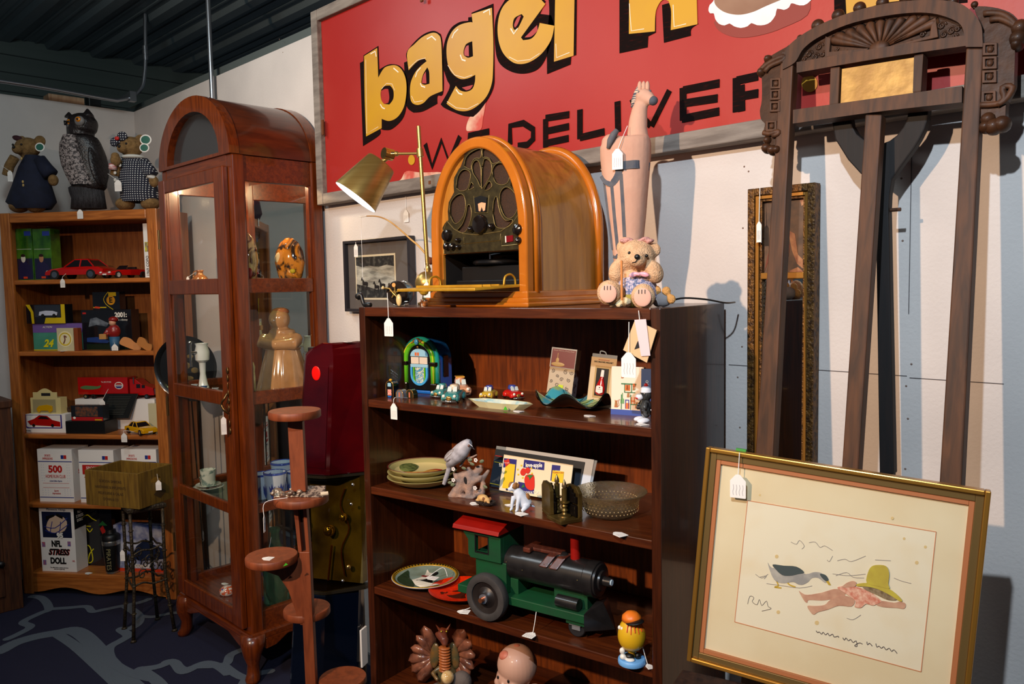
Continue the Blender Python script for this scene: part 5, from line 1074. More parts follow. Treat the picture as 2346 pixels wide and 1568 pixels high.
# penguin-like cap figure at the right
o=S_(0,1480,968);t=thing('monkey_figurine','small glazed black and white monkey figure with red mouth and cap at shelf end','figurine',o,-35)
t.scale=(.88,.88,.88)
wg=mat('white_glaze',(224,224,230),**glaz);kg=mat('black_glaze',(26,28,28),.12,0,(70,70,70),160,(1,1,.3),coat=.9)
part('body',kg,t,lambda b:b.ell((0,0,.038),(.018,.016,.026))and b.ell((0,0,.073),(.017,.016,.017))and b.tube([(-.014,-.004,.055),(-.02,-.012,.042),(-.012,-.018,.036)],.006,8)and b.tube([(.014,-.004,.055),(.02,-.01,.042),(.013,-.016,.036)],.006,8),fuse=.002)
part('muzzle',wg,t,lambda b:b.ell((-.003,-.016,.068),(.013,.011,.010)),sm=True)
part('mouth',mat('red_glaze',(196,30,24)),t,lambda b:b.ell((-.003,-.0215,.065),(.009,.0065,.004)),sm=True)
part('cap',wg,t,lambda b:b.ell((.001,0,.086),(.016,.015,.010))and b.cyl((.001,0,.079),(.001,0,.083),.0165),fuse=.0016)
part('pompom',mat('red_glaze',(196,30,24)),t,lambda b:b.ell((.001,0,.098),.0055),sm=True)
part('foot',wg,t,lambda b:[b.ell((s_*.012,-.012,.007),(.011,.018,.008))for s_ in(-1,1)],fuse=.0016)
part('tail',wg,t,lambda b:b.tube(smooth_pts([(.01,.016,.01),(.024,.016,.016),(.03,.008,.03),(.027,.004,.038)],4),.0022,6),sm=True)
o2=S_(0,1463,972);price_tag('white price tag lying at the feet of the monkey figure',o2,o2+Vector((0,0,.001)),.022,.03,yaw=70,flat=True)
# ---------------------------------------------------------------- second shelf
def plate_ring(r,h,th=.003):return[(r*.52,0),(r*.6,.002),(r*.86,h*.5),(r,h-.001),(r,h),(r*.97,h),(r*.83,h*.5+th),(r*.6,th+.003),(.0008,th+.002)]
o=DK.w(.112,.16,DZ[1])
c2=DK.hit(1024,1080,1,.10).x;pr=min((c2-.027)/2,.115);o=DK.w(.027+pr,pr+.006,DZ[1])
rim=mat('cream_green_stoneware',(184,172,110),.3,coat=.5);ins=mat('cream_plate_glaze',(224,204,138),.25,coat=.6);mar=mat('maroon_rim',(88,26,28),.3,coat=.5)
for k,lab in enumerate(('cream rooster plate at the bottom of the stack of three','cream rooster plate in the middle of the stack of three','cream plate painted with a red-combed rooster, top of the stack')):
 t=thing('dinner_plate',lab,'plate',o+Vector((0,0,.015*k)),8.45,'rooster plates')
 part('dish',rim,t,lambda b:b.lathe(plate_ring(pr*(1-.01*k),.026),56),sm=50)
 if k==2:
  part('glazed_face',ins,t,lambda b:b.lathe([(pr*.955,.0257),(pr*.83,.0165),(pr*.6,.0075),(.0005,.0065)],56,cap=False),sm=True)
  part('maroon_border',mar,t,lambda b:b.lathe([(pr*.99,.0264),(pr*.985,.0275),(pr*.93,.0248),(pr*.93,.0238)],56,cap=False),sm=True)
  fm=Matrix.Rotation(0,4,'X')
  def flat(b,pts,lay=0,n=3):
   q=[(v[0],v[1])for v in smooth_pts([(p[0],p[1],0)for p in pts],n,True)]
   b.at((0,0,0),(-90,0,0));zz_=.0082+lay*.0006
   b.plate([[(x*pr,-(0))if False else(x*pr,y*pr)for x,y in q]],-zz_-.0005,-zz_);b.m=Matrix()
  # drawn on the flat of the dish: local x,y (upright y)
  def fl2(b,pts,lay=0):
   q=smooth_pts([(p[0]*pr,p[1]*pr,0)for p in pts],3,True);L=[Vector((v.x,v.y))for v in q]
   tri=tessellate_polygon([[Vector((v.x,v.y,0))for v in q]]);z=.0092+lay*.0005
   b.add([(v.x,v.y,z+.053*max(0,v.length/pr-.58))for v in q],[tuple(x)for x in tri])
  part('painted_rooster',mat('rooster_ochre',(178,112,40),.3,0,(204,150,70),60),t,lambda b:fl2(b,[(-.35,-.45),(-.2,-.3),(.05,-.3),(.12,-.05),(.1,.15),(.22,.3),(.42,.22),(.4,.0),(.3,-.15),(.5,-.2),(.75,-.25),(.7,-.4),(.3,-.5),(0,-.55)]))
  part('painted_comb',mat('comb_red',(170,30,26),.3),t,lambda b:fl2(b,[(.12,.14),(.2,.32),(.3,.36),(.45,.36),(.42,.24),(.25,.24)],1))
  part('painted_foliage',mat('foliage_green',(120,128,70),.3,0,(60,76,40),70),t,lambda b:fl2(b,[(-.72,.2),(-.5,.35),(-.3,.1),(-.2,-.2),(-.35,-.35),(-.6,-.3),(-.75,-.1)]))
# porcelain bird on a stump
o=S_(1,1070,1140);F=Fr(o,20);P=PR(F,*C_)
t=thing('bird_figurine','grey porcelain bird perched on a hollow stump with pale blossoms','figurine',o,20)
stump=mat('bisque_stump',(170,136,116),.8,0,(120,110,108),40,bump=.6,bs=120)
def sp(b,pts,n=9):
 b.tube([(P(x,y,d)[0],d,P(x,y,d)[1])for x,y,d,r in pts],[P(x+r,y,d)[0]-P(x,y,d)[0]for x,y,d,r in pts],n)
def st_(b):
 sp(b,[(1300,1020,.0,60),(1370,940,0,75),(1440,850,.004,90),(1480,740,.004,95),(1480,680,.004,100),(1470,640,.004,85)])
 sp(b,[(1560,1030,.0,60),(1560,900,0,60),(1570,780,.0,70),(1560,660,0,55),(1540,570,0,18)])
 sp(b,[(1440,820,0,60),(1370,720,-.006,40),(1320,650,-.008,14)])
 sp(b,[(1600,780,0,60),(1700,740,.0,40),(1740,700,0,16)])
 sp(b,[(1620,720,.01,50),(1700,600,.015,60),(1740,560,.015,30)])
 sp(b,[(1740,780,.01,30),(1790,690,.01,32),(1840,615,.01,22)])
 sp(b,[(1640,960,0,55),(1740,950,.005,50),(1760,800,.01,36)])
 b.box(P(1270,1000)[0],P(1650,1000)[0],-.012,.02,0,.006)
part('stump',stump,t,st_,fuse=.0028)
part('hollow',mat('stump_hollow',(24,20,20),.9),t,lambda b:b.ell((P(1500,770,-.012)[0],-.0115,P(1500,770,-.012)[1]),(.0055,.004,.011),(0,-15,0)),sm=True)
gb=mat('bird_grey',(150,146,150),.6,0,(188,184,190),50)
def bird(b):
 sp(b,[(1250,560,-.016,40),(1300,480,-.02,80),(1380,400,-.022,105),(1450,330,-.022,105),(1510,260,-.022,82),(1550,230,-.022,66),(1575,225,-.022,44)],16)
 sp(b,[(1270,560,-.016,36),(1240,660,-.016,32),(1210,750,-.016,32),(1185,830,-.016,26)],8)
part('bird_body',gb,t,bird,fuse=.0022)
part('wing',mat('wing_grey_brown',(112,100,98),.6,0,(150,142,140),90,(4,1,1)),t,lambda b:b.at((P(1290,400,-.036)[0],-.0375,P(1290,400,-.036)[1]),(0,40,0)).ell((0,0,0),(.012,.004,.026),(0,10,0)),sm=True)
part('wing_stripe',wg,t,lambda b:[b.tube([(P(x,y,-.042)[0],-.0415,P(x,y,-.042)[1]),(P(x2,y2,-.042)[0],-.0405,P(x2,y2,-.042)[1])],.0008,5)for x,y,x2,y2 in((1360,330,1400,360),(1340,370,1240,450),(1360,400,1230,470),(1300,360,1200,450))])
part('beak',mat('beak_dark',(60,54,58),.5),t,lambda b:b.tube([(P(1580,270,-.022)[0],-.022,P(1580,270,-.022)[1]),(P(1632,322,-.022)[0],-.022,P(1632,322,-.022)[1])],[.004,.0006],8))
part('eye_stripe',wg,t,lambda b:b.tube([(P(1545,230,-.034)[0],-.0335,P(1545,230,-.034)[1]),(P(1600,275,-.03)[0],-.03,P(1600,275,-.03)[1])],.0012,6))
part('eye',mat('eye_rust',(120,76,60),.3),t,lambda b:b.ell((P(1545,265,-.034)[0],-.0335,P(1545,265,-.034)[1]),.003),sm=True)
lf=mat('leaf_grey_green',(112,120,92),.6)
for x,y,r in((1290,590,35),(1420,490,40),(1600,530,42),(1740,490,48),(1280,800,45),(1320,830,34),(1790,860,42),(1570,470,34),(1480,590,38)):
 c=P(x,y,-.014);part('leaf',lf,t,lambda b:b.ell((c[0],-.016,c[1]),(.0075,.0022,.0048),(20,x%60-30,0)),sm=True)
part('branch',stump,t,lambda b:[sp(b,[(1420,560,-.01,16),(1500,450,-.01,16),(1600,430,-.01,14),(1665,395,-.01,8)],7),sp(b,[(1540,440,-.01,12),(1550,500,-.012,10),(1600,520,-.012,8)],6)])
for x,y in((1325,605),(1650,475),(1325,765),(1640,880)):
 c=P(x,y,-.02)
 fb=part('blossom',mat('white_blossom',(222,212,204),.6),t,lambda b:[b.ell((c[0]+.004*math.cos(k*PI*.4),-.021,c[1]+.004*math.sin(k*PI*.4)),(.0028,.0016,.0028))for k in range(5)],sm=True,fuse=.0009)
# sleeping puppy in a basket
o=S_(1,1112,1158)
t=thing('puppy_figurine','tiny tan puppy asleep in a dark basket below the bird','figurine',o,10)
part('basket',mat('dark_wicker',(36,26,24),.6,0,(60,44,36),200,bump=1,bs=400),t,lambda b:b.at((0,0,0),(0,0,0),(1,.62,1)).lathe([(.018,0),(.029,.006),(.031,.012),(.026,.012),(.018,.008),(.001,.008)],28),sm=40)
part('puppy',mat('tan_puppy',(206,166,106),.7,0,(186,136,76),60),t,lambda b:b.ell((-.008,0,.018),(.017,.012,.010))and b.ell((.010,-.006,.016),(.010,.009,.008))and b.ell((.019,-.011,.011),(.005,.004,.003))and b.ell((-.02,-.008,.012),(.006,.005,.004)),fuse=.0018)
part('ear',mat('brown_ear',(122,74,40),.7),t,lambda b:[b.ell((x,y,.02),(.004,.002,.005))for x,y in((.004,-.013),(.018,-.002))],sm=True)
part('nose',BLACK,t,lambda b:b.ell((.013,-.0155,.014),.0014),sm=True)
for px,py,yw,lab in((1082,1153,70,'white price tag lying left of the puppy basket'),(1160,1158,110,'white price tag lying between the puppy basket and the sitting dog')):
 o2=S_(1,px,py);price_tag(lab,o2,o2+Vector((0,0,.001)),.02,.028,yaw=yw,flat=True,str_pts=[o2+Vector((.03,-.006,.002)),o2+Vector((.015,.004,.002)),o2+Vector((0,0,.001))])
# sitting terrier
o=S_(1,1188,1170);F=Fr(o,5)
t=thing('dog_figurine','small white terrier figure with a brown head sitting upright','figurine',o,5)
wd=mat('white_dog',(206,214,226),.7)
def dog(b):
 b.tube([(.012,.018,.012),(.006,.012,.028),(.0,.004,.042),(-.006,0,.052)],[.017,.0165,.0145,.011],14)
 b.ell((-.012,-.003,.060),(.0115,.0115,.0115));b.tube([(-.014,-.008,.058),(-.020,-.016,.053)],[.008,.0048],10)
 for x in(-.012,.006):b.tube([(x,-.004,.036),(x-.001,-.010,.018),(x-.001,-.012,.003),(x-.002,-.018,.003)],[.0065,.0048,.004,.004],8)
 b.tube([(.02,.012,.014),(.022,-.002,.01),(.02,-.012,.004)],[.009,.007,.004],8);b.tube([(.012,.032,.008),(.028,.034,.006)],[.004,.002],6)
part('body',wd,t,dog,fuse=.0018)
part('head_patch',mat('tan_patch',(150,100,52),.7),t,lambda b:[b.ell((-.012+s_*.0065,-.004,.0635),(.0062,.0108,.0092))for s_ in(-1,1)],sm=True)
part('ear',mat('tan_patch',(150,100,52)),t,lambda b:[b.ell((-.012+s_*.012,-.0,.0635),(.003,.005,.007),(0,s_*20,0))for s_ in(-1,1)],sm=True)
part('back_patch',mat('tan_patch',(150,100,52)),t,lambda b:b.ell((.016,.016,.032),(.008,.009,.012)),sm=True)
part('nose',BLACK,t,lambda b:b.ell((-.0215,-.0195,.0545),.0022),sm=True)
part('eye',BLACK,t,lambda b:[b.ell((-.012+s_*.0055,-.0145,.0615),.0014)for s_ in(-1,1)],sm=True)
o2=S_(1,1200,1176);price_tag('white price tag lying right under the sitting terrier',o2,o2+Vector((-.012,-.012,.001)),.026,.034,yaw=85,flat=True)
# stack of sleeved labels leaning at the back
o=S_(1,1235,1135);F=Fr(o,13);P=PR(F,*D_)
def leanbox(t,deg=-13):t.rotation_euler=(math.radians(deg),0,math.radians(13))
z0=DZ[1]+FZ
# a plane leaning back
class LF_:
 def __init__(s,o,yaw,lean):
  s.m=Matrix.Translation(o)@Matrix.Rotation(math.radians(yaw),4,'Z')@Matrix.Rotation(math.radians(lean),4,'X');s.i=s.m.inverted()
  s.rot=s.m.to_euler()
 def p(s,x,y,d=0):
  c=s.i@CAM;dd=s.i.to_3x3()@ray(x,y);q=c+dd*((d-c.y)/dd.y);return(q.x,q.z)
def dp_(L,d=0):return lambda x,y:L.p(1100+x/5.586,1000+y/5.586,d)
L1=LF_(o,11,-14);DP=dp_(L1)
t=thing('label_sleeve','black backed record sleeve standing behind the tomato label','print',o,rot=L1.rot)
def qd(m_,name,pts,y0,y1,dz=None):
 q=[(dz or DP)(*p_)for p_ in pts];q=[(a,max(0,c_))for a,c_ in q];return part(name,m_,t,lambda b:b.plate([q],y0,y1))
qd(mat('clear_sleeve',(190,205,220),.12,alpha=.45),'sleeve_edge',[(190,120),(1480,310),(1370,830),(100,640)],.008,.010)
qd(mat('pale_board',(206,214,224),.6),'backing_board',[(320,135),(1445,300),(1350,845),(250,700)],.006,.008)
qd(mat('slate_print',(44,52,62),.35,coat=.5),'black_label',[(195,160),(1330,330),(1240,820),(110,640)],.002,.004)
qd(YEL,'yellow_rule',[(180,322),(290,345),(290,352),(180,330)],.0012,.002)
qd(YEL,'yellow_rule',[(122,596),(240,622),(240,630),(122,604)],.0012,.002)
qd(RED,'red_rule',[(192,243),(300,258),(300,268),(192,253)],.0012,.002)
o=S_(1,1225,1142)+Vector((0,-.006,0));L2=LF_(o,11,-14);DP2=dp_(L2)
t=thing('tomato_label','cream crate label with a red tomato and blue lettering','print',o,rot=L2.rot)
def q2_(m_,name,pts,y0=-.0008,y1=0,n=0):
 q=[DP2(*p_)for p_ in(sm(pts,n)if n else pts)];q=[(a,max(0.0005,c_))for a,c_ in q];return part(name,m_,t,lambda b:b.plate([q],y0,y1))
cr=mat('label_cream',(232,214,178),.45);nb=mat('label_navy',(36,34,110),.4)
q2_(cr,'paper',[(305,233),(1190,370),(1130,850),(240,690)],0,.0025)
q2_(nb,'navy_panel',[(308,280),(470,300),(430,700),(330,690),(360,400),(295,400)])
q2_(YEL,'yellow_panel',[(335,345),(452,362),(420,680),(285,660)],-.0014,-.0008)
q2_(RED,'red_heart',[(308,310),(340,300),(375,288),(385,345),(335,392)],-.002,-.0014)
q2_(nb,'navy_panel',[(565,298),(825,335),(820,436),(553,400)])
q2_(nb,'navy_panel',[(490,582),(600,605),(690,640),(690,740),(480,700)])
q2_(nb,'navy_panel',[(922,365),(1030,378),(1022,440),(960,436),(940,570),(900,570)])
q2_(YEL,'yellow_panel',[(930,436),(1075,455),(1060,600),(915,575)],-.0014,-.0008)
tr_=mat('tomato_red',(206,40,26),.4)
q2_(tr_,'tomato',[(570,560),(590,500),(640,488),(690,500),(700,600),(690,680),(640,690),(590,650)],-.002,-.0012,3)
q2_(tr_,'tomato',[(520,450),(550,410),(585,425),(590,470),(560,505),(525,490)],-.002,-.0012,3)
q2_(tr_,'tomato',[(585,420),(620,400),(648,430),(630,470),(600,475)],-.0024,-.0016,3)
q2_(mat('leaf_print',(40,110,40),.5),'leaf',[(600,510),(640,495),(690,500),(660,530),(640,560),(630,525)],-.0028,-.002)
q2_(mat('leaf_print',(40,110,40)),'leaf',[(530,660),(560,610),(575,650)],-.0022,-.001)
for a in range(8):
 an=a*PI/4+.3;x,y=575+95*math.cos(an),450+85*math.sin(an)
 q2_(YEL,'sun_ray',[(x-12,y-8),(x+10,y-10),(x+12,y+8),(x-8,y+12)],-.0014,-.0006)
c=DP2(690,372);text(t,'love-apple',.0165,mat('print_white',(238,232,220),.5),(c[0],-.0013,c[1]),rot=(90,-6,0),ext=.0003,sx=.78,bold=.0004)
c=DP2(612,702);text(t,'TOMATOES',.0105,mat('print_white',(238,232,220)),(c[0]+.014,-.0015,c[1]-.003),rot=(90,-6,0),ext=.0003)
c=DP2(1000,468);text(t,'TOMATOES',.0065,RED,(c[0],-.0018,c[1]),rot=(90,-6,0),ext=.0003)
c=DP2(345,340);text(t,'love apple',.004,mat('print_white',(238,232,220)),(c[0],-.0023,c[1]),rot=(90,-6,0),ext=.0002)
text(t,'SUNNY',.014,mat('print_white',(238,232,220)),(DP2(283,370)[0]-.0,.0015,DP2(283,370)[1]),rot=(90,-6,0),ext=.0003,sx=.5,name='lettering')
# two bronze candle bookends
bz_=mat('bronze_brass',(120,98,50),.35,.75,(92,72,36),40);dkb=mat('dark_bronze',(30,24,20),.25,.6)
def bookend(label,o,deg,back=False):
 t=thing('bookend',label,'bookend',o,deg,'candle bookends')
 part('base',bz_,t,lambda b:b.box(-.034,.034,-.05,.012,0,.010),bev=.002)
 part('upright',bz_,t,lambda b:b.plate([[(-.034,.01),(.034,.01),(.034,.07),(.02,.084),(-.02,.084),(-.034,.07)]],.002,.012),bev=.001)
 for k in range(7):
  h_=(.062,.07,.078,.082,.078,.07,.062)[k]
  part('cast_book',dkb,t,lambda b:b.box(-.031+k*.0088,-.031+k*.0088+.008,-.006,.002,.044,h_),bev=.0022)
  part('cast_book',dkb,t,lambda b:b.box(-.031+k*.0088,-.031+k*.0088+.008,-.006,.002,.012,.041),bev=.0022)
 part('candlestick',bz_,t,lambda b:b.at((0,-.018,.010)).lathe([(.017,0),(.016,.003),(.008,.006),(.006,.010),(.009,.015),(.006,.020),(.0085,.026),(.007,.030),(.013,.034),(.013,.036),(.007,.037),(.007,.068),(.0005,.069)],20),sm=40)
 part('flame',mat('bronze_flame',(150,126,92),.25,.8),t,lambda b:b.at((0,-.018,.078)).lathe([(.003,0),(.0065,.006),(.0055,.012),(.002,.02),(.0005,.024)],12),sm=True)
 return t
bookend('bronze candle bookend facing forward beside the glass bowl',S_(1,1290,1196)+Vector((.0,.03,0)),-18)
bookend('bronze candle bookend turned away beside the terrier',S_(1,1243,1186)+Vector((.0,.03,0)),150)
# carnival glass bowl
x1_=DK.hit(1328,1155,1,.13).x;rb=min((DW-.034-x1_)/2,.092)
o=DK.w(x1_+rb,.125,DZ[1])
cg=mat('carnival_glass',(226,204,160),.05,trans=.95,col2=(240,226,200),ns=60,ior=1.35,bump=.7,bs=240)
t=thing('glass_bowl','clear amber tinted pressed glass bowl with a ribbed rim','bowl',o,8.45)
part('bowl',cg,t,lambda b:b.lathe([(rb*.5,0),(rb*.66,.008),(rb*.76,.028),(rb*.8,.044),(rb*.97,.058),(rb,.062),(rb*.97,.064),(rb*.78,.050),(rb*.72,.028),(rb*.6,.010),(.001,.006)],64,wob=lambda a,z:.012*math.sin(30*a)if z>.052 else 0),sm=60)
part('hobnail',mat('glass_hobnail',(226,196,140),.05,.4,coat=1),t,lambda b:[b.ell((rb*(.76-.004*r)*math.cos(a),rb*(.76-.004*r)*math.sin(a),.018+r*.008),.0016,n=6,k=4)for r in range(4)for a in[2*PI*(k+.5*(r%2))/44 for k in range(44)]],sm=True)
bpy.data.objects['hobnail']['kind']='stuff'
o2=S_(1,1410,1222);price_tag('white price tag lying in front of the glass bowl',o2,o2+Vector((0,0,.001)),.026,.036,yaw=75,flat=True)
# ---------------------------------------------------------------- third shelf: plates and the wooden train
o=S_(2,948,1338);c1=DK.hit(872,1328,1,.11).x;c2=DK.hit(1022,1325,1,.11).x;r=min((c2-c1)/2,.1)
o=DK.w(max((c1+c2)/2,r+.03),.11,DZ[2])
t=thing('dog_plate','collector plate with a black and white dog and a checked gold rim','plate',o,8.45)
part('dish',mat('white_china',(214,214,222),.15,coat=.8),t,lambda b:b.lathe([(r*.5,0),(r*.6,.002),(r*.99,.019),(r,.021),(r*.96,.0215),(r*.6,.006),(.0008,.005)],56),sm=60)
part('checked_rim',mat('gold_check',(196,150,40),.3,.3),t,lambda b:b.lathe([(r*.99,.0218),(r*.985,.0234),(r*.89,.0196),(r*.89,.0186)],56,cap=False),sm=True)
part('rim_checks',BLACK,t,lambda b:[b.box(*(0,0,0,0,0,0))if False else b.add([(k1*math.cos(a+q),k1*math.sin(a+q),z)for k1,z,q in((r*.965,.0236,0),(r*.965,.0236,.05),(r*.92,.0218,.05),(r*.92,.0218,0))],[(0,1,2,3)])for a in[2*PI*k/60 for k in range(60)]])
bpy.data.objects['rim_checks']['kind']='stuff'
part('painted_sky',mat('plate_sky',(140,158,146),.3,0,(116,128,110),20,coat=.6),t,lambda b:b.lathe([(r*.89,.0192),(r*.6,.0078),(.0008,.0068)],56,cap=False),sm=True)
def pf(b,pts,z,n=3):
 q=smooth_pts([(p[0]*r,p[1]*r,0)for p in pts],n,True)if n else[Vector((p[0]*r,p[1]*r,0))for p in pts]
 b.add([(v.x,v.y,z+.044*max(0,v.length/r-.58))for v in q],[tuple(x)for x in tessellate_polygon([[Vector((v.x,v.y,0))for v in q]])])
part('painted_grass',mat('plate_grass',(46,62,40),.3),t,lambda b:pf(b,[(-.8,.1),(-.5,-.15),(-.1,-.35),(.1,-.75),(-.3,-.8),(-.65,-.5)],.0082))
wdg=mat('white_dog_paint',(222,214,196),.3)
part('painted_dog',wdg,t,lambda b:pf(b,[(-.42,.55),(-.3,.5),(-.15,.5),(-.1,.35),(.1,.2),(.3,-.1),(.75,-.2),(.6,-.5),(.1,-.5),(-.2,-.35),(-.45,-.45),(-.3,-.15),(-.25,.2),(-.35,.4)],.0088))
part('painted_patch',BLACK,t,lambda b:[pf(b,L,.0094)for L in([(-.15,.55),(-.05,.62),(.02,.5),(.0,.35),(-.12,.4)],[(.05,.15),(.3,-.05),(.25,-.2),(0,-.2),(-.2,-.2),(-.05,-.05)])])
part('painted_collar',mat('collar_red',(120,26,26),.3),t,lambda b:pf(b,[(-.28,.2),(-.1,.25),(.02,.33),(0,.24),(-.1,.15),(-.26,.1)],.01))
tg=o+Vector((r*.35,-.02,.03));price_tag('white price tag lying on the dog plate',tg,tg,.026,.036,yaw=110,flat=True,str_pts=[tg+Vector((.03,.05,-.004)),tg+Vector((.01,.05,.018)),tg])
c1=DK.hit(974,1362,1,.05).x;c2=DK.hit(1092,1362,1,.05).x;r2=(c2-c1)/2;o=DK.w((c1+c2)/2,max(r2+.004,.05),DZ[2])
t=thing('orange_dish','shallow bright orange enamel dish with a dark brown leaf mark','dish',o,8.45)
part('dish',mat('black_enamel',(24,12,10),.3),t,lambda b:b.lathe([(r2*.5,0),(r2*.8,.005),(r2,.017),(r2*.98,.0172),(r2*.7,.0058),(.0008,.003)],40),sm=60)
part('orange_enamel',mat('orange_enamel',(226,50,8),.25,0,(206,34,6),120,coat=.4),t,lambda b:b.lathe([(r2*.985,.0178),(r2*.7,.0066),(.0008,.0036)],40,cap=False),sm=True)
r=r2
part('leaf_mark',mat('mark_brown',(70,24,10),.4),t,lambda b:[pf(b,L,.0056)for L in([(-.3,-.1),(-.15,.15),(.1,.15),(.2,-.1),(.45,-.35),(.1,-.5),(-.3,-.45),(-.1,-.3),(.0,-.05),(-.1,0)],[(-.5,-.25),(-.35,-.2),(-.35,-.45),(-.5,-.4)])])
o2=S_(2,1050,1402);price_tag('white price tag lying between the orange dish and the train wheel',o2+Vector((0,.05,.008)),o2,.026,.034,yaw=120,flat=True,str_pts=[o2+Vector((.02,.05,.008)),o2+Vector((.012,.02,.004)),o2])
# wooden locomotive: runs to the right and towards the room
Lz=DZ[2]+FZ
wc=DK.hit(1125,1420,2,DZ[2]);TF=Fr(DK.w(wc.x,max(.018,wc.y),DZ[2]),10)
def TP(x,y,d=0):q=TF.hit(1020+x/3.94,1170+y/3.94,1,d);return(q.x,q.z)
t=thing('toy_locomotive','wooden green and black toy steam locomotive with a red roof and chimney','toy train',TF.o,10)
gw=mat('painted_green_wood',(14,72,38),.5,0,(22,64,38),20,bump=.15,bs=40);gbk=mat('black_painted_wood',(24,22,22),.3,0,(34,31,30),30,coat=.3)
redw=mat('painted_red_wood',(156,20,9),.4,0,(138,16,8),14,coat=.3);sadw=wood('saddle_brown',(96,48,34),(70,34,26),.3)
wr_=TP(410,620,0)[1]-TP(410,1035,0)[1];R_=wr_/2;wx=TP(410,830)[0]
# levels from the photograph, at the near face plane
d0=.004
zd0=TP(700,905,d0)[1];za=lambda x,y:TP(x,y,d0)
X0=TP(165,660,.03)[0];X1=TP(1262,1000,d0)[0]
dk0,dk1=TP(700,870,d0)[1]-.005,TP(700,840,d0)[1]+.002
part('deck',gw,t,lambda b:b.box(X0,X1,d0+.0,.115,dk0,dk0+.022),bev=.002)
part('deck_step',gw,t,lambda b:b.box(X1-.06,X1,d0+.008,.107,dk0-.012,dk0),bev=.002)
dt=dk0+.022
cbx0,cbx1=TP(275,480,.012)[0],TP(550,560,.012)[0];cz1=TP(400,450,.012)[1]
part('cab_base',gw,t,lambda b:b.box(cbx0,cbx1,.012,.107,dt,cz1),bev=.002)
kx0,kx1=TP(205,300,d0)[0],TP(500,400,d0)[0];kz1=TP(350,190,d0)[1]
kz1=min(kz1,DZ[1]-DZ[2]-.022-.022)
w0_,w1_=TP(275,300,d0)[0],TP(385,330,d0)[0];v0=TP(330,380,d0)[1];v1=TP(330,235,d0)[1]
part('cab',gw,t,lambda b:[b.plate([[(kx0-.015,kz1),(kx0-.015,kz1-.012),(kx0,kz1-.03),(kx0,cz1+.008),(kx0+.008,cz1),(kx1,cz1),(kx1,kz1)],[(w0_,v0),(w1_,v0),(w1_,v1),(w0_,v1)]],y,y+.012)for y in(d0,.103)]and b.box(kx1-.012,kx1,d0+.012,.103,cz1,kz1)and b.box(kx0,kx1,d0+.012,.103,cz1,cz1+.008),bev=.0015)
part('window_trim',gbk,t,lambda b:b.plate([[(w0_-.003,v0-.003),(w1_+.003,v0-.003),(w1_+.003,v1+.003),(w0_-.003,v1+.003)],[(w0_,v0),(w1_,v0),(w1_,v1),(w0_,v1)]],d0-.001,d0+.004))
rz=DZ[1]-DZ[2]-.022-kz1-.003
part('roof',redw,t,lambda b:b.hexa([(TP(70,130,-.01)[0],-.014,kz1),(kx1+.006,-.014,kz1),(kx1+.006,.13,kz1),(TP(70,130,-.01)[0],.13,kz1),(TP(70,130,-.01)[0],-.010,kz1+.010),(kx1+.006,-.010,kz1+.010),(kx1+.002,.10,kz1+max(.012,rz)),(TP(70,130,-.01)[0]+.004,.10,kz1+max(.012,rz))]),bev=.001)
br0=(TP(600,420,.06));brd=(TP(1000,380,.055)[1]-TP(1000,690,.055)[1])/2*.97
bz0=TP(900,520,.058)[1];bxe=TP(1430,640,.058)[0]
part('boiler',gbk,t,lambda b:b.cyl((kx1,.058,bz0),(bxe-.04,.058,bz0),brd,n=40),sm=30)
part('boiler_band',gbk,t,lambda b:b.cyl((bxe-.041,.058,bz0),(bxe-.012,.058,bz0),brd*1.03,n=40),sm=30,bev=.002)
part('smokebox_door',gbk,t,lambda b:b.at((bxe-.013,.058,bz0),(0,90,0)).lathe([(brd*.94,0),(brd*.9,.006),(brd*.6,.008),(brd*.56,.013),(brd*.3,.014),(.012,.015),(.011,.034),(.0005,.034)],32),sm=30)
part('headlamp',mat('lamp_white',(206,226,236),.3),t,lambda b:b.cyl((bxe+.019,.058,bz0),(bxe+.0235,.058,bz0),.0075,n=16),sm=30)
part('boiler_nails',mat('nail_head',(170,150,90),.4,.6),t,lambda b:[b.ell((x,.058-brd*.99,bz0+z),.0012,n=6,k=4)for x,z in((bxe-.05,.006),(kx1+.01,.012),(kx1+.01,-.012),(kx1+.06,0))])
chx=TP(1175,400,.058)[0];ctop=DZ[1]-DZ[2]-.024
part('chimney',redw,t,lambda b:b.cyl((chx,.058,bz0+brd*.7),(chx,.058,ctop),.0125,n=20),sm=30)
part('dome',gbk,t,lambda b:b.ell((TP(1060,430,.058)[0],.058,bz0+brd*.9),(.02,.018,.014)),sm=True)
sx_=TP(900,400,.03)[0]
part('saddle',sadw,t,lambda b:[b.hexa([(x-.012,.012,bz0+brd*.45),(x+.014,.012,bz0+brd*.45),(x+.014,.03,bz0+brd*.45),(x-.012,.03,bz0+brd*.45),(x+.004,.034,bz0+brd*1.05),(x+.028,.034,bz0+brd*1.05),(x+.028,.07,bz0+brd*1.1),(x+.004,.07,bz0+brd*1.1)])for x in(sx_,sx_+.03)]and b.box(TP(715,230,.04)[0],TP(780,230,.04)[0],.03,.09,bz0+brd*.95,bz0+brd*1.25)and b.box(TP(715,230,.04)[0],TP(1050,230,.05)[0],.045,.075,bz0+brd*1.0,bz0+brd*1.22),bev=.003)
part('saddle_nails',mat('nail_silver',(200,200,200),.3,.8),t,lambda b:[b.ell((sx_+d_,.013,bz0+brd*.75),.0014,n=6,k=4)for d_ in(0,.016)])
part('boiler_support',gw,t,lambda b:b.box(cbx1,cbx1+.025,.03,.09,dt,bz0-brd*.8)and b.box(TP(1000,700,.05)[0],TP(1300,700,.05)[0],.04,.08,dt,bz0-brd*.9),bev=.001,each=True)
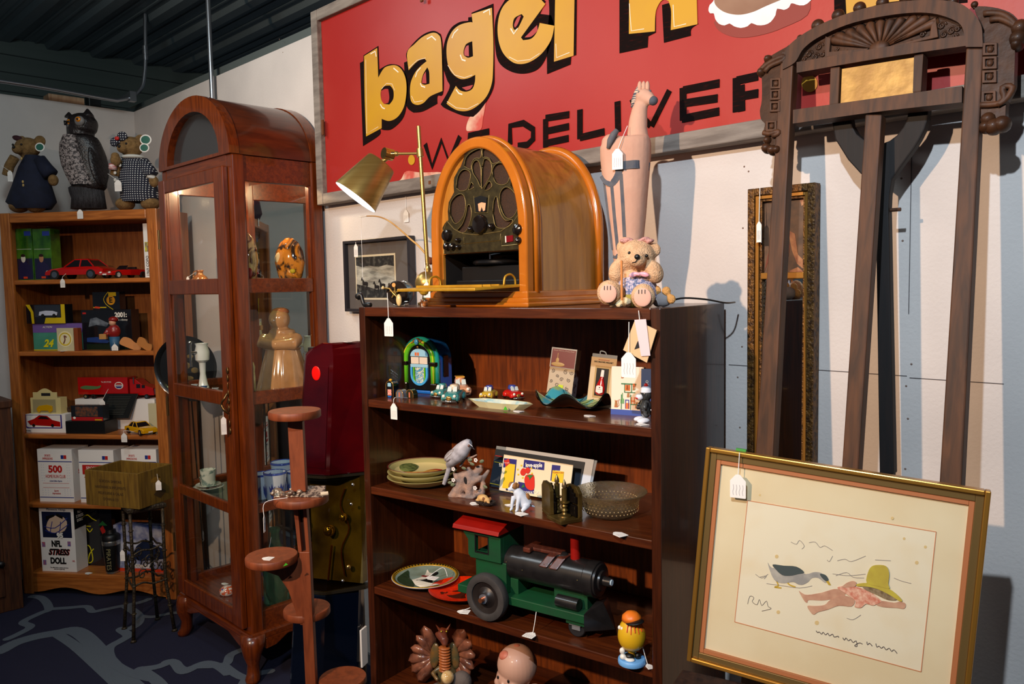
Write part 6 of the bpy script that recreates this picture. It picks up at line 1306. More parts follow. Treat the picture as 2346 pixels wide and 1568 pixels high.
cyx0,cyx1=TP(1015,800,.02)[0],TP(1190,830,.02)[0]
part('steam_cylinder',gbk,t,lambda b:b.cyl((cyx0,.02,dt+.016),(cyx1+.006,.02,dt+.016),.0155,n=24),sm=30)
part('cow_catcher',gbk,t,lambda b:b.add([(X1+.002,-.006,dk0+.03),(X1+.002,.122,dk0+.03),(X1+.002,-.006,dk0-.014),(X1+.002,.122,dk0-.014),(X1+.055,.058,dk0-.020),(X1+.022,.058,dk0+.042),(X1+.002,.058,dk0+.042)],[(0,2,4,5),(1,5,4,3),(0,5,6),(6,5,1),(2,3,4),(0,6,1,3,2)]),bev=.0015)
rub=mat('grey_rubber',(62,58,56),.75,0,(50,47,46),30)
for y,s_ in((-.014,1),(.118,-1)):
 wt=part('wheel',rub,t,lambda b:b.at((wx,y,R_),(90,0,0)).lathe([(R_*.66,-.012),(R_*.8,-.014),(R_*.96,-.012),(R_,-.006),(R_,.006),(R_*.96,.012),(R_*.8,.015),(R_*.68,.012),(R_*.66,.004),(R_*.66,-.012)],40,cap=False),sm=50)
 hb=part('wheel_disc',mat('wheel_black',(34,28,26),.4),wt,lambda b:b.at((wx,y,R_),(90,0,0)).lathe([(R_*.7,-.008),(R_*.7,.009),(R_*.45,.005),(R_*.3,.010),(R_*.24,.016),(.0005,.016)],32),sm=40)
 part('washer',mat('zinc_washer',(176,180,190),.3,.8),wt,lambda b:b.cyl((wx,y-.0165*s_,R_),(wx,y-.02*s_,R_),R_*.2,n=20))
 part('axle_nut',mat('copper_nut',(170,100,66),.35,.8),wt,lambda b:b.cyl((wx,y-.02*s_,R_),(wx,y-.032*s_,R_),R_*.1,n=12))
cw=TP(1210,1220,.02)
for y in(.03,.09):
 ct=part('caster',mat('black_caster',(36,36,38),.35),t,lambda b:b.cyl((X1-.035,y-.009,.024),(X1-.035,y+.009,.024),.024,n=24),sm=30,bev=.003)
 part('caster_fork',mat('zinc_fork',(176,178,180),.35,.7),ct,lambda b:b.box(X1-.045,X1-.022,y-.013,y-.0105,.02,dk0-.012)and b.box(X1-.045,X1-.022,y+.0105,y+.013,.02,dk0-.012)and b.box(X1-.052,X1-.02,y-.015,y+.015,dk0-.015,dk0-.012))
if dk0<.05:pass
o2=S_(2,1220,1452);u_=TF.w(TP(810,905,.0)[0],.006,dk0)
price_tag('white price tag dangling from the locomotive deck onto the shelf',u_,o2,.03,.032,yaw=10,flat=True,str_pts=[u_,(u_+o2)/2+Vector((.004,-.004,0)),o2])
# yellow egg-shaped bobble figure
o=S_(2,1444,1522);F=Fr(o,20);P=PR(F,*G_)
t=thing('egg_figure','yellow egg shaped figure in an orange cap on a light blue base','figurine',o,20)
ey=mat('egg_yellow',(216,168,28),.35,coat=.3)
k_=abs(P(1815,1150)[0]-P(1570,1150)[0])/2
z_=[max(0,P(1690,y)[1])for y in(1440,1290,1270,960)]
part('base',mat('sky_blue_base',(110,170,226),.4),t,lambda b:b.lathe([(k_*.98,0),(k_,.003),(k_*.98,.010),(k_*.92,.012),(.001,.012)],32),sm=40)
part('body',ey,t,lambda b:b.at((0,0,0)).lathe([(.0005,z_[2]-.002)]+[(k_*math.sin(a)*(1+.08*math.cos(a)),z_[2]+(z_[3]-z_[2])*(.5-.5*math.cos(a)))for a in[PI*i/16 for i in range(1,16)]]+[(.0005,z_[3])],32),sm=True)
part('leg',ey,t,lambda b:b.tube([(-.002,.0,.01),(0,0,z_[2]+.006)],[.009,.008],12))
part('hand',mat('white_glove',(230,226,216),.4),t,lambda b:[b.ell((x,-.016,z),r)for x,z,r in((-.018,.032,(.007,.006,.008)),(-.016,.018,(.008,.008,.007)),(.0,.014,(.012,.009,.004)))],fuse=.0018)
part('shoe',BLACK,t,lambda b:b.ell((-.004,-.008,.018),(.012,.010,.008))and b.ell((.014,.0,.019),(.007,.008,.008)),sm=True)
part('cap',mat('orange_cap',(226,116,30),.4),t,lambda b:b.at((0,0,z_[3]-.008)).lathe([(k_*.72,0),(k_*.66,.010),(k_*.4,.018),(.0005,.021)],24),sm=True)
part('cap_brim',BLACK,t,lambda b:b.ell((.012,-.014,z_[3]-.006),(.022,.018,.004),(0,-12,0)),sm=True)
part('hair',mat('red_hair',(206,66,30),.5),t,lambda b:[b.tube([(k_*.72*math.cos(a),k_*.72*math.sin(a),z_[3]-.010),(k_*.93*math.cos(a),k_*.93*math.sin(a),z_[3]-.026-.004*(i%2))],.0013,6)for i,a in enumerate([math.radians(-95+18*i)for i in range(6)])])
part('eye',mat('white_glove',(230,226,216)),t,lambda b:[b.ell((-k_*.66+s_,-k_*.52-s_*.5,z_[3]-.024),(.004,.004,.005))for s_ in(-.003,.005)],sm=True)
part('mouth',INK,t,lambda b:b.tube([(-k_*.97,-.004,z_[3]-.033),(-k_*.9,-.012,z_[3]-.040),(-k_*.78,-.017,z_[3]-.041),(-k_*.68,-.021,z_[3]-.036)],.0009,5))
o2=S_(2,1484,1525);price_tag('white price tag lying right of the yellow egg figure',o2,o2+Vector((0,0,.001)),.016,.024,yaw=60,flat=True,str_pts=[o2+Vector((-.018,0,.05)),o2])
# ---------------------------------------------------------------- bottom shelf: dragon and doll
pz=DK.hit(1010,1430,1,.1);F=Fr(DK.w(pz.x,.1,DZ[3]),20);P=PR(F,*H_)
t=thing('dragon_figure','bronzed resin dragon with spread scalloped wings holding a lit glass globe','figurine',F.o,20)
drg=mat('dragon_bronze',(150,92,66),.3,0,(88,52,40),30,coat=.5);grn=mat('dragon_green',(58,72,52),.3,0,(120,84,40),30,coat=.5)
def wing(b,cx,cy,pts):
 c=P(cx,cy,.01)
 for i,(x,y)in enumerate(pts):
  e=P(x,y,-.01);L=Vector((e[0]-c[0],0,e[1]-c[1]));n_=Vector((-L.z,0,L.x)).normalized()
  m_=Vector((c[0],.008,c[1]))+L*.55+Vector((0,-.006,0));w_=L.length*.27
  b.loft([[Vector((c[0],.01,c[1]))+n_*q*.004+Vector((0,o_,0))for q,o_ in((-1,0),(0,-.004),(1,0),(0,.004))],[m_+n_*q*w_+Vector((0,o_,0))for q,o_ in((-1,0),(0,-.009),(1,0),(0,.003))],[Vector((e[0],-.004,e[1]))-L*.14+n_*q*w_*.75+Vector((0,o_,0))for q,o_ in((-1,0),(0,-.008),(1,0),(0,.003))],[Vector((e[0],-.006,e[1]))+n_*q*.0015+Vector((0,o_,0))for q,o_ in((-1,0),(0,-.002),(1,0),(0,.002))]])
part('wing',drg,t,lambda b:wing(b,560,600,[(410,210),(305,340),(230,505),(200,680),(245,830),(330,960)]),sm=True)
part('wing',drg,t,lambda b:wing(b,820,600,[(950,260),(1040,410),(1100,600),(1085,780),(1030,910),(960,1010)]),sm=True)
part('wing_root',grn,t,lambda b:[b.ell((P(x,600,.0)[0],-.002,P(x,600,0)[1]),(.016,.009,.04),(0,a,0))for x,a in((570,8),(830,-8))],sm=True)
nk0,nk1=P(700,800,-.02),P(700,500,-.02);nr=P(775,650,-.02)[0]-P(700,650,-.02)[0]
for k in range(9):
 z=nk0[1]+(nk1[1]-nk0[1])*k/8;part('neck_ring',mat('dragon_belly',(166,92,46),.25,coat=.6),t,lambda b:b.ell((nk0[0],-.02,z),(nr,nr*.8,.0048),n=20,k=8),sm=True)
part('head',mat('dragon_head',(126,64,40),.4,0,(96,48,36),40,coat=.4),t,lambda b:b.tube([(P(690,230)[0],0,P(690,250)[1]),(P(690,300)[0],-.016,P(690,300)[1]),(P(695,400,-.03)[0],-.03,P(695,400,-.03)[1]),(P(700,480,-.036)[0],-.036,P(700,470,-.036)[1])],[.012,.017,.0125,.007],12)and b.tube([(P(640,250)[0],-.004,P(640,250)[1]),(P(560,185)[0],.004,P(560,185)[1])],[.005,.001],8)and b.tube([(P(740,250)[0],-.004,P(740,250)[1]),(P(770,175)[0],.004,P(770,175)[1])],[.005,.001],8)and b.ell((P(640,275)[0],-.02,P(640,275)[1]),.006)and b.ell((P(715,268)[0],-.02,P(715,268)[1]),.006),fuse=.002)
part('eye',mat('dragon_eye',(200,180,40),.2),t,lambda b:[b.ell((P(x,283,-.03)[0],-.0275,P(x,283,-.03)[1]),.0022)for x in(645,715)],sm=True)
part('body',grn,t,lambda b:b.tube([(nk0[0],0,0),(nk0[0],0,nk0[1]*.6),(nk0[0],-.004,nk0[1]+.01)],[.03,.034,.02],14)and b.tube([(nk0[0]-.02,-.01,nk0[1]-.0),(nk0[0]-.035,-.03,nk0[1]-.012),(nk0[0]-.01,-.045,nk0[1]-.02)],[.009,.008,.006],10),fuse=.003)
gl_=P(735,895,-.05)
part('globe',mat('crackle_globe',(236,206,150),.08,coat=1,col2=(200,160,100),ns=60),t,lambda b:b.ell((gl_[0],-.05,max(.0,gl_[1])),P(812,895,-.05)[0]-gl_[0],n=24,k=14),sm=True)
part('rock',mat('grey_rock',(96,86,80),.8,bump=.6,bs=60),t,lambda b:b.ell((gl_[0]+.03,-.02,max(.02,gl_[1]-.02)),(.03,.025,.03))and b.ell((gl_[0],-.02,.0),(.08,.04,.03)),fuse=.004)
pz=DK.hit(1182,1500,1,.09);F=Fr(DK.w(pz.x,.09,DZ[3]),5);P=PR(F,*G_)
t=thing('baby_doll','bald composition baby doll with a red painted topknot below the train','doll',F.o,5)
skin=mat('doll_skin',(200,156,134),.5,0,(194,146,122),6,coat=.2)
hc=P(650,1400);hr=.056
def doll(b):
 b.ell((hc[0],0,hc[1]+.002),(hr*.98,hr*.96,hr*.98),n=28,k=18);b.ell((hc[0]-hr*.15,-hr*.25,hc[1]-hr*.55),(hr*.8,hr*.72,hr*.6))
 for s_ in(-1,1):b.ell((hc[0]-hr*.15+s_*hr*.82,-.002,hc[1]-hr*.55),(hr*.12,hr*.1,hr*.2));b.ell((hc[0]-hr*.15+s_*hr*.42,-hr*.72,hc[1]-hr*.72),(hr*.26,hr*.2,hr*.24))
 b.ell((hc[0]-hr*.15,-hr*.98,hc[1]-hr*.62),(hr*.09,hr*.1,hr*.09))
 b.tube([(hc[0],0,0),(hc[0],0,hc[1]-hr*1.4),(hc[0]-hr*.1,0,hc[1]-hr*.9)],[hr*.8,hr*.6,hr*.32],16)
 b.tube([(hc[0]+hr*.5,0,hc[1]-hr*1.7),(hc[0]+hr*1.2,-.01,hc[1]-hr*1.5),(hc[0]+hr*1.05,0,hc[1]-hr*.6)],[hr*.25,hr*.22,hr*.2],12)
part('body',skin,t,doll,fuse=.0028)
part('topknot',mat('topknot_red',(186,92,70),.5,0,(196,122,98),40),t,lambda b:b.ell((hc[0]-hr*.30,-hr*.62,hc[1]+hr*.66),(hr*.3,hr*.14,hr*.24),(-42,-14,0))and b.ell((hc[0],-.0,hc[1]+hr*.93),(hr*.2,hr*.2,hr*.12)),fuse=.002)
part('eye',BLACK,t,lambda b:[b.ell((hc[0]-hr*.15+s_*hr*.32,-hr*.90,hc[1]-hr*.38),(hr*.06,hr*.04,hr*.09))for s_ in(-1,1)],sm=True)
part('mouth',mat('doll_lips',(186,50,44),.4),t,lambda b:b.ell((hc[0]-hr*.15,-hr*.92,hc[1]-hr*.86),(hr*.14,hr*.06,hr*.035)),sm=True)
# ---------------------------------------------------------------- inside the curio cabinet
def SC(z,px,py=None,y=None,x=None):
 if x is not None:
  q=CU.hit(px,800,0,x);return CU.w(x,max(.06,min(CDp-.07,q.y)),zz(z))
 q=CU.hit(px,py,2,zz(z))if y is None else CU.hit(px,800,1,y)
 return CU.w(max(.07,min(CW-.07,q.x)),max(.06,min(CDp-.07,q.y if y is None else y)),zz(z))
shine=dict(rough=.06,coat=1)
# top shelf
o=SC(1.61,466,y=.09)
t=thing('glass_jug','small amber lustre jug with a handle on the top glass shelf','jug',o,20,sc=1.3)
amb=mat('amber_lustre',(170,96,40),.12,.35,(196,140,70),24,coat=1)
part('body',amb,t,lambda b:b.lathe([(.016,0),(.027,.008),(.03,.022),(.022,.036),(.011,.044),(.010,.052),(.014,.058),(.012,.058),(.0085,.05)],24),sm=True)
part('handle',amb,t,lambda b:b.tube(smooth_pts([(-.011,0,.054),(-.026,0,.052),(-.03,0,.038),(-.024,0,.028)],4),.003,8),sm=True)
price_tag('white price tag tied to the amber jug',o+Vector((-.01,-.01,.07)),o+Vector((-.045,-.035,.045)),.012,.026,yaw=60)
o=SC(1.61,574,x=CW-.085)
def egg(t,m_,rx,ry,h,prof=None):
 part('vase',m_,t,lambda b:b.at((0,0,0),(0,0,0),(1,ry/rx,1)).lathe([(rx*.35,0),(rx*.5,.004),(rx*.8,h*.2),(rx,h*.48),(rx*.9,h*.72),(rx*.6,h*.9),(rx*.3,h*.98),(rx*.22,h),(rx*.15,h*.97),(.001,h*.9)],40),sm=True)
t=thing('art_vase','egg shaped art glass vase swirled in gold and brown, left behind the side pane','vase',o,30)
egg(t,mat('swirled_art_glass',(186,160,100),rough=.05,col2=(70,36,24),ns=9,coat=1,dist=3,lo=.42,hi=.6),.046,.046,.215)
part('red_flash',mat('ruby_flash',(120,34,30),**shine),t,lambda b:b.ell((.022,-.03,.045),(.018,.014,.03),(0,20,0)),sm=True)
part('cream_flash',mat('cream_flash',(216,196,130),**shine),t,lambda b:b.ell((-.012,-.036,.055),(.018,.010,.022)),sm=True)
o=SC(1.61,672,x=CW-.1)
t=thing('art_vase','large round flat art glass vase in amber and black with a cream patch','vase',o,40)
egg(t,mat('amber_swirl_glass',(206,130,40),rough=.05,col2=(52,36,24),ns=7,coat=1,dist=4,lo=.45,hi=.58),.064,.04,.2)
part('cream_patch',mat('cream_paper',(222,196,140),.5),t,lambda b:b.ell((-.036,-.0265,.118),(.018,.006,.024),(0,25,0)),sm=True)
part('yellow_eye',mat('yellow_cane',(190,170,30),**shine),t,lambda b:b.ell((.022,-.034,.06),(.012,.008,.010)),sm=True)
# second shelf: friar jar
o=SC(1.16,648,x=CW-.13);F=Fr(o,40)
t=thing('friar_jar','glossy tan ceramic jar shaped as a robed figure with folded arms','jar',o,40,sc=1.32)
tan=mat('tan_glaze',(196,146,96),.1,0,(170,120,72),12,coat=1)
part('robe',tan,t,lambda b:b.lathe([(.085,0),(.086,.006),(.072,.07),(.056,.128),(.052,.142)],60,wob=lambda a,z:.045*math.sin(14*a)*max(0,1-z/.15)),sm=60)
def fr_(b):
 b.ell((0,0,.165),(.066,.052,.034));b.tube([(.052,-.01,.176),(.05,-.04,.158),(0,-.056,.156),(-.05,-.045,.166)],[.02,.02,.016,.013],12)
 b.tube([(-.052,-.01,.176),(-.055,-.035,.16),(0,-.05,.15)],[.02,.018,.014],12);b.ell((0,0,.196),(.042,.038,.010));b.ell((-.006,-.004,.234),(.034,.034,.036));b.ell((-.018,-.036,.230),(.007,.007,.008))
part('upper_body',tan,t,fr_,fuse=.0035)
part('cap',mat('russet_glaze',(176,104,66),.1,coat=1),t,lambda b:b.ell((-.004,.002,.258),(.028,.028,.014)),sm=True)
part('belt',tan,t,lambda b:b.tube([(.054*math.cos(a),.05*math.sin(a),.140)for a in[2*PI*k/24 for k in range(25)]],.004,8),sm=True)
o=SC(1.16,566,x=CW-.07)
t=thing('asparagus_vase','green and cream vase shaped like a bundle of asparagus','vase',o,30,sc=1.3)
asp=mat('asparagus_glaze',(206,196,130),.15,0,(110,120,60),8,(1,1,3),coat=.8)
for k in range(6):
 a=k*PI/3;part('spear',asp,t,lambda b:b.at((.014*math.cos(a),.014*math.sin(a),0)).lathe([(.009,0),(.0095,.06),(.008,.085),(.010,.095),(.006,.108),(.0005,.114)],10),sm=True)
part('tie',BLACK,t,lambda b:b.cyl((0,0,.012),(0,0,.02),.024,n=20))
o=SC(1.16,474,884);o=SC(1.16,462,y=.1)
t=thing('enamel_grinder','small white enamel hand grinder with a chrome crank','grinder',o,-20,sc=1.25)
we=mat('white_enamel',(222,222,216),.2,coat=.8)
part('body',we,t,lambda b:b.lathe([(.02,0),(.016,.012),(.010,.05),(.012,.09),(.024,.1),(.026,.13),(.02,.15),(.024,.16),(.02,.16),(.012,.14)],24),sm=40)
part('spout',we,t,lambda b:b.tube(smooth_pts([(-.015,0,.118),(-.045,0,.124),(-.065,0,.108),(-.07,0,.095)],4),.009,10),sm=True)
part('crank',CHROME,t,lambda b:b.cyl((.02,-.02,.13),(.03,-.04,.13),.004)and b.cyl((.03,-.04,.08),(.03,-.04,.16),.004)and b.ell((.03,-.04,.165),.007),sm=30)
for px,lab,c in((436,'small clear cut crystal salt dish beside the blue pieces',(226,230,236)),(458,'small blue glass block on the second glass shelf',(60,110,170)),(484,'row of silver trinkets at the right of the blue glass block',(206,206,206))):
 t=thing('trinket',lab,'trinket',SC(1.16,px,y=.05),20)
 part('piece',mat('trinket_%d'%px,c,.1,.4,coat=1),t,lambda b:b.lathe([(.014,0),(.018,.006),(.012,.012),(.016,.018),(.012,.02)],7))
# third shelf: blue and white
bwm=mat('blue_white_glaze',(214,222,232),.12,coat=.8);cob=mat('cobalt_glaze',(24,44,140),.15,0,(70,100,180),40,coat=.8)
def tumbler(loc,lab,s_=1.0,deg=0):
 t=thing('tulip_beaker',lab,'cup',loc,deg,sc=s_)
 part('cup',bwm,t,lambda b:b.lathe([(.022,0),(.024,.004),(.030,.072),(.0285,.072),(.0225,.008),(.001,.006)],28),sm=50)
 part('blue_rim',cob,t,lambda b:b.lathe([(.0302,.068),(.0305,.0725),(.0283,.0735),(.0283,.071)],28,cap=False),sm=True)
 for a in range(0,360,45):
  part('painted_tulip',cob,t,lambda b:b.at((0,0,0),(0,0,a)).add([(.0268+z*.075-.0015*abs(y)*40,y,z)for y,z in((0,.004),(.006,.02),(.008,.042),(.003,.034),(0,.048),(-.003,.034),(-.008,.042),(-.006,.02))],[(0,1,2,3,4,5,6,7)]))
tumbler(SC(.716,618,x=CW-.1),'blue and white tulip beaker nearest the side pane',1.6)
tumbler(SC(.716,636,x=CW-.22),'blue and white tulip beaker standing behind the nearest one',1.7)
tumbler(SC(.716,668,x=CW-.1),'blue and white tulip beaker to the right, partly hidden by the plant stand',1.4)
tumbler(SC(.716,584,x=CW-.16),'blue and white tulip beaker at the left edge of the side pane',1.45)
o=SC(.716,478,1120);tb=mat('transfer_ware',(206,208,190),.15,0,(120,140,130),60,lo=.5,hi=.6,coat=.8)
for k,(r_,z_)in enumerate(((.066,0),(.054,.010))):
 t=thing('saucer',('lower saucer of the pair under the printed teacup','upper saucer directly under the printed teacup')[k],'saucer',o+Vector((0,0,z_)),0)
 part('dish',tb,t,lambda b:b.lathe([(r_*.4,0),(r_*.55,.002),(r_,.011),(r_*.98,.012),(r_*.5,.004),(.001,.003)],32),sm=60)
t=thing('teacup','white printed straight sided teacup on two saucers','cup',o+Vector((0,0,.0145)),0,sc=1.45)
part('cup',tb,t,lambda b:b.lathe([(.019,0),(.0205,.004),(.0235,.05),(.022,.05),(.0185,.006),(.001,.005)],24),sm=50)
part('handle',tb,t,lambda b:b.tube(smooth_pts([(-.022,.004,.04),(-.036,.004,.038),(-.036,.004,.02),(-.021,.004,.014)],4),.003,7),sm=True)
t=thing('crystal_jar','clear faceted crystal jar left of the teacup','jar',SC(.716,452,1122),0)
part('jar',mat('clear_glass',(240,244,244),.02,trans=1.0),t,lambda b:b.lathe([(.018,0),(.022,.01),(.018,.03),(.022,.05),(.012,.06),(.006,.07),(.001,.075)],8))
t=thing('silver_dish','flat silver oval dish on the third glass shelf','dish',SC(.716,600,y=.06),0)
part('dish',CHROME,t,lambda b:b.at((0,0,0),(0,0,0),(1,.6,1)).lathe([(.03,0),(.05,.006),(.048,.007),(.001,.002)],28),sm=True)
# floor of the cabinet
o=SC(.27,612,x=CW-.1)
t=thing('green_bottle','fluted clear green glass bottle with a tag on the cabinet floor','bottle',o,0,sc=1.42)
part('bottle',mat('green_glass',(120,190,150),.03,trans=.9),t,lambda b:b.lathe([(.034,0),(.04,.006),(.040,.11),(.036,.13),(.022,.165),(.014,.19),(.0125,.215),(.016,.22),(.016,.228),(.010,.228),(.010,.2)],32,wob=lambda a,z:.03*math.sin(16*a)if z<.14 else 0),sm=60)
price_tag('white price tag hung from the neck of the green bottle',o+Vector((0,-.016,.29)),o+Vector((.035,-.05,.245)),.014,.045,yaw=60)
t=thing('glass_bird','little yellow and cobalt glass bird behind the green bottle','figurine',SC(.27,588,y=.16),30)
part('body',cob,t,lambda b:b.ell((0,0,.11),(.024,.016,.016))and b.cyl((0,0,0),(0,0,.1),.008)and b.cyl((0,0,0),(0,0,.006),.03),fuse=.003)
part('crest',mat('yellow_cane',(190,170,30)),t,lambda b:b.ell((-.006,-.004,.126),(.02,.012,.009)),sm=True)
t=thing('paperweight','millefiori paperweight in orange, white and blue on the cabinet floor','paperweight',SC(.27,521,1362),0)
part('dome',mat('millefiori',(206,90,50),.1,0,(220,210,200),90,lo=.48,hi=.52,coat=1),t,lambda b:b.lathe([(.028,0),(.034,.01),(.032,.024),(.02,.036),(.0005,.04)],28),sm=True)
part('blue_cane',cob,t,lambda b:b.ell((.006,-.024,.026),(.007,.004,.007)),sm=True)
for px,py,lab in((510,1338,'white price tag lying at the back of the cabinet floor'),(512,1352,'white price tag lying beside the millefiori paperweight')):
 o2=SC(.27,px,py);price_tag(lab,o2,o2+Vector((0,0,.002)),.02,.034,yaw=100,flat=True)
t=thing('plate_rack','dark wooden lattice plate rack at the back of the cabinet floor','rack',SC(.27,470,y=.26),0)
part('frame',mat('dark_rack_wood',(50,28,20),.5),t,lambda b:[b.box(x,x+.012,0,.01,0,.36)for x in(-.08,-.01,.06)]and[b.box(-.08,.072,-.004,.012,z,z+.012)for z in(.04,.14,.24,.33)])
hk=CU.w(CW-.06,-.05,zz(1.16-.03)+.0)
price_tag('long white paper tag hanging edge-on from the cabinet handle',CU.w(CW-.062,-.05,1.10),CU.w(CW-.062,-.05,1.075),.02,.07,yaw=70)
# ---------------------------------------------------------------- toys in the oak bookcase
def KZ(k):return OZ[k]
def obox(name,label,k,x0,x1,ytop,y=.05,d=.06,m=None,cat='box',zoff=0,zpx=None,bev=.001,rz=0,group=None):
 """a carton standing on oak shelf k; x0,x1,ytop read at its front plane"""
 a=OK.hit(x0,zpx or 800,1,y).x;c=OK.hit(x1,zpx or 800,1,y).x;h=OK.hit((x0+x1)/2,ytop,1,y).z-KZ(k)-zoff
 t=thing(name,label,cat,OK.w(a,y,KZ(k)+zoff),36.43+rz,group)
 part('carton',m or WHITE,t,lambda b:b.box(0,c-a,0,d,0,h),bev=bev)
 return t,c-a,h
def fp(t,nm,m_,x0,x1,z0,z1,lay=1):return part(nm,m_,t,lambda b:b.box(x0,x1,-.0006*lay,0,z0,z1))
def fpoly(t,nm,m_,pts,lay=1,n=0):
 return part(nm,m_,t,lambda b:b.plate([sm(pts,n)if n else pts],-.0006*lay,-.0006*(lay-1)))
prw=mat('print_white',(238,232,220));film=dict(rough=.12,coat=1)
# upper shelf
gb_=mat('green_film_box',(70,120,24),rough=.12,coat=1,col2=(30,70,24),ns=12)
for x0,x1,lab,fc_ in((38,76,'green boxed action figure at the far left, pale face',(214,206,186)),(78,119,'green boxed action figure second from left, tan face',(172,120,84))):
 t,w_,h=obox('figure_box',lab,4,x0,x1,524,.05,.07,gb_,zpx=600)
 fp(t,'lower_panel',mat('navy_film',(28,30,56),**film),.004,w_-.004,.004,h*.42)
 fp(t,'caption_line',prw,.006,w_-.006,h*.6,h*.605);fp(t,'badge',BLU,w_*.55,w_-.006,h*.86,h*.95)
 part('printed_head',mat('printed_face_%d'%x0,fc_,.4),t,lambda b:b.ell((w_*.42,-.001,h*.42),(.013,.001,.021)),sm=True)
 part('printed_hair',mat('printed_hair',(40,24,16),.4),t,lambda b:b.ell((w_*.42,-.0012,h*.475),(.013,.001,.009)),sm=True)
 fpoly(t,'printed_coat',mat('printed_coat',(34,30,66),.4),[(w_*.1,.01),(w_*.9,.01),(w_*.8,h*.28),(w_*.55,h*.36),(w_*.3,h*.36),(w_*.12,h*.26)],2)
 fp(t,'red_badge',mat('orange_red',(206,60,24)),w_*.38,w_*.62,h*.03,h*.07,3)
def modelcar(name,label,o,deg,L,body,open_=False,cat='toy car',hull=None):
 """die-cast car, nose at -x, length L"""
 t=thing(name,label,cat,o,deg);W_=L*.4;s=L
 H=hull or[(-.5,.07),(-.49,.13),(-.40,.165),(-.2,.19),(.22,.20),(.42,.19),(.5,.15),(.49,.07)]
 part('body',body,t,lambda b:b.loft([[(x*s*(.97+.03*k),y*W_,(.055+(z-.055)*k)*s)for x,z in H]for y,k in((-.5,.8),(-.46,.97),(-.3,1.03),(.3,1.03),(.46,.97),(.5,.8))]),sm=35,bev=.001)
 gl2=mat('tinted_window',(26,24,28),.08,coat=1)
 if not open_:
  part('cabin_glass',gl2,t,lambda b:b.loft([[(x*s,y*W_,z*s)for x,y in((a0,-w0),(a1,-w0),(a1,w0),(a0,w0))]for a0,a1,w0,z in((-.17,.34,.44,.195),(-.02,.22,.34,.30))]),bev=.001)
  part('roof',body,t,lambda b:b.loft([[(x*s,y*W_,z*s)for x,y in((a0,-w0),(a1,-w0),(a1,w0),(a0,w0))]for a0,a1,w0,z in((-.03,.23,.345,.295),(.0,.2,.32,.318))]),bev=.002)
  part('roof_pillar',body,t,lambda b:[b.tube([(x0*s,y0*W_,.19*s),(x1*s,y1*W_,.3*s)],.011*s,6)for sg in(-1,1)for x0,y0,x1,y1 in((-.17,.44*sg,-.02,.34*sg),(.34,.44*sg,.22,.34*sg),(.1,.45*sg,.1,.345*sg))],each=True)
 else:
  part('cockpit',mat('dark_seats',(40,24,22),.6),t,lambda b:b.box(-.08*s,.26*s,-.34*W_,.34*W_,.17*s,.208*s)and b.box(.16*s,.22*s,-.3*W_,.3*W_,.19*s,.25*s),bev=.001)
  part('windscreen',gl2,t,lambda b:b.hexa([(-.10*s,-.4*W_,.19*s),(-.09*s,-.4*W_,.19*s),(-.09*s,.4*W_,.19*s),(-.10*s,.4*W_,.19*s),(-.02*s,-.33*W_,.28*s),(-.01*s,-.33*W_,.28*s),(-.01*s,.33*W_,.28*s),(-.02*s,.33*W_,.28*s)]))
 for x in(-.32,.30):
  for y in(-.47,.47):
   wt=part('wheel',mat('black_tyre',(16,16,16),.7),t,lambda b:b.cyl((x*s,(y-.06)*W_,.075*s),(x*s,(y+.06)*W_,.075*s),.075*s,n=18),sm=30)
   part('rim',CHROME,wt,lambda b:b.cyl((x*s,(y-.07)*W_,.075*s),(x*s,(y+.07)*W_,.075*s),.048*s,n=12),sm=30)
 part('headlight',mat('headlight',(230,230,220),.1,coat=1),t,lambda b:[b.ell((-.485*s,y*W_,.125*s),(.012*s,.05*s,.022*s),n=8,k=6)for y in(-.34,.34)],sm=True)
 part('number_plate',prw,t,lambda b:b.box(-.505*s,-.495*s,-.14*W_,.14*W_,.07*s,.10*s))
 return t
carred=mat('toy_car_red',(176,16,12),.12,coat=1)
def OS(k,px,y):q=OK.hit(px,700,1,y);return OK.w(q.x,y,KZ(k))
def olen(x0,x1,y):return OK.hit(x1,700,1,y).x-OK.hit(x0,700,1,y).x
modelcar('model_car','red model coupe seen side-on on the top shelf of the oak bookcase',OS(4,192,.08),36.43,olen(127,258,.08),carred)
modelcar('model_car','small red open model roadster facing forward with a white number plate',OS(4,290,.10),36.43+72,olen(258,330,.06)*1.35,carred,True)
t,w_,h=obox('toy_box','white sided boxed toy standing edge-on at the right end of the top shelf',4,331,346,512,.06,.12,WHITE,zpx=600)
fp(t,'picture',mat('photo_purple',(80,40,110),.4,0,(220,210,60),60),.006,w_,h*.48,h*.66)
part('picture_side',mat('brown_film',(70,44,34),.2,0,(110,80,60),40,coat=1),t,lambda b:b.box(-.0008,0,.002,.118,.01,h-.01))
text(t,'1969 COPO',.02,INK,(w_/2,-.001,h*.22),rot=(90,-90,0))
p_=OK.w(*OK.hit(143,641,1,-.012));price_tag('white price tag hanging from the long red model coupe',OK.w(*(lambda q:(q.x,.04,q.z))(OK.hit(158,622,1,.04))),p_,.026,.044,yaw=36,str_pts=[OK.w(*(lambda q:(q.x,.04,q.z))(OK.hit(158,622,1,.04))),OK.w(*OK.hit(144,634,1,-.008)),p_])
p_=OK.w(*OK.hit(183,482,1,-.016));price_tag('white price tag hanging over the top rail below the owl',OK.w(*(lambda q:(q.x,0,OH+.002))(OK.hit(184,470,1,0))),p_,.032,.046,yaw=36)
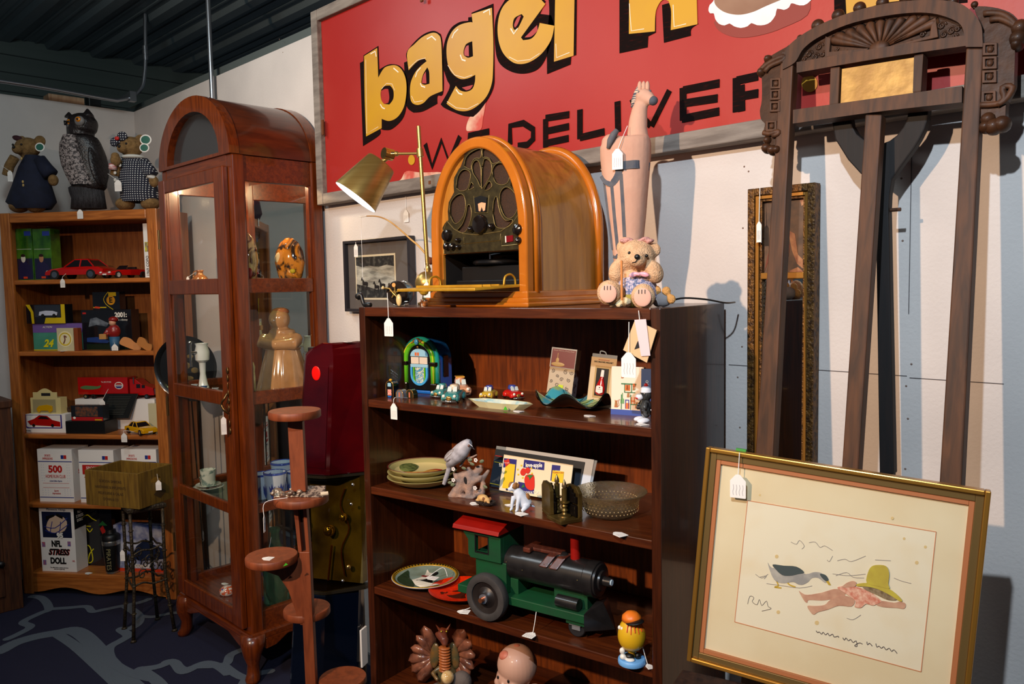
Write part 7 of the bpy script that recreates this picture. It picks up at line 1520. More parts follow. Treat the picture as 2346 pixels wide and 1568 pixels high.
# second shelf
blkf=mat('black_film_box',(22,22,26),.15,coat=1);yf=mat('yellow_film',(206,176,20),.3)
t,w_,h=obox('race_box','purple and green race car box with a yellow 24',3,76,190,741,.07,.08,mat('dark_print_side',(30,26,40),.3),zpx=770);H24=h
fp(t,'front_print',mat('green_print_field',(60,130,104),.3,0,(80,150,130),8),.001,w_-.001,.004,h*.99)
fp(t,'purple_band',mat('purple_print',(110,84,150),.35),.001,w_-.001,h*.66,h-.001,2)
text(t,'24',.052,mat('number_yellow',(226,214,20),.4),(w_*.3,-.0025,h*.25),bold=.002,shear=.3)
text(t,'ACTION',.014,prw,(w_*.3,-.0025,h*.86),shear=.3);text(t,'J.\nGo',.022,prw,(w_*.62,-.0025,h*.28))
fp(t,'yellow_foot',yf,.001,w_*.9,0,.005,3)
t2_,w2,h2=obox('cartoon_case','clear case holding a round yellow and white button in front of the race box',3,130,168,752,.02,.03,mat('case_clear',(200,190,150),.15,coat=1),zpx=770)
part('round_button',mat('cream_button',(226,214,170),.3),t2_,lambda b:b.cyl((w2*.5,-.001,h2*.52),(w2*.5,.001,h2*.52),w2*.44,n=28));part('yellow_ring',yf,t2_,lambda b:b.at((w2*.5,-.001,h2*.52),(90,0,0)).lathe([(w2*.3,0),(w2*.36,.001),(w2*.36,0)],28,cap=False))
part('printed_motif',mat('motif_brown',(110,60,50),.5),t2_,lambda b:b.strokes([(w2*.4,h2*.32),(w2*.5,h2*.5),(w2*.46,h2*.66),(w2*.6,h2*.6)],.006,-.0025,-.001,3))
t3_,w3,h3=obox('small_box','narrow orange brown printed box right of the round button case',3,169,178,752,.02,.03,mat('orange_brown_card',(130,60,26),.4),zpx=770)
t,w_,h=obox('pedal_car_box','yellow and black window box with a white toy pedal car',3,60,149,698,.06,.06,blkf,zoff=H24,zpx=720)
part('yellow_edge',yf,t,lambda b:b.plate([[(w_*.2,.0),(w_*1,0),(w_*1,h),(w_*.9,h),(w_*.9,h*.3),(w_*.5,h*.3),(w_*.46,0)]],-.0008,0)and b.plate([(0,h),(w_*.1,h),(w_*.19,h*.6),(w_*.2,0),(w_*.14,0),(w_*.12,h*.6)],-.0008,0))
fp(t,'window_back',mat('grey_window',(44,48,56),.15,coat=1),w_*.22,w_*.88,h*.34,h*.96)
part('toy_car',mat('pearl_white',(200,204,220),.2,coat=1),t,lambda b:b.plate([(w_*.34,h*.42),(w_*.8,h*.42),(w_*.82,h*.58),(w_*.7,h*.66),(w_*.52,h*.68),(w_*.36,h*.62)],-.006,-.001),bev=.001)
part('toy_wheel',mat('black_tyre',(16,16,16)),t,lambda b:[b.cyl((w_*x,-.008,h*.42),(w_*x,-.001,h*.42),h*.09,n=14)for x in(.45,.74)])
t,w_,h=obox('model_kit_box','large black model kit box with a spaceship picture on the second oak shelf',3,188,302,710,.10,.07,blkf,zoff=.03,zpx=760);HK=h+.03
text(t,'2001:',.034,prw,(w_*.8,-.0016,h*.84),bold=.0012,ext=.0003,sx=.9);text(t,'space odyssey',.013,prw,(w_*.8,-.0016,h*.7),ext=.0003)
fpoly(t,'printed_ship',mat('ship_grey',(120,128,138),.4,0,(60,66,76),40),[(w_*.14,h*.5),(w_*.18,h*.74),(w_*.3,h*.78),(w_*.55,h*.6),(w_*.5,h*.5),(w_*.3,h*.56)],1)
fpoly(t,'printed_ship',mat('ship_blue',(34,60,120),.4),[(w_*.05,h*.06),(w_*.1,h*.18),(w_*.3,h*.2),(w_*.55,h*.08),(w_*.5,h*.02)],1);fp(t,'red_mark',RED,w_*.03,w_*.1,h*.88,h*.93)
t,w_,h=obox('green_case','dark green flat box lying under the space model kit box',3,178,290,775,.095,.09,mat('dark_green_card',(18,34,18),.4),zpx=785)
t.location=OK.w(OK.hit(180,770,1,.095).x,.095,KZ(3));t.children[0].data.transform(Matrix.Diagonal((1,1,.029/h,1)))
t,w_,h=obox('racer_box','black window box with a yellow ringed letter E on top of the kit box',3,212,274,669,.11,.05,blkf,zoff=HK,zpx=690)
part('yellow_line',yf,t,lambda b:b.strokes([(w_*.6,h),(w_*.42,h*.62),(w_*.5,h*.3),(w_*.75,0)],.003,-.0008,0,4)and b.box(w_*.02,w_*.5,-.0008,0,h*.1,h*.16));part('orange_ring',mat('amber_ring',(206,140,20),.4),t,lambda b:b.cyl((w_*.68,-.0012,h*.52),(w_*.68,0,h*.52),h*.26,n=24))
text(t,'E',h*.42,BLACK,(w_*.68,-.0018,h*.52),bold=.001);part('yellow_patch',yf,t,lambda b:b.box(w_*.6,w_*.88,-.0009,0,h*.76,h*.97));fpoly(t,'printed_flame',mat('orange_red',(206,60,24)),[(w_*.04,h*.1),(w_*.25,h*.06),(w_*.28,h*.16),(w_*.1,h*.2)],2)
# small standing figure and wooden shoes
o=OS(3,258,.03);t=thing('boy_figurine','small painted figure in a red jacket and blue trousers before the kit box','figurine',o,50);s_=olen(240,275,.03)/.05
t.scale=(s_,s_,s_)
part('trousers',mat('trouser_blue',(36,84,120),.5),t,lambda b:b.tube([(0,0,0),(0,0,.042)],[.013,.015],12),sm=True)
part('jacket',mat('jacket_red',(130,26,22),.35,coat=.5),t,lambda b:b.ell((0,0,.058),(.019,.016,.022))and b.tube([(-.014,-.004,.066),(-.022,-.012,.05),(-.014,-.02,.046)],.006,8),fuse=.002)
part('head',mat('figure_skin',(200,150,120),.5),t,lambda b:b.ell((-.002,-.003,.085),(.010,.010,.011)),sm=True)
part('cap',mat('jacket_red',(130,26,22)),t,lambda b:b.ell((0,0,.094),(.014,.014,.009)),sm=True);part('parcel',mat('tan_parcel',(170,120,60),.6),t,lambda b:b.box(-.034,-.014,-.026,-.012,.036,.052),bev=.001)
for px,y,rz,lab in((292,.06,60,'left one of a pair of little tan wooden shoes, sole to the side'),(326,.035,20,'right one of the pair of little tan shoes, its sole turned forward')):
 o=OS(3,px,y);t=thing('wooden_shoe',lab,'shoe',o,rz,'pair of little shoes')
 sole=[(-.05,.012),(-.042,.03),(-.01,.034),(.02,.026),(.045,.03),(.055,.018),(.05,.004),(.02,-.0),(-.02,-.0),(-.045,.002)]
 part('sole',mat('tan_leather',(186,122,62),.5),t,lambda b:b.at((0,0,.022),(0,25,0)).plate([(x,z-.012)for x,z in sm([(p[0],p[1]*1.4)for p in sole],3)],-.006,0),bev=.001)
 part('upper',mat('dark_tan_leather',(140,84,48),.5),t,lambda b:b.at((0,0,.022),(0,25,0)).ell((-.02,.012,.012),(.03,.014,.018))and b.at((0,0,.022),(0,25,0)).ell((.03,.010,.010),(.022,.012,.014)),fuse=.003)
p_=OK.w(*OK.hit(262,777,1,.0));p_.z=OZ[3]+FZ+.03;price_tag('white price tag propped at the feet of the red-jacketed figure',OS(3,258,.02)+Vector((0,0,.05)),p_+Vector((0,0,.0)),.036,.032,yaw=36)
o2=OK.w(*(lambda q:(q.x,.006,OZ[3]))(OK.hit(140,802,1,.006)));price_tag('white price tag lying at the edge below the round button case',o2,o2+Vector((0,0,.001)),.03,.03,yaw=120,flat=True)
# third shelf
t,w_,h=obox('car_box','long white box printed with a red coupe on the third oak shelf',2,52,150,950,.04,.07,WHITE,zpx=970);HC=h
part('printed_panel',mat('purple_line',(60,50,130),.4),t,lambda b:b.plate([[(w_*.06,h*.98),(w_*.06,h*.3),(w_*.12,h*.24),(w_*.92,h*.24),(w_*.92,h*.98)],[(w_*.09,h*.96),(w_*.09,h*.34),(w_*.14,h*.29),(w_*.89,h*.29),(w_*.89,h*.96)]],-.0008,0))
part('printed_coupe',carred,t,lambda b:b.plate([(w_*.12,h*.62),(w_*.18,h*.42),(w_*.88,h*.34),(w_*.88,h*.6),(w_*.7,h*.7),(w_*.58,h*.92),(w_*.4,h*.95),(w_*.28,h*.76)],-.0014,-.0002));part('printed_wheel',mat('tinted_window',(26,24,28)),t,lambda b:[b.cyl((w_*x,-.002,h*.4),(w_*x,-.0002,h*.4),h*.09,n=14)for x in(.26,.7)]and b.plate([(w_*.36,h*.76),(w_*.44,h*.9),(w_*.56,h*.88),(w_*.64,h*.74)],-.002,-.0002))
text(t,'MODEL',.008,INK,(w_*.13,-.001,h*.1),ext=.0003)
cy_=mat('cream_display_card',(206,190,130),.5)
t,w_,h=obox('display_box','cream arched display box with a tiny yellow vintage car',2,70,139,912,.06,.05,cy_,zoff=HC,zpx=930)
part('arched_header',cy_,t,lambda b:b.plate([(w_*.1,h)]+[(w_*.1,h*1.35)]+[(w_*(.25+.5*i/8),h*1.35+.02*math.sin(PI*i/8))for i in range(9)]+[(w_*.9,h*1.35),(w_*.9,h)],.0,.002));fp(t,'header_mark',INK,w_*.38,w_*.68,h*1.12,h*1.3)
fp(t,'window',mat('beige_window',(160,150,110),.15,coat=1),w_*.08,w_*.84,h*.08,h*.9)
part('toy_car',mat('toy_yellow',(206,156,14),.2,coat=1),t,lambda b:b.plate([(w_*.22,h*.2),(w_*.74,h*.2),(w_*.74,h*.5),(w_*.55,h*.58),(w_*.3,h*.5),(w_*.22,h*.34)],-.006,-.001),bev=.001);part('toy_wheel',mat('toy_yellow',(206,156,14)),t,lambda b:[b.cyl((w_*x,-.008,h*.2),(w_*x,-.001,h*.2),h*.1,n=12)for x in(.3,.66)])
t,w_,h=obox('white_carton','plain white carton carrying the red toy truck',2,174,356,915,.16,.1,WHITE,zpx=960);HT=h
cx0=OK.hit(178,880,1,.17).x;tl=OK.hit(352,880,1,.17).x-cx0;th=OK.hit(240,865,1,.17).z-KZ(2)-HT
t=thing('toy_truck','red toy articulated lorry with an oval badge on the white carton','toy truck',OK.w(cx0,.17,KZ(2)+HT),36.43);rl=mat('truck_red',(190,18,16),.2,coat=.8)
part('trailer',rl,t,lambda b:b.box(0,tl*.66,0,.075,th*.2,th),bev=.001);part('cab',rl,t,lambda b:b.plate([(tl*.68,th*.16),(tl*.68,th*.92),(tl*.76,th*.9),(tl*.84,th*.66),(tl*.98,th*.5),(tl*.99,th*.16)],.003,.072),bev=.002)
part('windscreen',mat('tinted_window',(26,24,28)),t,lambda b:b.box(tl*.77,tl*.82,.001,.003,th*.5,th*.68)and b.box(tl*.84,tl*.88,.001,.003,th*.5,th*.64));part('grille',CHROME,t,lambda b:b.box(tl*.985,tl*1.0,.01,.065,th*.2,th*.46)and b.cyl((tl*.74,.0,th*.7),(tl*.74,0,th*1.0),.004))
for x in(.1,.2,.74,.9):part('wheel',mat('black_tyre',(16,16,16)),t,lambda b:b.cyl((tl*x,-.002,th*.11),(tl*x,.01,th*.11),th*.11,n=16));part('rim',CHROME,t,lambda b:b.cyl((tl*x,-.003,th*.11),(tl*x,0,th*.11),th*.06,n=10))
part('printed_fish',mat('fish_green',(90,130,80),.4),t,lambda b:b.plate(sm([(tl*.03,th*.52),(tl*.1,th*.62),(tl*.26,th*.58),(tl*.31,th*.64),(tl*.29,th*.5),(tl*.2,th*.44),(tl*.08,th*.45)],2),-.0008,0));part('oval_badge',prw,t,lambda b:b.ell((tl*.545,-.0004,th*.62),(th*.22,.0006,th*.17)))
part('badge_red',RED,t,lambda b:b.plate([(tl*.5,th*.66),(tl*.59,th*.66),(tl*.57,th*.74),(tl*.52,th*.74)],-.0018,-.0008));part('badge_blue',BLU,t,lambda b:b.plate([(tl*.52,th*.5),(tl*.57,th*.5),(tl*.59,th*.58),(tl*.5,th*.58)],-.0018,-.0008))
text(t,'The BIG STORE',.011,prw,(tl*.38,-.001,th*.78),ext=.0003,sx=.8);text(t,'STANDARD',.007,BLU,(tl*.545,-.0014,th*.62),ext=.0003)
t,w_,h=obox('black_case','black presentation case standing open with its lid up',2,150,240,966,.02,.1,BLACK,zpx=975);HB_=h
part('lid',mat('black_lid',(14,16,16),.4),t,lambda b:b.hexa([(w_*.45,.1,h),(w_*1.3,.1,h),(w_*1.3,.105,h),(w_*.45,.105,h),(w_*.62,.135,h+.125),(w_*1.47,.135,h+.125),(w_*1.47,.14,h+.125),(w_*.62,.14,h+.125)]),bev=.001)
part('lid_text',mat('dim_grey_text',(70,72,66),.6),t,lambda b:[b.hexa([(w_*(.62+.012*k),.0985+.0025*k,h+.02+.008*k),(w_*(1.18+.012*k),.0985+.0025*k,h+.02+.008*k),(w_*(1.18+.012*k),.1+.0025*k,h+.02+.008*k),(w_*(.62+.012*k),.1+.0025*k,h+.02+.008*k),(w_*(.62+.012*k),.0985+.0025*k,h+.022+.008*k),(w_*(1.18+.012*k),.0985+.0025*k,h+.022+.008*k),(w_*(1.18+.012*k),.1+.0025*k,h+.022+.008*k),(w_*(.62+.012*k),.1+.0025*k,h+.022+.008*k)])for k in range(12)])
t,w_,h=obox('window_box','small dark window box with a red car front sitting in the open black case',2,163,236,930,.03,.05,blkf,zoff=HB_,zpx=950)
fp(t,'window',mat('scene_window',(30,44,44),.15,0,(120,70,40),60,coat=1),w_*.14,w_*.84,h*.3,h*.94);fp(t,'red_band',mat('toy_car_red',(176,16,12)),.002,w_-.002,.002,h*.26);fp(t,'yellow_mark',yf,w_*.74,w_*.96,h*.05,h*.12,2);part('printed_logo',prw,t,lambda b:b.ell((w_*.1,-.001,h*.2),(.008,.0008,.006)))
yc=mat('toy_car_yellow',(222,160,8),.15,coat=1);modelcar('model_car','yellow model muscle car turned to the front on the third oak shelf',OS(2,308,.05),36.43+150,olen(268,350,.05)*.98,yc,hull=[(-.5,.06),(-.5,.15),(-.44,.185),(-.1,.20),(.3,.20),(.5,.18),(.5,.07)])
t,w_,h=obox('small_case','small clear case with a dark base at the right end of the third shelf',2,340,360,925,.12,.06,mat('case_clear',(200,190,150)),zpx=950)
t=thing('wooden_ring','small dark wooden ring standing behind the cream display box','ring',OK.w(OK.hit(158,930,1,.1).x,.11,KZ(2)+HC),36.43);part('ring',mat('dark_walnut_ring',(60,34,18),.5),t,lambda b:b.at((0,0,.016),(90,0,0)).lathe([(.01,-.005),(.018,-.005),(.018,.005),(.01,.005),(.01,-.005)],20,cap=False))
t.location.z=FZ+KZ(2)+HC
p_=OK.w(*OK.hit(284,995,1,-.014));price_tag('white price tag hanging below the yellow muscle car',OS(2,292,.02)+Vector((0,0,.012)),p_,.032,.046,yaw=36,str_pts=[OS(2,292,.02)+Vector((0,0,.012)),OK.w(*OK.hit(285,987,1,-.008)),p_])
p_=OK.w(*(lambda q:(q.x,.012,q.z))(OK.hit(234,918,1,.012)));price_tag('white price tag looped over the lid of the black case',OK.w(*(lambda q:(q.x,.1,q.z))(OK.hit(248,892,1,.1))),p_,.03,.026,yaw=36)
# fourth shelf: three white baseball figure cartons
for x0,x1,yt,lab,d_ in((88,167,1030,'white carton with a big red 500 at the left of the fourth oak shelf',0),(182,262,1032,'white carton with a red block at the centre, partly behind the crate',1),(280,360,1030,'white carton at the right, mostly hidden behind the crate',2)):
 t,w_,h=obox('figurine_carton',lab,1,x0,x1,yt,.03,.13,WHITE,zpx=1090)
 fp(t,'blue_rule',BLU,.002,w_-.002,h*.76,h*.775);fp(t,'blue_rule',BLU,.002,w_-.002,h*.08,h*.095)
 part('logo_block',BLU,t,lambda b:b.box(w_*.68,w_*.76,-.0008,0,h*.82,h*.89));part('logo_block',RED,t,lambda b:b.box(w_*.765,w_*.84,-.0008,0,h*.82,h*.89))
 if d_!=1:
  text(t,'SPORTS\nIMPRESSIONS',.016,RED,(w_*.3,-.001,h*.85),sx=.62);text(t,'500',.05,RED,(w_*.5,-.001,h*.62),bold=.002,sx=1.05);text(t,'HOME RUN CLUB',.024,RED,(w_*.5,-.001,h*.485),sx=.6);text(t,'Limited Edition Figurine',.010,BLU,(w_*.5,-.001,h*.4),sx=.75,shear=.2)
  text(t,'Sports\nImpressions',.014,RED,(w_*.5,-.001,h*.19),shear=.2,sx=.7);fp(t,'red_rule',RED,w_*.12,w_*.88,h*.355,h*.36);fp(t,'red_rule',RED,w_*.12,w_*.88,h*.27,h*.275)
  part('dotted_border',mat('pale_blue_dots',(150,164,196),.7),t,lambda b:[b.box(w_*x,w_*x+.0025,-.0006,0,h*z,h*z+.0025)for z in(.4,.45,.5,.55,.6,.65,.7)for x in(.1,.16,.84,.9)]+[b.box(w_*x,w_*x+.0025,-.0006,0,h*z,h*z+.0025)for z in(.13,.17,.21,.24)for x in(.1,.18,.26,.74,.82,.9)])
  bpy.data.objects[t.children[-1].name]['kind']='stuff'
 else:
  fp(t,'red_block',RED,w_*.1,w_-.002,h*.54,h*.72,2);text(t,'SPORTS',.022,prw,(w_*.4,-.0018,h*.66));fp(t,'red_rule',RED,w_*.14,w_*.9,h*.48,h*.49,2)
 text(t,'500',.03,RED,(w_+.0006,.065,h*.55),rot=(90,0,90),bold=.001)
# lowest shelf
t,w_,h=obox('doll_box','tall white doll box with a picture of a grinning helmeted face',0,93,172,1163,.02,.09,WHITE,zpx=1240)
fp(t,'picture',mat('picture_navy',(24,30,56),.3),w_*.08,w_*.92,h*.53,h*.93);part('picture_face',mat('printed_skin',(206,176,150),.4),t,lambda b:b.plate(sm([(w_*.2,h*.66),(w_*.3,h*.82),(w_*.6,h*.88),(w_*.8,h*.78),(w_*.72,h*.64),(w_*.45,h*.6)],3),-.0014,-.0004))
part('face_guard',mat('guard_blue',(40,50,130),.4),t,lambda b:[b.strokes([(w_*a,h*c),(w_*d,h*e),(w_*f_,h*g)],.004,-.002,-.0012,3)for a,c,d,e,f_,g in((.14,.7,.45,.68,.82,.84),(.16,.64,.45,.6,.84,.74),(.3,.6,.34,.7,.38,.78),(.55,.6,.6,.68,.62,.78))]);part('face_brow',BLACK,t,lambda b:b.plate([(w_*.2,h*.8),(w_*.45,h*.86),(w_*.44,h*.89),(w_*.2,h*.86)],-.0022,-.0012)and b.plate([(w_*.5,h*.87),(w_*.68,h*.82),(w_*.7,h*.86),(w_*.52,h*.91)],-.0022,-.0012))
text(t,'Minnesota Vikings',.016,mat('navy_text',(40,40,80),.6),(w_*.5,-.001,h*.965),sx=.95);text(t,'NFL',.044,BLACK,(w_*.46,-.001,h*.43),bold=.0022,sx=.75);text(t,'STRESS',.044,RED,(w_*.52,-.001,h*.3),bold=.0015,shear=.3,sx=.85);text(t,'STRESS',.044,BLACK,(w_*.505,-.0018,h*.302),bold=.002,shear=.3,sx=.85);text(t,'DOLL',.044,BLACK,(w_*.48,-.001,h*.165),bold=.0022,sx=.8);text(t,'95',.036,prw,(w_*.58,-.0022,h*.56),bold=.002)
text(t,'The official doll to squeeze and stress\nevery fan on game day',.008,INK,(w_*.5,-.001,h*.05),sx=.85);part('thumbnail',mat('thumb_print',(90,110,170),.4,0,(190,90,90),80),t,lambda b:[b.box(w_*x,w_*x+.018,-.0008,0,h*z,h*z+.026)for x,z in((.04,.38),(.78,.4),(.04,.1))]);text(t,'NFL',.012,RED,(w_*.93,-.001,h*.17),sx=.8)
part('side_print',blkf,t,lambda b:b.box(w_,w_+.0008,.002,.088,h*.66,h-.003));text(t,'NFL\nSTRESS\nDOLL',.022,prw,(w_+.0012,.045,h*.84),rot=(90,0,90),sx=.8)
t,w_,h=obox('sign_packet','black packet with yellow neon script and a red and green chilli',0,190,258,1168,.12,.03,blkf,zpx=1240)
neon=mat('neon_yellow_print',(220,206,20),.4)
part('script',neon,t,lambda b:[b.strokes([(w_*a,h*c)for a,c in L],.005,-.001,0,4)for L in([(.0,.84),(.2,.9),(.35,.84),(.5,.8)],[(0,.7),(.3,.7)],[(.05,.6),(.15,.66),(.25,.6),(.35,.66)],[(.05,.3),(.15,.36),(.25,.3),(.3,.1),(.15,.05),(.2,.2),(.35,.3)],[(.85,.1),(.95,.2),(.98,.4),(.9,.55)])])
part('fan_print',RED,t,lambda b:b.plate([(w_*.6,h*.66),(w_*.7,h*.72),(w_*.98,h*.4),(w_*.95,h*.15),(w_*.8,h*.4)],-.0008,0));part('green_print',GRN,t,lambda b:b.plate([(w_*.55,h*.72),(w_*.85,h*.72),(w_*.7,h*.8)],-.0012,0));text(t,'CLUB',.02,BLU,(w_*.86,-.0016,h*.3),rot=(90,-80,0))
o=OS(0,224,.035);t=thing('travel_tumbler','black and steel travel tumbler with lettering running down its side','tumbler',o,50)
tr2=olen(206,243,.035)/2;hh=OK.hit(224,1212,1,.035).z-KZ(0)
part('body',mat('black_tumbler',(20,19,18),.3),t,lambda b:b.lathe([(tr2*.72,.012),(tr2*.75,hh*.1),(tr2*.98,hh*.62),(tr2*.98,hh*.66)],28),sm=40);part('steel_band',ssil,t,lambda b:b.lathe([(tr2*.96,hh*.655),(tr2*1.0,hh*.67),(tr2*1.0,hh*.76),(tr2*.96,hh*.77)],28),sm=40);part('steel_foot',ssil,t,lambda b:b.lathe([(tr2*.66,0),(tr2*.72,.003),(tr2*.72,.014)],28),sm=40)
part('lid',BLACK,t,lambda b:b.lathe([(tr2*1.04,hh*.765),(tr2*1.06,hh*.86),(tr2*.9,hh*.9),(tr2*.6,hh*.92),(tr2*.5,hh),(.001,hh)],28),sm=40);text(t,'PIRATES',.03,mat('gold_text',(140,130,90),.4),(0,-tr2*1.0,hh*.36),rot=(90,90,0),sx=1.05)
t,w_,h=obox('puzzle_box','boxed picture of a white snowmobile behind the iron stool',0,262,385,1205,.05,.06,mat('puzzle_print',(60,76,140),.4,0,(190,190,200),18),zpx=1260)
fp(t,'orange_foot',mat('orange_red',(206,60,24)),.002,w_-.002,.002,h*.08);text(t,'COMPLETE',.022,prw,(w_*.55,-.001,h*.13),bold=.001);fpoly(t,'printed_sled',mat('sled_navy',(26,34,60),.4),[(w_*.3,h*.3),(w_*.42,h*.56),(w_*.6,h*.72),(w_*.7,h*.62),(w_*.95,h*.5),(w_*.9,h*.3),(w_*.5,h*.24)],1);fp(t,'red_patch',RED,.0,w_*.1,h*.3,h*.42,2)
o2=OK.w(*(lambda q:(q.x,.012,OZ[0]))(OK.hit(198,1322,1,.012)));price_tag('white price tag lying at the foot of the tumbler',o2+Vector((.03,.02,.004)),o2+Vector((0,0,.001)),.026,.036,yaw=110,flat=True)
# ---------------------------------------------------------------- on top of the oak bookcase
TO=OH+FZ
def top_oak(px,y):q=OK.hit(px,470,1,y);return OK.w(q.x,y,OH)
A1_=(0,200,4.9)
brn=mat('brown_bear_plush',(136,104,62),.95,0,(108,80,44),60,bump=1,bs=200)
def bear_doll(o,deg,label,cloth,dots,P,name='bear_doll'):
 t=thing(name,label,'teddy bear',o,deg)
 return t
# owl decoy
o=top_oak(198,.12);F=Fr(o,42);P=PR(F,*A1_)
t=thing('owl_decoy','moulded plastic horned owl decoy on a stump with orange eyes','owl',o,42)
ow=mat('owl_brown_black',(38,32,32),.35,0,(26,22,22),60,bump=.8,bs=110);owc=mat('owl_chest',(150,138,134),.6,0,(44,36,36),95,lo=.45,hi=.55,bump=.6,bs=120,dist=1)
def lofts(b,rows,dep):
 b.loft([[((P(xl,y)[0]+P(xr,y)[0])/2+(P(xr,y)[0]-P(xl,y)[0])/2*math.cos(a),dep*math.sin(a),max(0,P((xl+xr)/2,y)[1]))for a in[2*PI*k/24 for k in range(24)]]for y,xl,xr in rows])
part('body',ow,t,lambda b:lofts(b,[(1180,840,1200),(1080,800,1190),(950,760,1195),(800,735,1180),(680,735,1150),(590,745,1100),(540,790,1060)],.066),sm=True,sub=1)
part('chest',owc,t,lambda b:b.loft([[(P(xc+w_*math.cos(a),y)[0],-.038-.048*max(0,math.sin(a))**.7,P(xc,y)[1])for a in[PI*k/14 for k in range(15)]]for y,xc,w_ in((1110,985,120),(1000,940,135),(880,895,140),(760,860,125),(650,850,110),(560,860,75))],close=False,cap=False),sm=True)
part('wing',ow,t,lambda b:b.at((P(1130,860)[0],-.02,P(1110,860)[1]),(0,-10,-25)).ell((0,0,0),(.018,.055,.12)),sm=True)
part('stump',mat('owl_stump',(52,50,54),.6,0,(26,24,26),20,(6,6,1),bump=1,bs=60),t,lambda b:lofts(b,[(1365,805,1190),(1250,815,1170),(1170,785,1160),(1130,780,1140),(1080,870,1150)],.062),sm=True)
hd=P(925,420);hr2=(P(1085,420)[0]-P(765,420)[0])/2
part('head',ow,t,lambda b:b.ell((hd[0],0,hd[1]),(hr2,hr2*.95,hr2*.78))and b.ell((hd[0],0,hd[1]-.02),(hr2*.95,hr2*.9,hr2*.55))and b.cyl((hd[0]-.012,0,P(900,530)[1]-.01),(hd[0]-.012,0,hd[1]-.01),hr2*.86)and b.tube([(P(1000,330)[0],-.008,P(1000,330)[1]),(P(985,240)[0],-.004,P(985,240)[1])],[.03,.004],10)and b.tube([(P(800,350)[0],-.02,P(800,350)[1]),(P(795,285)[0],-.016,P(795,285)[1])],[.024,.004],10),fuse=.004)
for x,y in((905,370),(788,392)):
 e=P(x,y,-.05);ft=part('eye_disc',mat('grey_face_disc',(110,106,104),.5),t,lambda b:b.ell((e[0],-.062 if x>850 else-.048,e[1]-.006),(.027,.012,.025)),sm=True)
 part('eye',mat('orange_eye',(206,120,10),.15,coat=1),t,lambda b:b.ell((e[0],-.072 if x>850 else-.058,e[1]),(.0135,.007,.0135)),sm=True);part('pupil',BLACK,t,lambda b:b.ell((e[0],-.0785 if x>850 else-.0645,e[1]),(.006,.002,.006)),sm=True)
part('beak',BLACK,t,lambda b:b.tube([(P(828,385)[0],-.07,P(828,385,-.06)[1]),(P(825,430)[0],-.076,P(825,430,-.06)[1])],[.010,.003],8),sm=True)
# two dressed bears
def dressed(o,deg,P,label,hx,hy,hr_,body,dress,dmat,arm_r,hand_r,arm_l,ears,feet):
 t=thing('dressed_bear',label,'teddy bear',o,deg);h=P(hx,hy)
 def fur(b):
  b.ell((h[0],0,h[1]),(hr_,hr_*.9,hr_*.85));b.ell((h[0]-hr_*.3,-hr_*.8,h[1]-hr_*.25),(hr_*.45,hr_*.45,hr_*.4))
  for x,y,r in ears:e=P(x,y);b.ell((e[0],.006,e[1]),(r,r*.5,r))
  b.ell((P(*body)[0],0,P(*body)[1]),(.06,.045,.07));b.cyl((h[0],0,P(*body)[1]),(h[0],0,h[1]-hr_*.5),hr_*.5)
  for x,y in feet:f_=P(x,y);b.ell((f_[0],-.012,max(.03,f_[1])),(.046,.05,.034))
  b.tube([(P(*p)[0],-.05,P(*p)[1])for p in arm_l],.024,10);b.ell((P(*hand_r)[0],-.02,P(*hand_r)[1]),(.026,.022,.03))
 part('body',brn,t,fur,fuse=.0036)
 part('dress',dmat,t,lambda b:b.loft([[((P(xl,y)[0]+P(xr,y)[0])/2+(P(xr,y)[0]-P(xl,y)[0])/2*math.cos(a),.078*k*math.sin(a),max(.012,P((xl+xr)/2,y)[1]))for a in[2*PI*j/24 for j in range(24)]]for y,xl,xr,k in dress],cap=False),sm=True)
 part('sleeve',dmat,t,lambda b:b.tube([(P(*p)[0],-.02,P(*p)[1])for p in arm_r],[.03,.036,.038][:len(arm_r)],12),sm=True)
 part('nose',BLACK,t,lambda b:b.ell((h[0]-hr_*.36,-hr_*1.2,h[1]-hr_*.15),.008),sm=True)
 part('eye',BLACK,t,lambda b:[b.ell((h[0]-hr_*.3+s_*hr_*.36,-hr_*.86,h[1]+hr_*.12),.006)for s_ in(-1,1)],sm=True)
 return t,h
o=top_oak(66,.10);F=Fr(o,42);P=PR(F,*A1_);nv=mat('navy_denim',(22,28,50),.85,0,(16,20,38),30)
t,h=dressed(o,42,P,'brown bear in a long navy coat at the left on the oak bookcase',310,680,.062,(350,950),[(1370,180,560,.9),(1290,85,620,1.1),(1100,160,560,.95),(900,230,500,.8),(770,300,450,.55)],nv,[(470,810),(540,920),(600,990)],(625,1050),[(150,1010),(180,900),(240,800)],[(235,600,.026),(440,605,.03)],[(230,1340),(420,1340)])
part('hair_bow',mat('maroon_bow',(58,22,30),.8),t,lambda b:b.ell((P(240,585)[0],-.03,P(240,585)[1]),(.028,.01,.014),(0,15,0)),sm=True)
part('coat_button',mat('brass_button',(180,150,90),.4),t,lambda b:[b.ell((P(x,y)[0],-.074,P(x,y,-.07)[1]),(.006,.004,.008),n=8,k=6)for x,y in((345,800),(360,1060),(365,1100))],sm=True)
cgt=mat('swing_tag_green',(40,100,84),.5)
def swing(par,x,y,d,r,P,m2=cgt):
 e=P(x,y,d);part('swing_tag',WHITE,par,lambda b:b.ell((e[0],d,e[1]),(r*1.15,.001,r)));part('swing_print',m2,par,lambda b:b.ell((e[0],d-.001,e[1]),(r*.9,.0008,r*.76)))
swing(t,447,672,-.06,.022,P)
price_tag('white price tag hanging from the paw of the navy-coated bear',F.w(P(130,905)[0],-.075,P(130,905)[1]),F.w(P(110,945,-.08)[0],-.08,P(110,945,-.08)[1]),.022,.055,yaw=70)
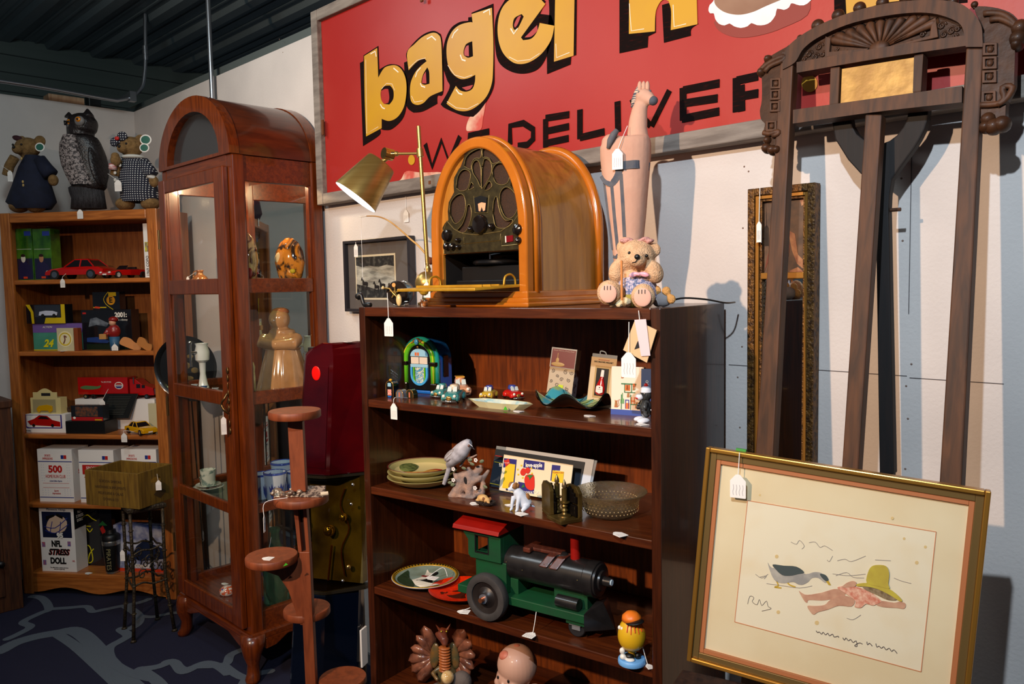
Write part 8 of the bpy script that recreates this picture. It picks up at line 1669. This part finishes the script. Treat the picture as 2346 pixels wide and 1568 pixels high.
o=top_oak(308,.10);F=Fr(o,42);P=PR(F,*A1_);pd=mat('polka_dress',(24,26,42),.85,dots=88)
t,h=dressed(o,42,P,'brown bear in a polka dot dress with a white collar at the right',1470,670,.06,(1530,950),[(1290,1370,1770,.95),(1200,1365,1775,1.0),(1000,1340,1720,.9),(860,1350,1660,.75),(790,1390,1600,.5)],pd,[(1620,840),(1690,950),(1720,1000)],(1745,1065),[(1350,1010),(1370,900),(1390,830)],[(1350,640,.02),(1570,595,.03)],[(1420,1315),(1700,1310)])
part('collar',mat('white_cotton',(206,204,196),.9),t,lambda b:b.ell((P(1500,790)[0],-.006,P(1500,790)[1]),(.058,.054,.014)),sm=True)
part('cuff',mat('white_cotton',(206,204,196)),t,lambda b:b.ell((P(1710,1010)[0],-.014,P(1710,1010)[1]),(.036,.036,.014),(0,20,0)),sm=True)
part('button',mat('white_cotton',(206,204,196)),t,lambda b:[b.ell((P(x,y)[0],-.076,P(x,y,-.07)[1]),(.008,.004,.009),n=8,k=6)for x,y in((1435,875),(1380,960),(1382,1040),(1410,1130))],sm=True)
part('hair_bow',pd,t,lambda b:[b.ell((P(x,y)[0],-.045,P(x,y)[1]),(.026,.012,.024))for x,y in((1345,635),(1425,570))],sm=True);part('bow_knot',RED,t,lambda b:b.ell((P(1380,597)[0],-.056,P(1380,597)[1]),(.012,.008,.01)),sm=True)
part('held_toy',brn,t,lambda b:b.ell((P(1400,850)[0],-.085,P(1400,850)[1]),(.026,.02,.03))and b.ell((P(1395,800)[0],-.085,P(1395,800)[1]),(.02,.018,.017)),fuse=.003);part('toy_scarf',mat('striped_red',(176,30,34),.8,0,(220,200,196),220,(.1,.1,1),lo=.48,hi=.52),t,lambda b:b.cyl((P(1360,950)[0],-.08,P(1360,950)[1]),(P(1368,890)[0],-.082,P(1368,890)[1]),.019),sm=True)
swing(t,1635,590,-.03,.026,P);swing(t,1620,680,-.04,.022,P)
price_tag('white price tag hanging at the left of the polka dot bear',F.w(P(1310,1040)[0],-.08,P(1310,1040)[1]+.02),F.w(P(1323,1050,-.085)[0],-.085,P(1323,1050,-.085)[1]),.036,.056,yaw=40)
# ---------------------------------------------------------------- iron stool and wooden crate in front of the oak bookcase
iron=mat('aged_iron',(74,62,44),.5,.5,(44,36,28),60,bump=1,bs=120)
ft=[onz(x,y,FZ)for x,y in((306,1472),(400,1446),(361,1420),(285,1442))]
c=sum(ft,Vector())/4
zs_=onx(330,1150,c.x).z
t=thing('iron_stool','small cast iron stool with bamboo shaped legs and scrollwork under the crate','stool',(c.x,c.y,FZ))
F=[f-Vector((c.x,c.y,0))for f in ft];hS2=zs_-FZ-.02
T=[Vector((f.x*.78,f.y*.78,hS2))for f in F]
for a,b_ in zip(F,T):
 a=Vector((a.x,a.y,0));b_=Vector((b_.x,b_.y,hS2));k1=a.lerp(b_,.42);k1=Vector((b_.x*.98,b_.y*.98,hS2*.42))
 part('leg',iron,t,lambda b:[b.tube([a,a.lerp(k1,.5),k1,k1.lerp(b_,.5),b_],[.0085,.0075,.0075,.0075,.008],8)]and[b.tube([p_-Vector((0,0,.004)),p_,p_+Vector((0,0,.004))],[.008,.0125,.008],8)for p_ in(a.lerp(k1,.5),k1,k1.lerp(b_,.4),k1.lerp(b_,.75))]and b.cyl(a,a+Vector((0,0,.01)),.014,.009),sm=True)
for i in range(4):
 j=(i+1)%4
 for k in(.42,.66):
  p1=Vector((T[i].x,T[i].y,hS2*k));p2=Vector((T[j].x,T[j].y,hS2*k+(.03 if k>.5 else 0)))
  part('stretcher',iron,t,lambda b:b.tube(smooth_pts([p1,p1.lerp(p2,.3)+Vector((0,0,.008)),p1.lerp(p2,.6)-Vector((0,0,.006)),p2],4),.0045,7),sm=True)
 def scr(b):
  d=T[j]-T[i];d.z=0
  for u,z,s_ in((.28,.5,1),(.68,.54,-1),(.5,.60,1)):
   b.tube([Vector((T[i].x,T[i].y,hS2*z))+d*(u+s_*.16*(1-q/12)*math.cos(q*.8))+Vector((0,0,.03*(1-q/12)*math.sin(q*.8)))for q in range(11)],.003,6)
 part('scrollwork',iron,t,scr,sm=True)
part('seat',iron,t,lambda b:b.loft([[(p.x*k,p.y*k,z)for p in T]for k,z in((1.0,hS2-.008),(1.22,hS2),(1.22,hS2+.016),(1.15,hS2+.02))]),bev=.004)
# crate: open box with hand holes, its corner towards the camera
KZc=hS2+FZ+.02;kc=onx(318,1158,c.x+.06)
w0=CAM+ray(318,1158)*((KZc-CAM.z)/ray(318,1158).z)
cr_=wood('crate_olive_wood',(122,92,26),(92,66,18),.6)
dd=(w0-CAM).length
def cpt(px,py,base):
 return None
CF=Fr((c.x,c.y,KZc),28)
def cw_(px,ang):
 for i in range(1,400):
  p_=nc+Vector((math.cos(ang),math.sin(ang),0))*i*.001;cc=CX.transposed()@(p_-CAM)
  if(1173+FPX*cc.x/cc.z-px)*(1 if px>318 else-1)>0:return i*.001
 return.3
nc=Vector((c.x+.10,c.y-.075,KZc));cc=CX.transposed()@(nc-CAM)
nc=CAM+ray(319,1159)*cc.z/FPX;nc.z=KZc
aL,aR=math.radians(205),math.radians(115)
lL,lR=cw_(198,aL),cw_(398,aR)
hC=(1159-1076)*(CX.transposed()@(nc-CAM)).z/FPX
t=thing('wooden_crate','open olive brown wooden crate with stencilled lettering on the iron stool','crate',nc,115)
# local x runs back along the right side, local y runs along the left side
part('side_board',cr_,t,lambda b:b.box(0,.012,0,lL,0,hC),bev=.002)
part('end_board',cr_,t,lambda b:b.plate([[(.012,0),(lR,0),(lR,hC*1.0),(.012,hC)],[(lR*.5+.03*math.cos(a),hC*.68+.014*math.sin(a))for a in[2*PI*k/16 for k in range(16)]]],0,.012),bev=.001)
part('side_board',cr_,t,lambda b:b.box(lR-.012,lR,.012,lL,0,hC),bev=.002)
part('end_board',cr_,t,lambda b:b.box(.012,lR-.012,lL-.012,lL,0,hC),bev=.002)
part('floor_board',cr_,t,lambda b:b.box(.012,lR-.012,.012,lL-.012,.002,.012))
sten=mat('stencil_brown',(66,46,18),.7)
for k,s_ in enumerate(('GORDON SIMMONS','HARDWARE & IMPLEMENTS','MELBOURNE & CALAIS','DOWN & CO')):text(t,s_,.018,sten,(-.0006,lL*.52,hC*(.72-.17*k)),rot=(90,0,-90),sx=.8)
part('diamond_stamp',sten,t,lambda b:b.plate([(lR*.6,hC*.12),(lR*.78,hC*.28),(lR*.6,hC*.44),(lR*.42,hC*.28)],-.0008,0))
a_=t.matrix_basis@Vector((lR*.52,-.004,hC*.82))if False else nc+Vector((math.cos(aR),math.sin(aR),0))*lR*.52+Vector((math.sin(aR),-math.cos(aR),0))*.004+Vector((0,0,hC*.85))
price_tag('white price tag hanging from the hand hole of the crate',a_,a_+Vector((math.sin(aR)*.006,-math.cos(aR)*.006,-.035)),.024,.045,yaw=60)
s1_=Vector((c.x,c.y,FZ))+T[3]*1.0+Vector((0,0,-.12));s1_=Vector((c.x+F[0].x*.8,c.y+F[0].y*.8-.012,FZ+hS2*.68))
price_tag('white price tag tied to a front leg of the iron stool',s1_+Vector((-.03,-.01,.05)),s1_+Vector((-.04,-.014,.01)),.022,.05,yaw=40)
# ---------------------------------------------------------------- old wooden cabinet at the left edge
q1=onz(52,1393,FZ);t=thing('wooden_cabinet','old stained wooden cabinet cut off by the left edge of the picture','cabinet',q1,0)
oldw=wood('old_stained_wood',(92,52,26),(58,32,18),.55);top_z=onx(30,915,q1.x).z-FZ
part('body',oldw,t,lambda b:b.box(.01-q1.x,.0,-.55,0,.0,top_z-.04),bev=.003)
part('corner_stile',oldw,t,lambda b:b.box(-.05,.004,-.05,.004,0,top_z-.04),bev=.003)
part('top',oldw,t,lambda b:b.box(.01-q1.x,.012,-.56,.012,top_z-.04,top_z),bev=.006)
part('door_panel',oldw,t,lambda b:b.box(.0,.008,-.5,-.07,.08,top_z-.1),bev=.003)
kz=onx(5,1290,q1.x).z-FZ
part('knob',BLACK,t,lambda b:b.at((.006,-.085,kz),(0,90,0)).lathe([(.008,0),(.006,.012),(.016,.02),(.016,.03),(.0005,.034)],16),sm=True)
g=thing('small_gourd','small round tan gourd shaped ornament on the old wooden cabinet','ornament',q1+Vector((-.04,-.06,top_z)),0)
part('gourd',mat('tan_gourd',(150,112,62),.4),g,lambda b:b.lathe([(.012,0),(.028,.012),(.026,.034),(.01,.046),(.004,.06)],20),sm=True)
part('stem',cane,g,lambda b:b.cyl((0,0,.05),(-.03,-.02,.1),.003))
# ---------------------------------------------------------------- painted round tray on a tall wire stand between the two cabinets
o=Vector((1.16,-.33,FZ));cz=onx(428,842,1.16);o=Vector((1.16,cz.y,FZ));r_=abs((428-355))*(CX.transposed()@(cz-CAM)).z/FPX
ty=thing('painted_tray','round black painted tray with faded yellow flowers between the two cabinets','tray',(o.x,o.y,cz.z-r_),42)
part('tray',mat('black_tole',(16,18,20),.3,coat=.4),ty,lambda b:b.at((0,0,r_),(90,0,0)).lathe([(.001,0),(r_*.86,0),(r_*.92,.012),(r_,.016),(r_*.99,.010),(r_*.9,-.004),(.001,-.004)],48),sm=50)
part('painted_flowers',mat('faded_yellow_paint',(122,94,34),.5,0,(60,56,36),30),ty,lambda b:[b.ell((x*r_,-.001,r_+z*r_),(w_*r_,.0015,h_*r_))for x,z,w_,h_ in((-.2,.3,.22,.14),(.12,.34,.16,.1),(-.05,.05,.24,.18),(.25,-.1,.18,.14),(-.3,-.2,.16,.12),(.05,-.35,.22,.12))],fuse=.003)
ws=thing('wire_stand','tall thin black wire stand holding the painted tray','stand',o,42)
part('frame',BLACK,ws,lambda b:b.tube([(-.05,.03,0),(-.04,.024,cz.z-r_-FZ-.006)],.004,8)and b.tube([(.05,.03,0),(.04,.024,cz.z-r_-FZ-.006)],.004,8)and b.tube([(0,.1,0),(0,.03,cz.z-r_-FZ+.04)],.004,8)and b.box(-.05,.05,-.012,.032,cz.z-r_-FZ-.010,cz.z-r_-FZ))
# ---------------------------------------------------------------- emergency light bar stood on end
o=CAM+ray(770,1300)*(2.93/FPX);LBF=Fr((o.x,o.y,FZ),27)
def LQ(x,y,d=0):q=LBF.hit(x,y,1,d);return(q.x,q.z)
t=thing('light_bar','tall emergency light bar stood on end with red, smoked and blue lenses','light bar',LBF.o,27)
def lens(b,rows,inset=0,y0=-.0):
 R=[]
 for y,xl,xm,xr in rows:
  a,m_,r_=LQ(xl,y)[0]+inset,LQ(xm,y)[0],LQ(xr,y)[0]-inset;z=LQ((xl+xr)/2,y)[1]
  R.append([(a,.03,z),(a+.006,-.04+inset,z),(a+.02,-.05+inset,z),(m_-.012,-.05+inset,z),(m_,-.045+inset,z),(r_-.004,.04,z),(r_,.05,z),(r_,.08,z),(a+.02,.08,z)])
 b.loft(R)
rl_=mat('red_lens',(74,3,8),.1,0,(44,2,8),5,coat=1);sml=pane('smoked_lens',(206,192,132));bll=mat('blue_lens',(3,11,26),.07,coat=1)
part('red_lens',rl_,t,lambda b:lens(b,[(1084,692,770,828),(1070,693,770,827),(835,706,778,824),(812,709,778,824),(798,722,776,820),(784,748,776,812)]),bev=.006)
part('red_panel',rl_,t,lambda b:b.plate([LQ(*p_)for p_ in((712,1062),(762,1068),(770,838),(722,832))],-.053,-.048),bev=.002)
part('hot_spot',mat('painted_red_glow',(236,14,6),.3),t,lambda b:b.ell((LQ(742,852)[0],-.0535,LQ(742,852)[1]),(.018,.0015,.026)),sm=True)  # glow in the red lens, painted on as a flat bright red disc
part('smoked_lens',sml,t,lambda b:lens(b,[(1345,684,762,814),(1330,684,764,816),(1110,690,772,828),(1092,691,772,828)]),bev=.006)
part('lens_rim',mat('dark_rim',(34,30,22),.3),t,lambda b:[lens(b,[(y+6,683,762,826),(y,683,762,826)],-.003)for y in(1084,1346)],each=True)
part('blue_lens',bll,t,lambda b:lens(b,[(1640,672,752,806),(1560,674,754,806),(1362,684,760,812),(1352,684,760,812)]),bev=.006)
part('base_rail',BLACK,t,lambda b:b.box(LQ(700,1400)[0],LQ(812,1400)[0]-.01,.081,.1,0,LQ(770,800)[1]),bev=.004)
part('inner_housing',mat('olive_housing',(112,100,58),.4,.3,(56,48,28),8),t,lambda b:b.box(LQ(700,1200)[0],LQ(815,1200)[0],.04,.075,LQ(760,1340)[1],LQ(760,1095)[1]))
part('end_foot',BLACK,t,lambda b:b.box(LQ(690,1400)[0],LQ(806,1500)[0],-.03,.08,0,max(.02,LQ(740,1640)[1])),bev=.004)
gl3=mat('warm_reflector',(214,176,110),.12,.95)
for x,y,r in((754,1216,.022),(786,1186,.016),(700,1200,.012),(798,1300,.010)):part('reflector',gl3,t,lambda b:b.ell((LQ(x,y,.01)[0],.01,LQ(x,y,.01)[1]),r),sm=True)
part('wiring',mat('copper_wire',(150,90,50),.3,.8),t,lambda b:b.tube([(LQ(752,1330,.02)[0],.02,LQ(752,1330,.02)[1]),(LQ(760,1250,.02)[0],.02,LQ(760,1250,.02)[1])],.004,6)and b.tube(smooth_pts([(LQ(x,y,.03)[0],.03,LQ(x,y,.03)[1])for x,y in((790,1120),(780,1160),(800,1210),(782,1260),(790,1320))],4),.003,6))
part('lens_screw',CHROME,t,lambda b:[b.ell((LQ(x,y,.02)[0],-.012,LQ(x,y,.02)[1]),.006)for x,y in((818,1106),(795,1324),(814,1150))],sm=True)
part('white_label',WHITE,t,lambda b:b.box(LQ(812,1450)[0]+.004,LQ(812,1450)[0]+.012,.03,.075,LQ(800,1505,.1)[1],LQ(800,1422,.1)[1]),bev=.002)
o2=LBF.w(LQ(790,786)[0],-.0,LQ(790,786)[1]+.004)
price_tag('white price tag lying on top of the red lens',o2,o2,.022,.03,yaw=100,flat=True)
e=onz(800,1548,FZ);t=thing('red_lens_cover','spare dark red lens cover on the floor behind the light bar','lens cover',(e.x,min(e.y,-.08),FZ),0)
part('cover',rl_,t,lambda b:b.box(-.03,.04,-.04,.03,0,.05),bev=.01)
# ---------------------------------------------------------------- tiered wooden plant stand
o=CAM+ray(700,1300)*(2.34/FPX);PF=Fr((o.x,o.y,FZ),44.4)
def PQ(x,y,d=0):q=PF.hit(x,y,1,d);return(q.x,q.z)
ps_=wood('red_brown_stained_wood',(134,66,34),(108,50,24),.5,st=(8,8,1.5))
t=thing('plant_stand','reddish wooden plant stand with five round tiers on a slim post','plant stand',PF.o,44.4)
part('post',ps_,t,lambda b:b.plate([PQ(*p_)for p_ in((661,965),(695,965),(703,1125),(670,1125))],-.012,.012),bev=.002)
B0=[PQ(*p_)for p_ in((688,1262),(712,1262),(736,1600),(704,1600))];kx=(B0[3][0]-B0[0][0])/(B0[3][1]-B0[0][1])
part('post',ps_,t,lambda b:b.plate([B0[0],B0[1],(B0[1][0]+(0-B0[1][1])*kx,0),(B0[0][0]+(0-B0[0][1])*kx,0)],-.014,.014),bev=.002)
for q_ in(((674,1155),(684,1155),(694,1264),(686,1264)),((696,1155),(704,1155),(712,1264),(704,1264))):part('slotted_post',ps_,t,lambda b:b.plate([PQ(*p_)for p_ in q_],-.013,.013),bev=.001)
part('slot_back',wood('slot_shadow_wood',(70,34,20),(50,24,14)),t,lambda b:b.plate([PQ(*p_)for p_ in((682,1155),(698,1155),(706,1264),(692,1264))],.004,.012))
part('bracket',ps_,t,lambda b:b.plate([PQ(*p_)for p_ in[(694,1262),(680,1285),(650,1290),(600,1304),(640,1318),(662,1350),(676,1390),(690,1430),(712,1430),(710,1262)]],-.010,.010),bev=.002)
for cx,cy,r,d in((675,940,58,0),(690,1135,61,0),(622,1272,58,-.02),(703,1392,54,.055),(785,1552,55,.02)):
 cp=PQ(cx,cy,d);rr=r*2.34/FPX;part('round_tier',ps_,t,lambda b:b.at((cp[0],d,cp[1]-.022)).lathe([(rr*.97,0),(rr,.003),(rr,.019),(rr*.97,.022),(.001,.022)],40),bev=.0,sm=50)
part('tier_arm',ps_,t,lambda b:b.box(PQ(725,1560)[0],PQ(785,1560)[0],-.01,.012,PQ(750,1580)[1]-.03,PQ(750,1570)[1]-.008),bev=.002)
part('foot',ps_,t,lambda b:b.lathe([(.14,0),(.14,.018),(.13,.024),(.001,.024)],40),sm=50)
part('green_sticker',mat('green_sticker',(60,170,30)),t,lambda b:b.plate([(PQ(x,y,-.09)[0],PQ(x,y,-.09)[1])for x,y in((649,1298),(660,1294),(655,1290))],-.092,-.091))
c3=PQ(607,1284,-.04);o2=PF.w(c3[0],-.05,PQ(622,1272,-.02)[1]+.001)
price_tag('white price tag lying on the third tier of the plant stand',o2,o2,.028,.032,yaw=120,flat=True)
c2_=PQ(690,1135);zt=c2_[1]+FZ
# silver ornament and scroll on the second tier
t=thing('silver_ornament','ornate silver metal ornament lying on the second tier of the plant stand','ornament',PF.w(c2_[0]-.03,-.01,c2_[1]+.0005),44.4)
sil=mat('tarnished_silver',(196,180,160),.25,.85,(130,110,96),90,bump=1,bs=200)
random.seed(3)
part('casting',sil,t,lambda b:[b.ell((random.uniform(-.05,.03),random.uniform(-.02,.02),random.uniform(.005,.016)),(random.uniform(.007,.013),.008,.006),(0,random.uniform(-30,30),0),n=10,k=6)for k in range(16)]and b.box(-.045,.03,-.016,.016,0,.005),fuse=.002)
t=thing('hide_scroll','small brown patterned scroll with a cream end beside the silver ornament','scroll',PF.w(c2_[0]+.035,0,c2_[1]+.0005),40)
part('sheet',mat('patterned_hide',(150,132,116),.7,0,(62,46,40),110,lo=.46,hi=.54),t,lambda b:b.hexa([(-.03,-.03,0),(.04,-.03,0),(.03,.03,0),(-.03,.03,0),(-.03,-.03,.004),(.04,-.03,.004),(.03,.03,.02),(-.03,.03,.02)]),bev=.001)
part('roller',mat('bone_roller',(220,200,170),.4),t,lambda b:b.cyl((.032,-.028,.009),(.052,-.02,.010),.006,n=12),sm=30)
a_=PF.w(c2_[0]-.02,-.07,c2_[1]+.012);h_=PF.w(PQ(627,1168)[0],-.09,PQ(627,1150)[1])
price_tag('white price tag seen edge-on hanging from the second tier',a_,h_+Vector((0,0,-.02)),.010,.045,yaw=125,str_pts=[a_,PF.w(PQ(627,1140)[0],-.08,c2_[1]+.002),h_+Vector((0,0,-.02))])
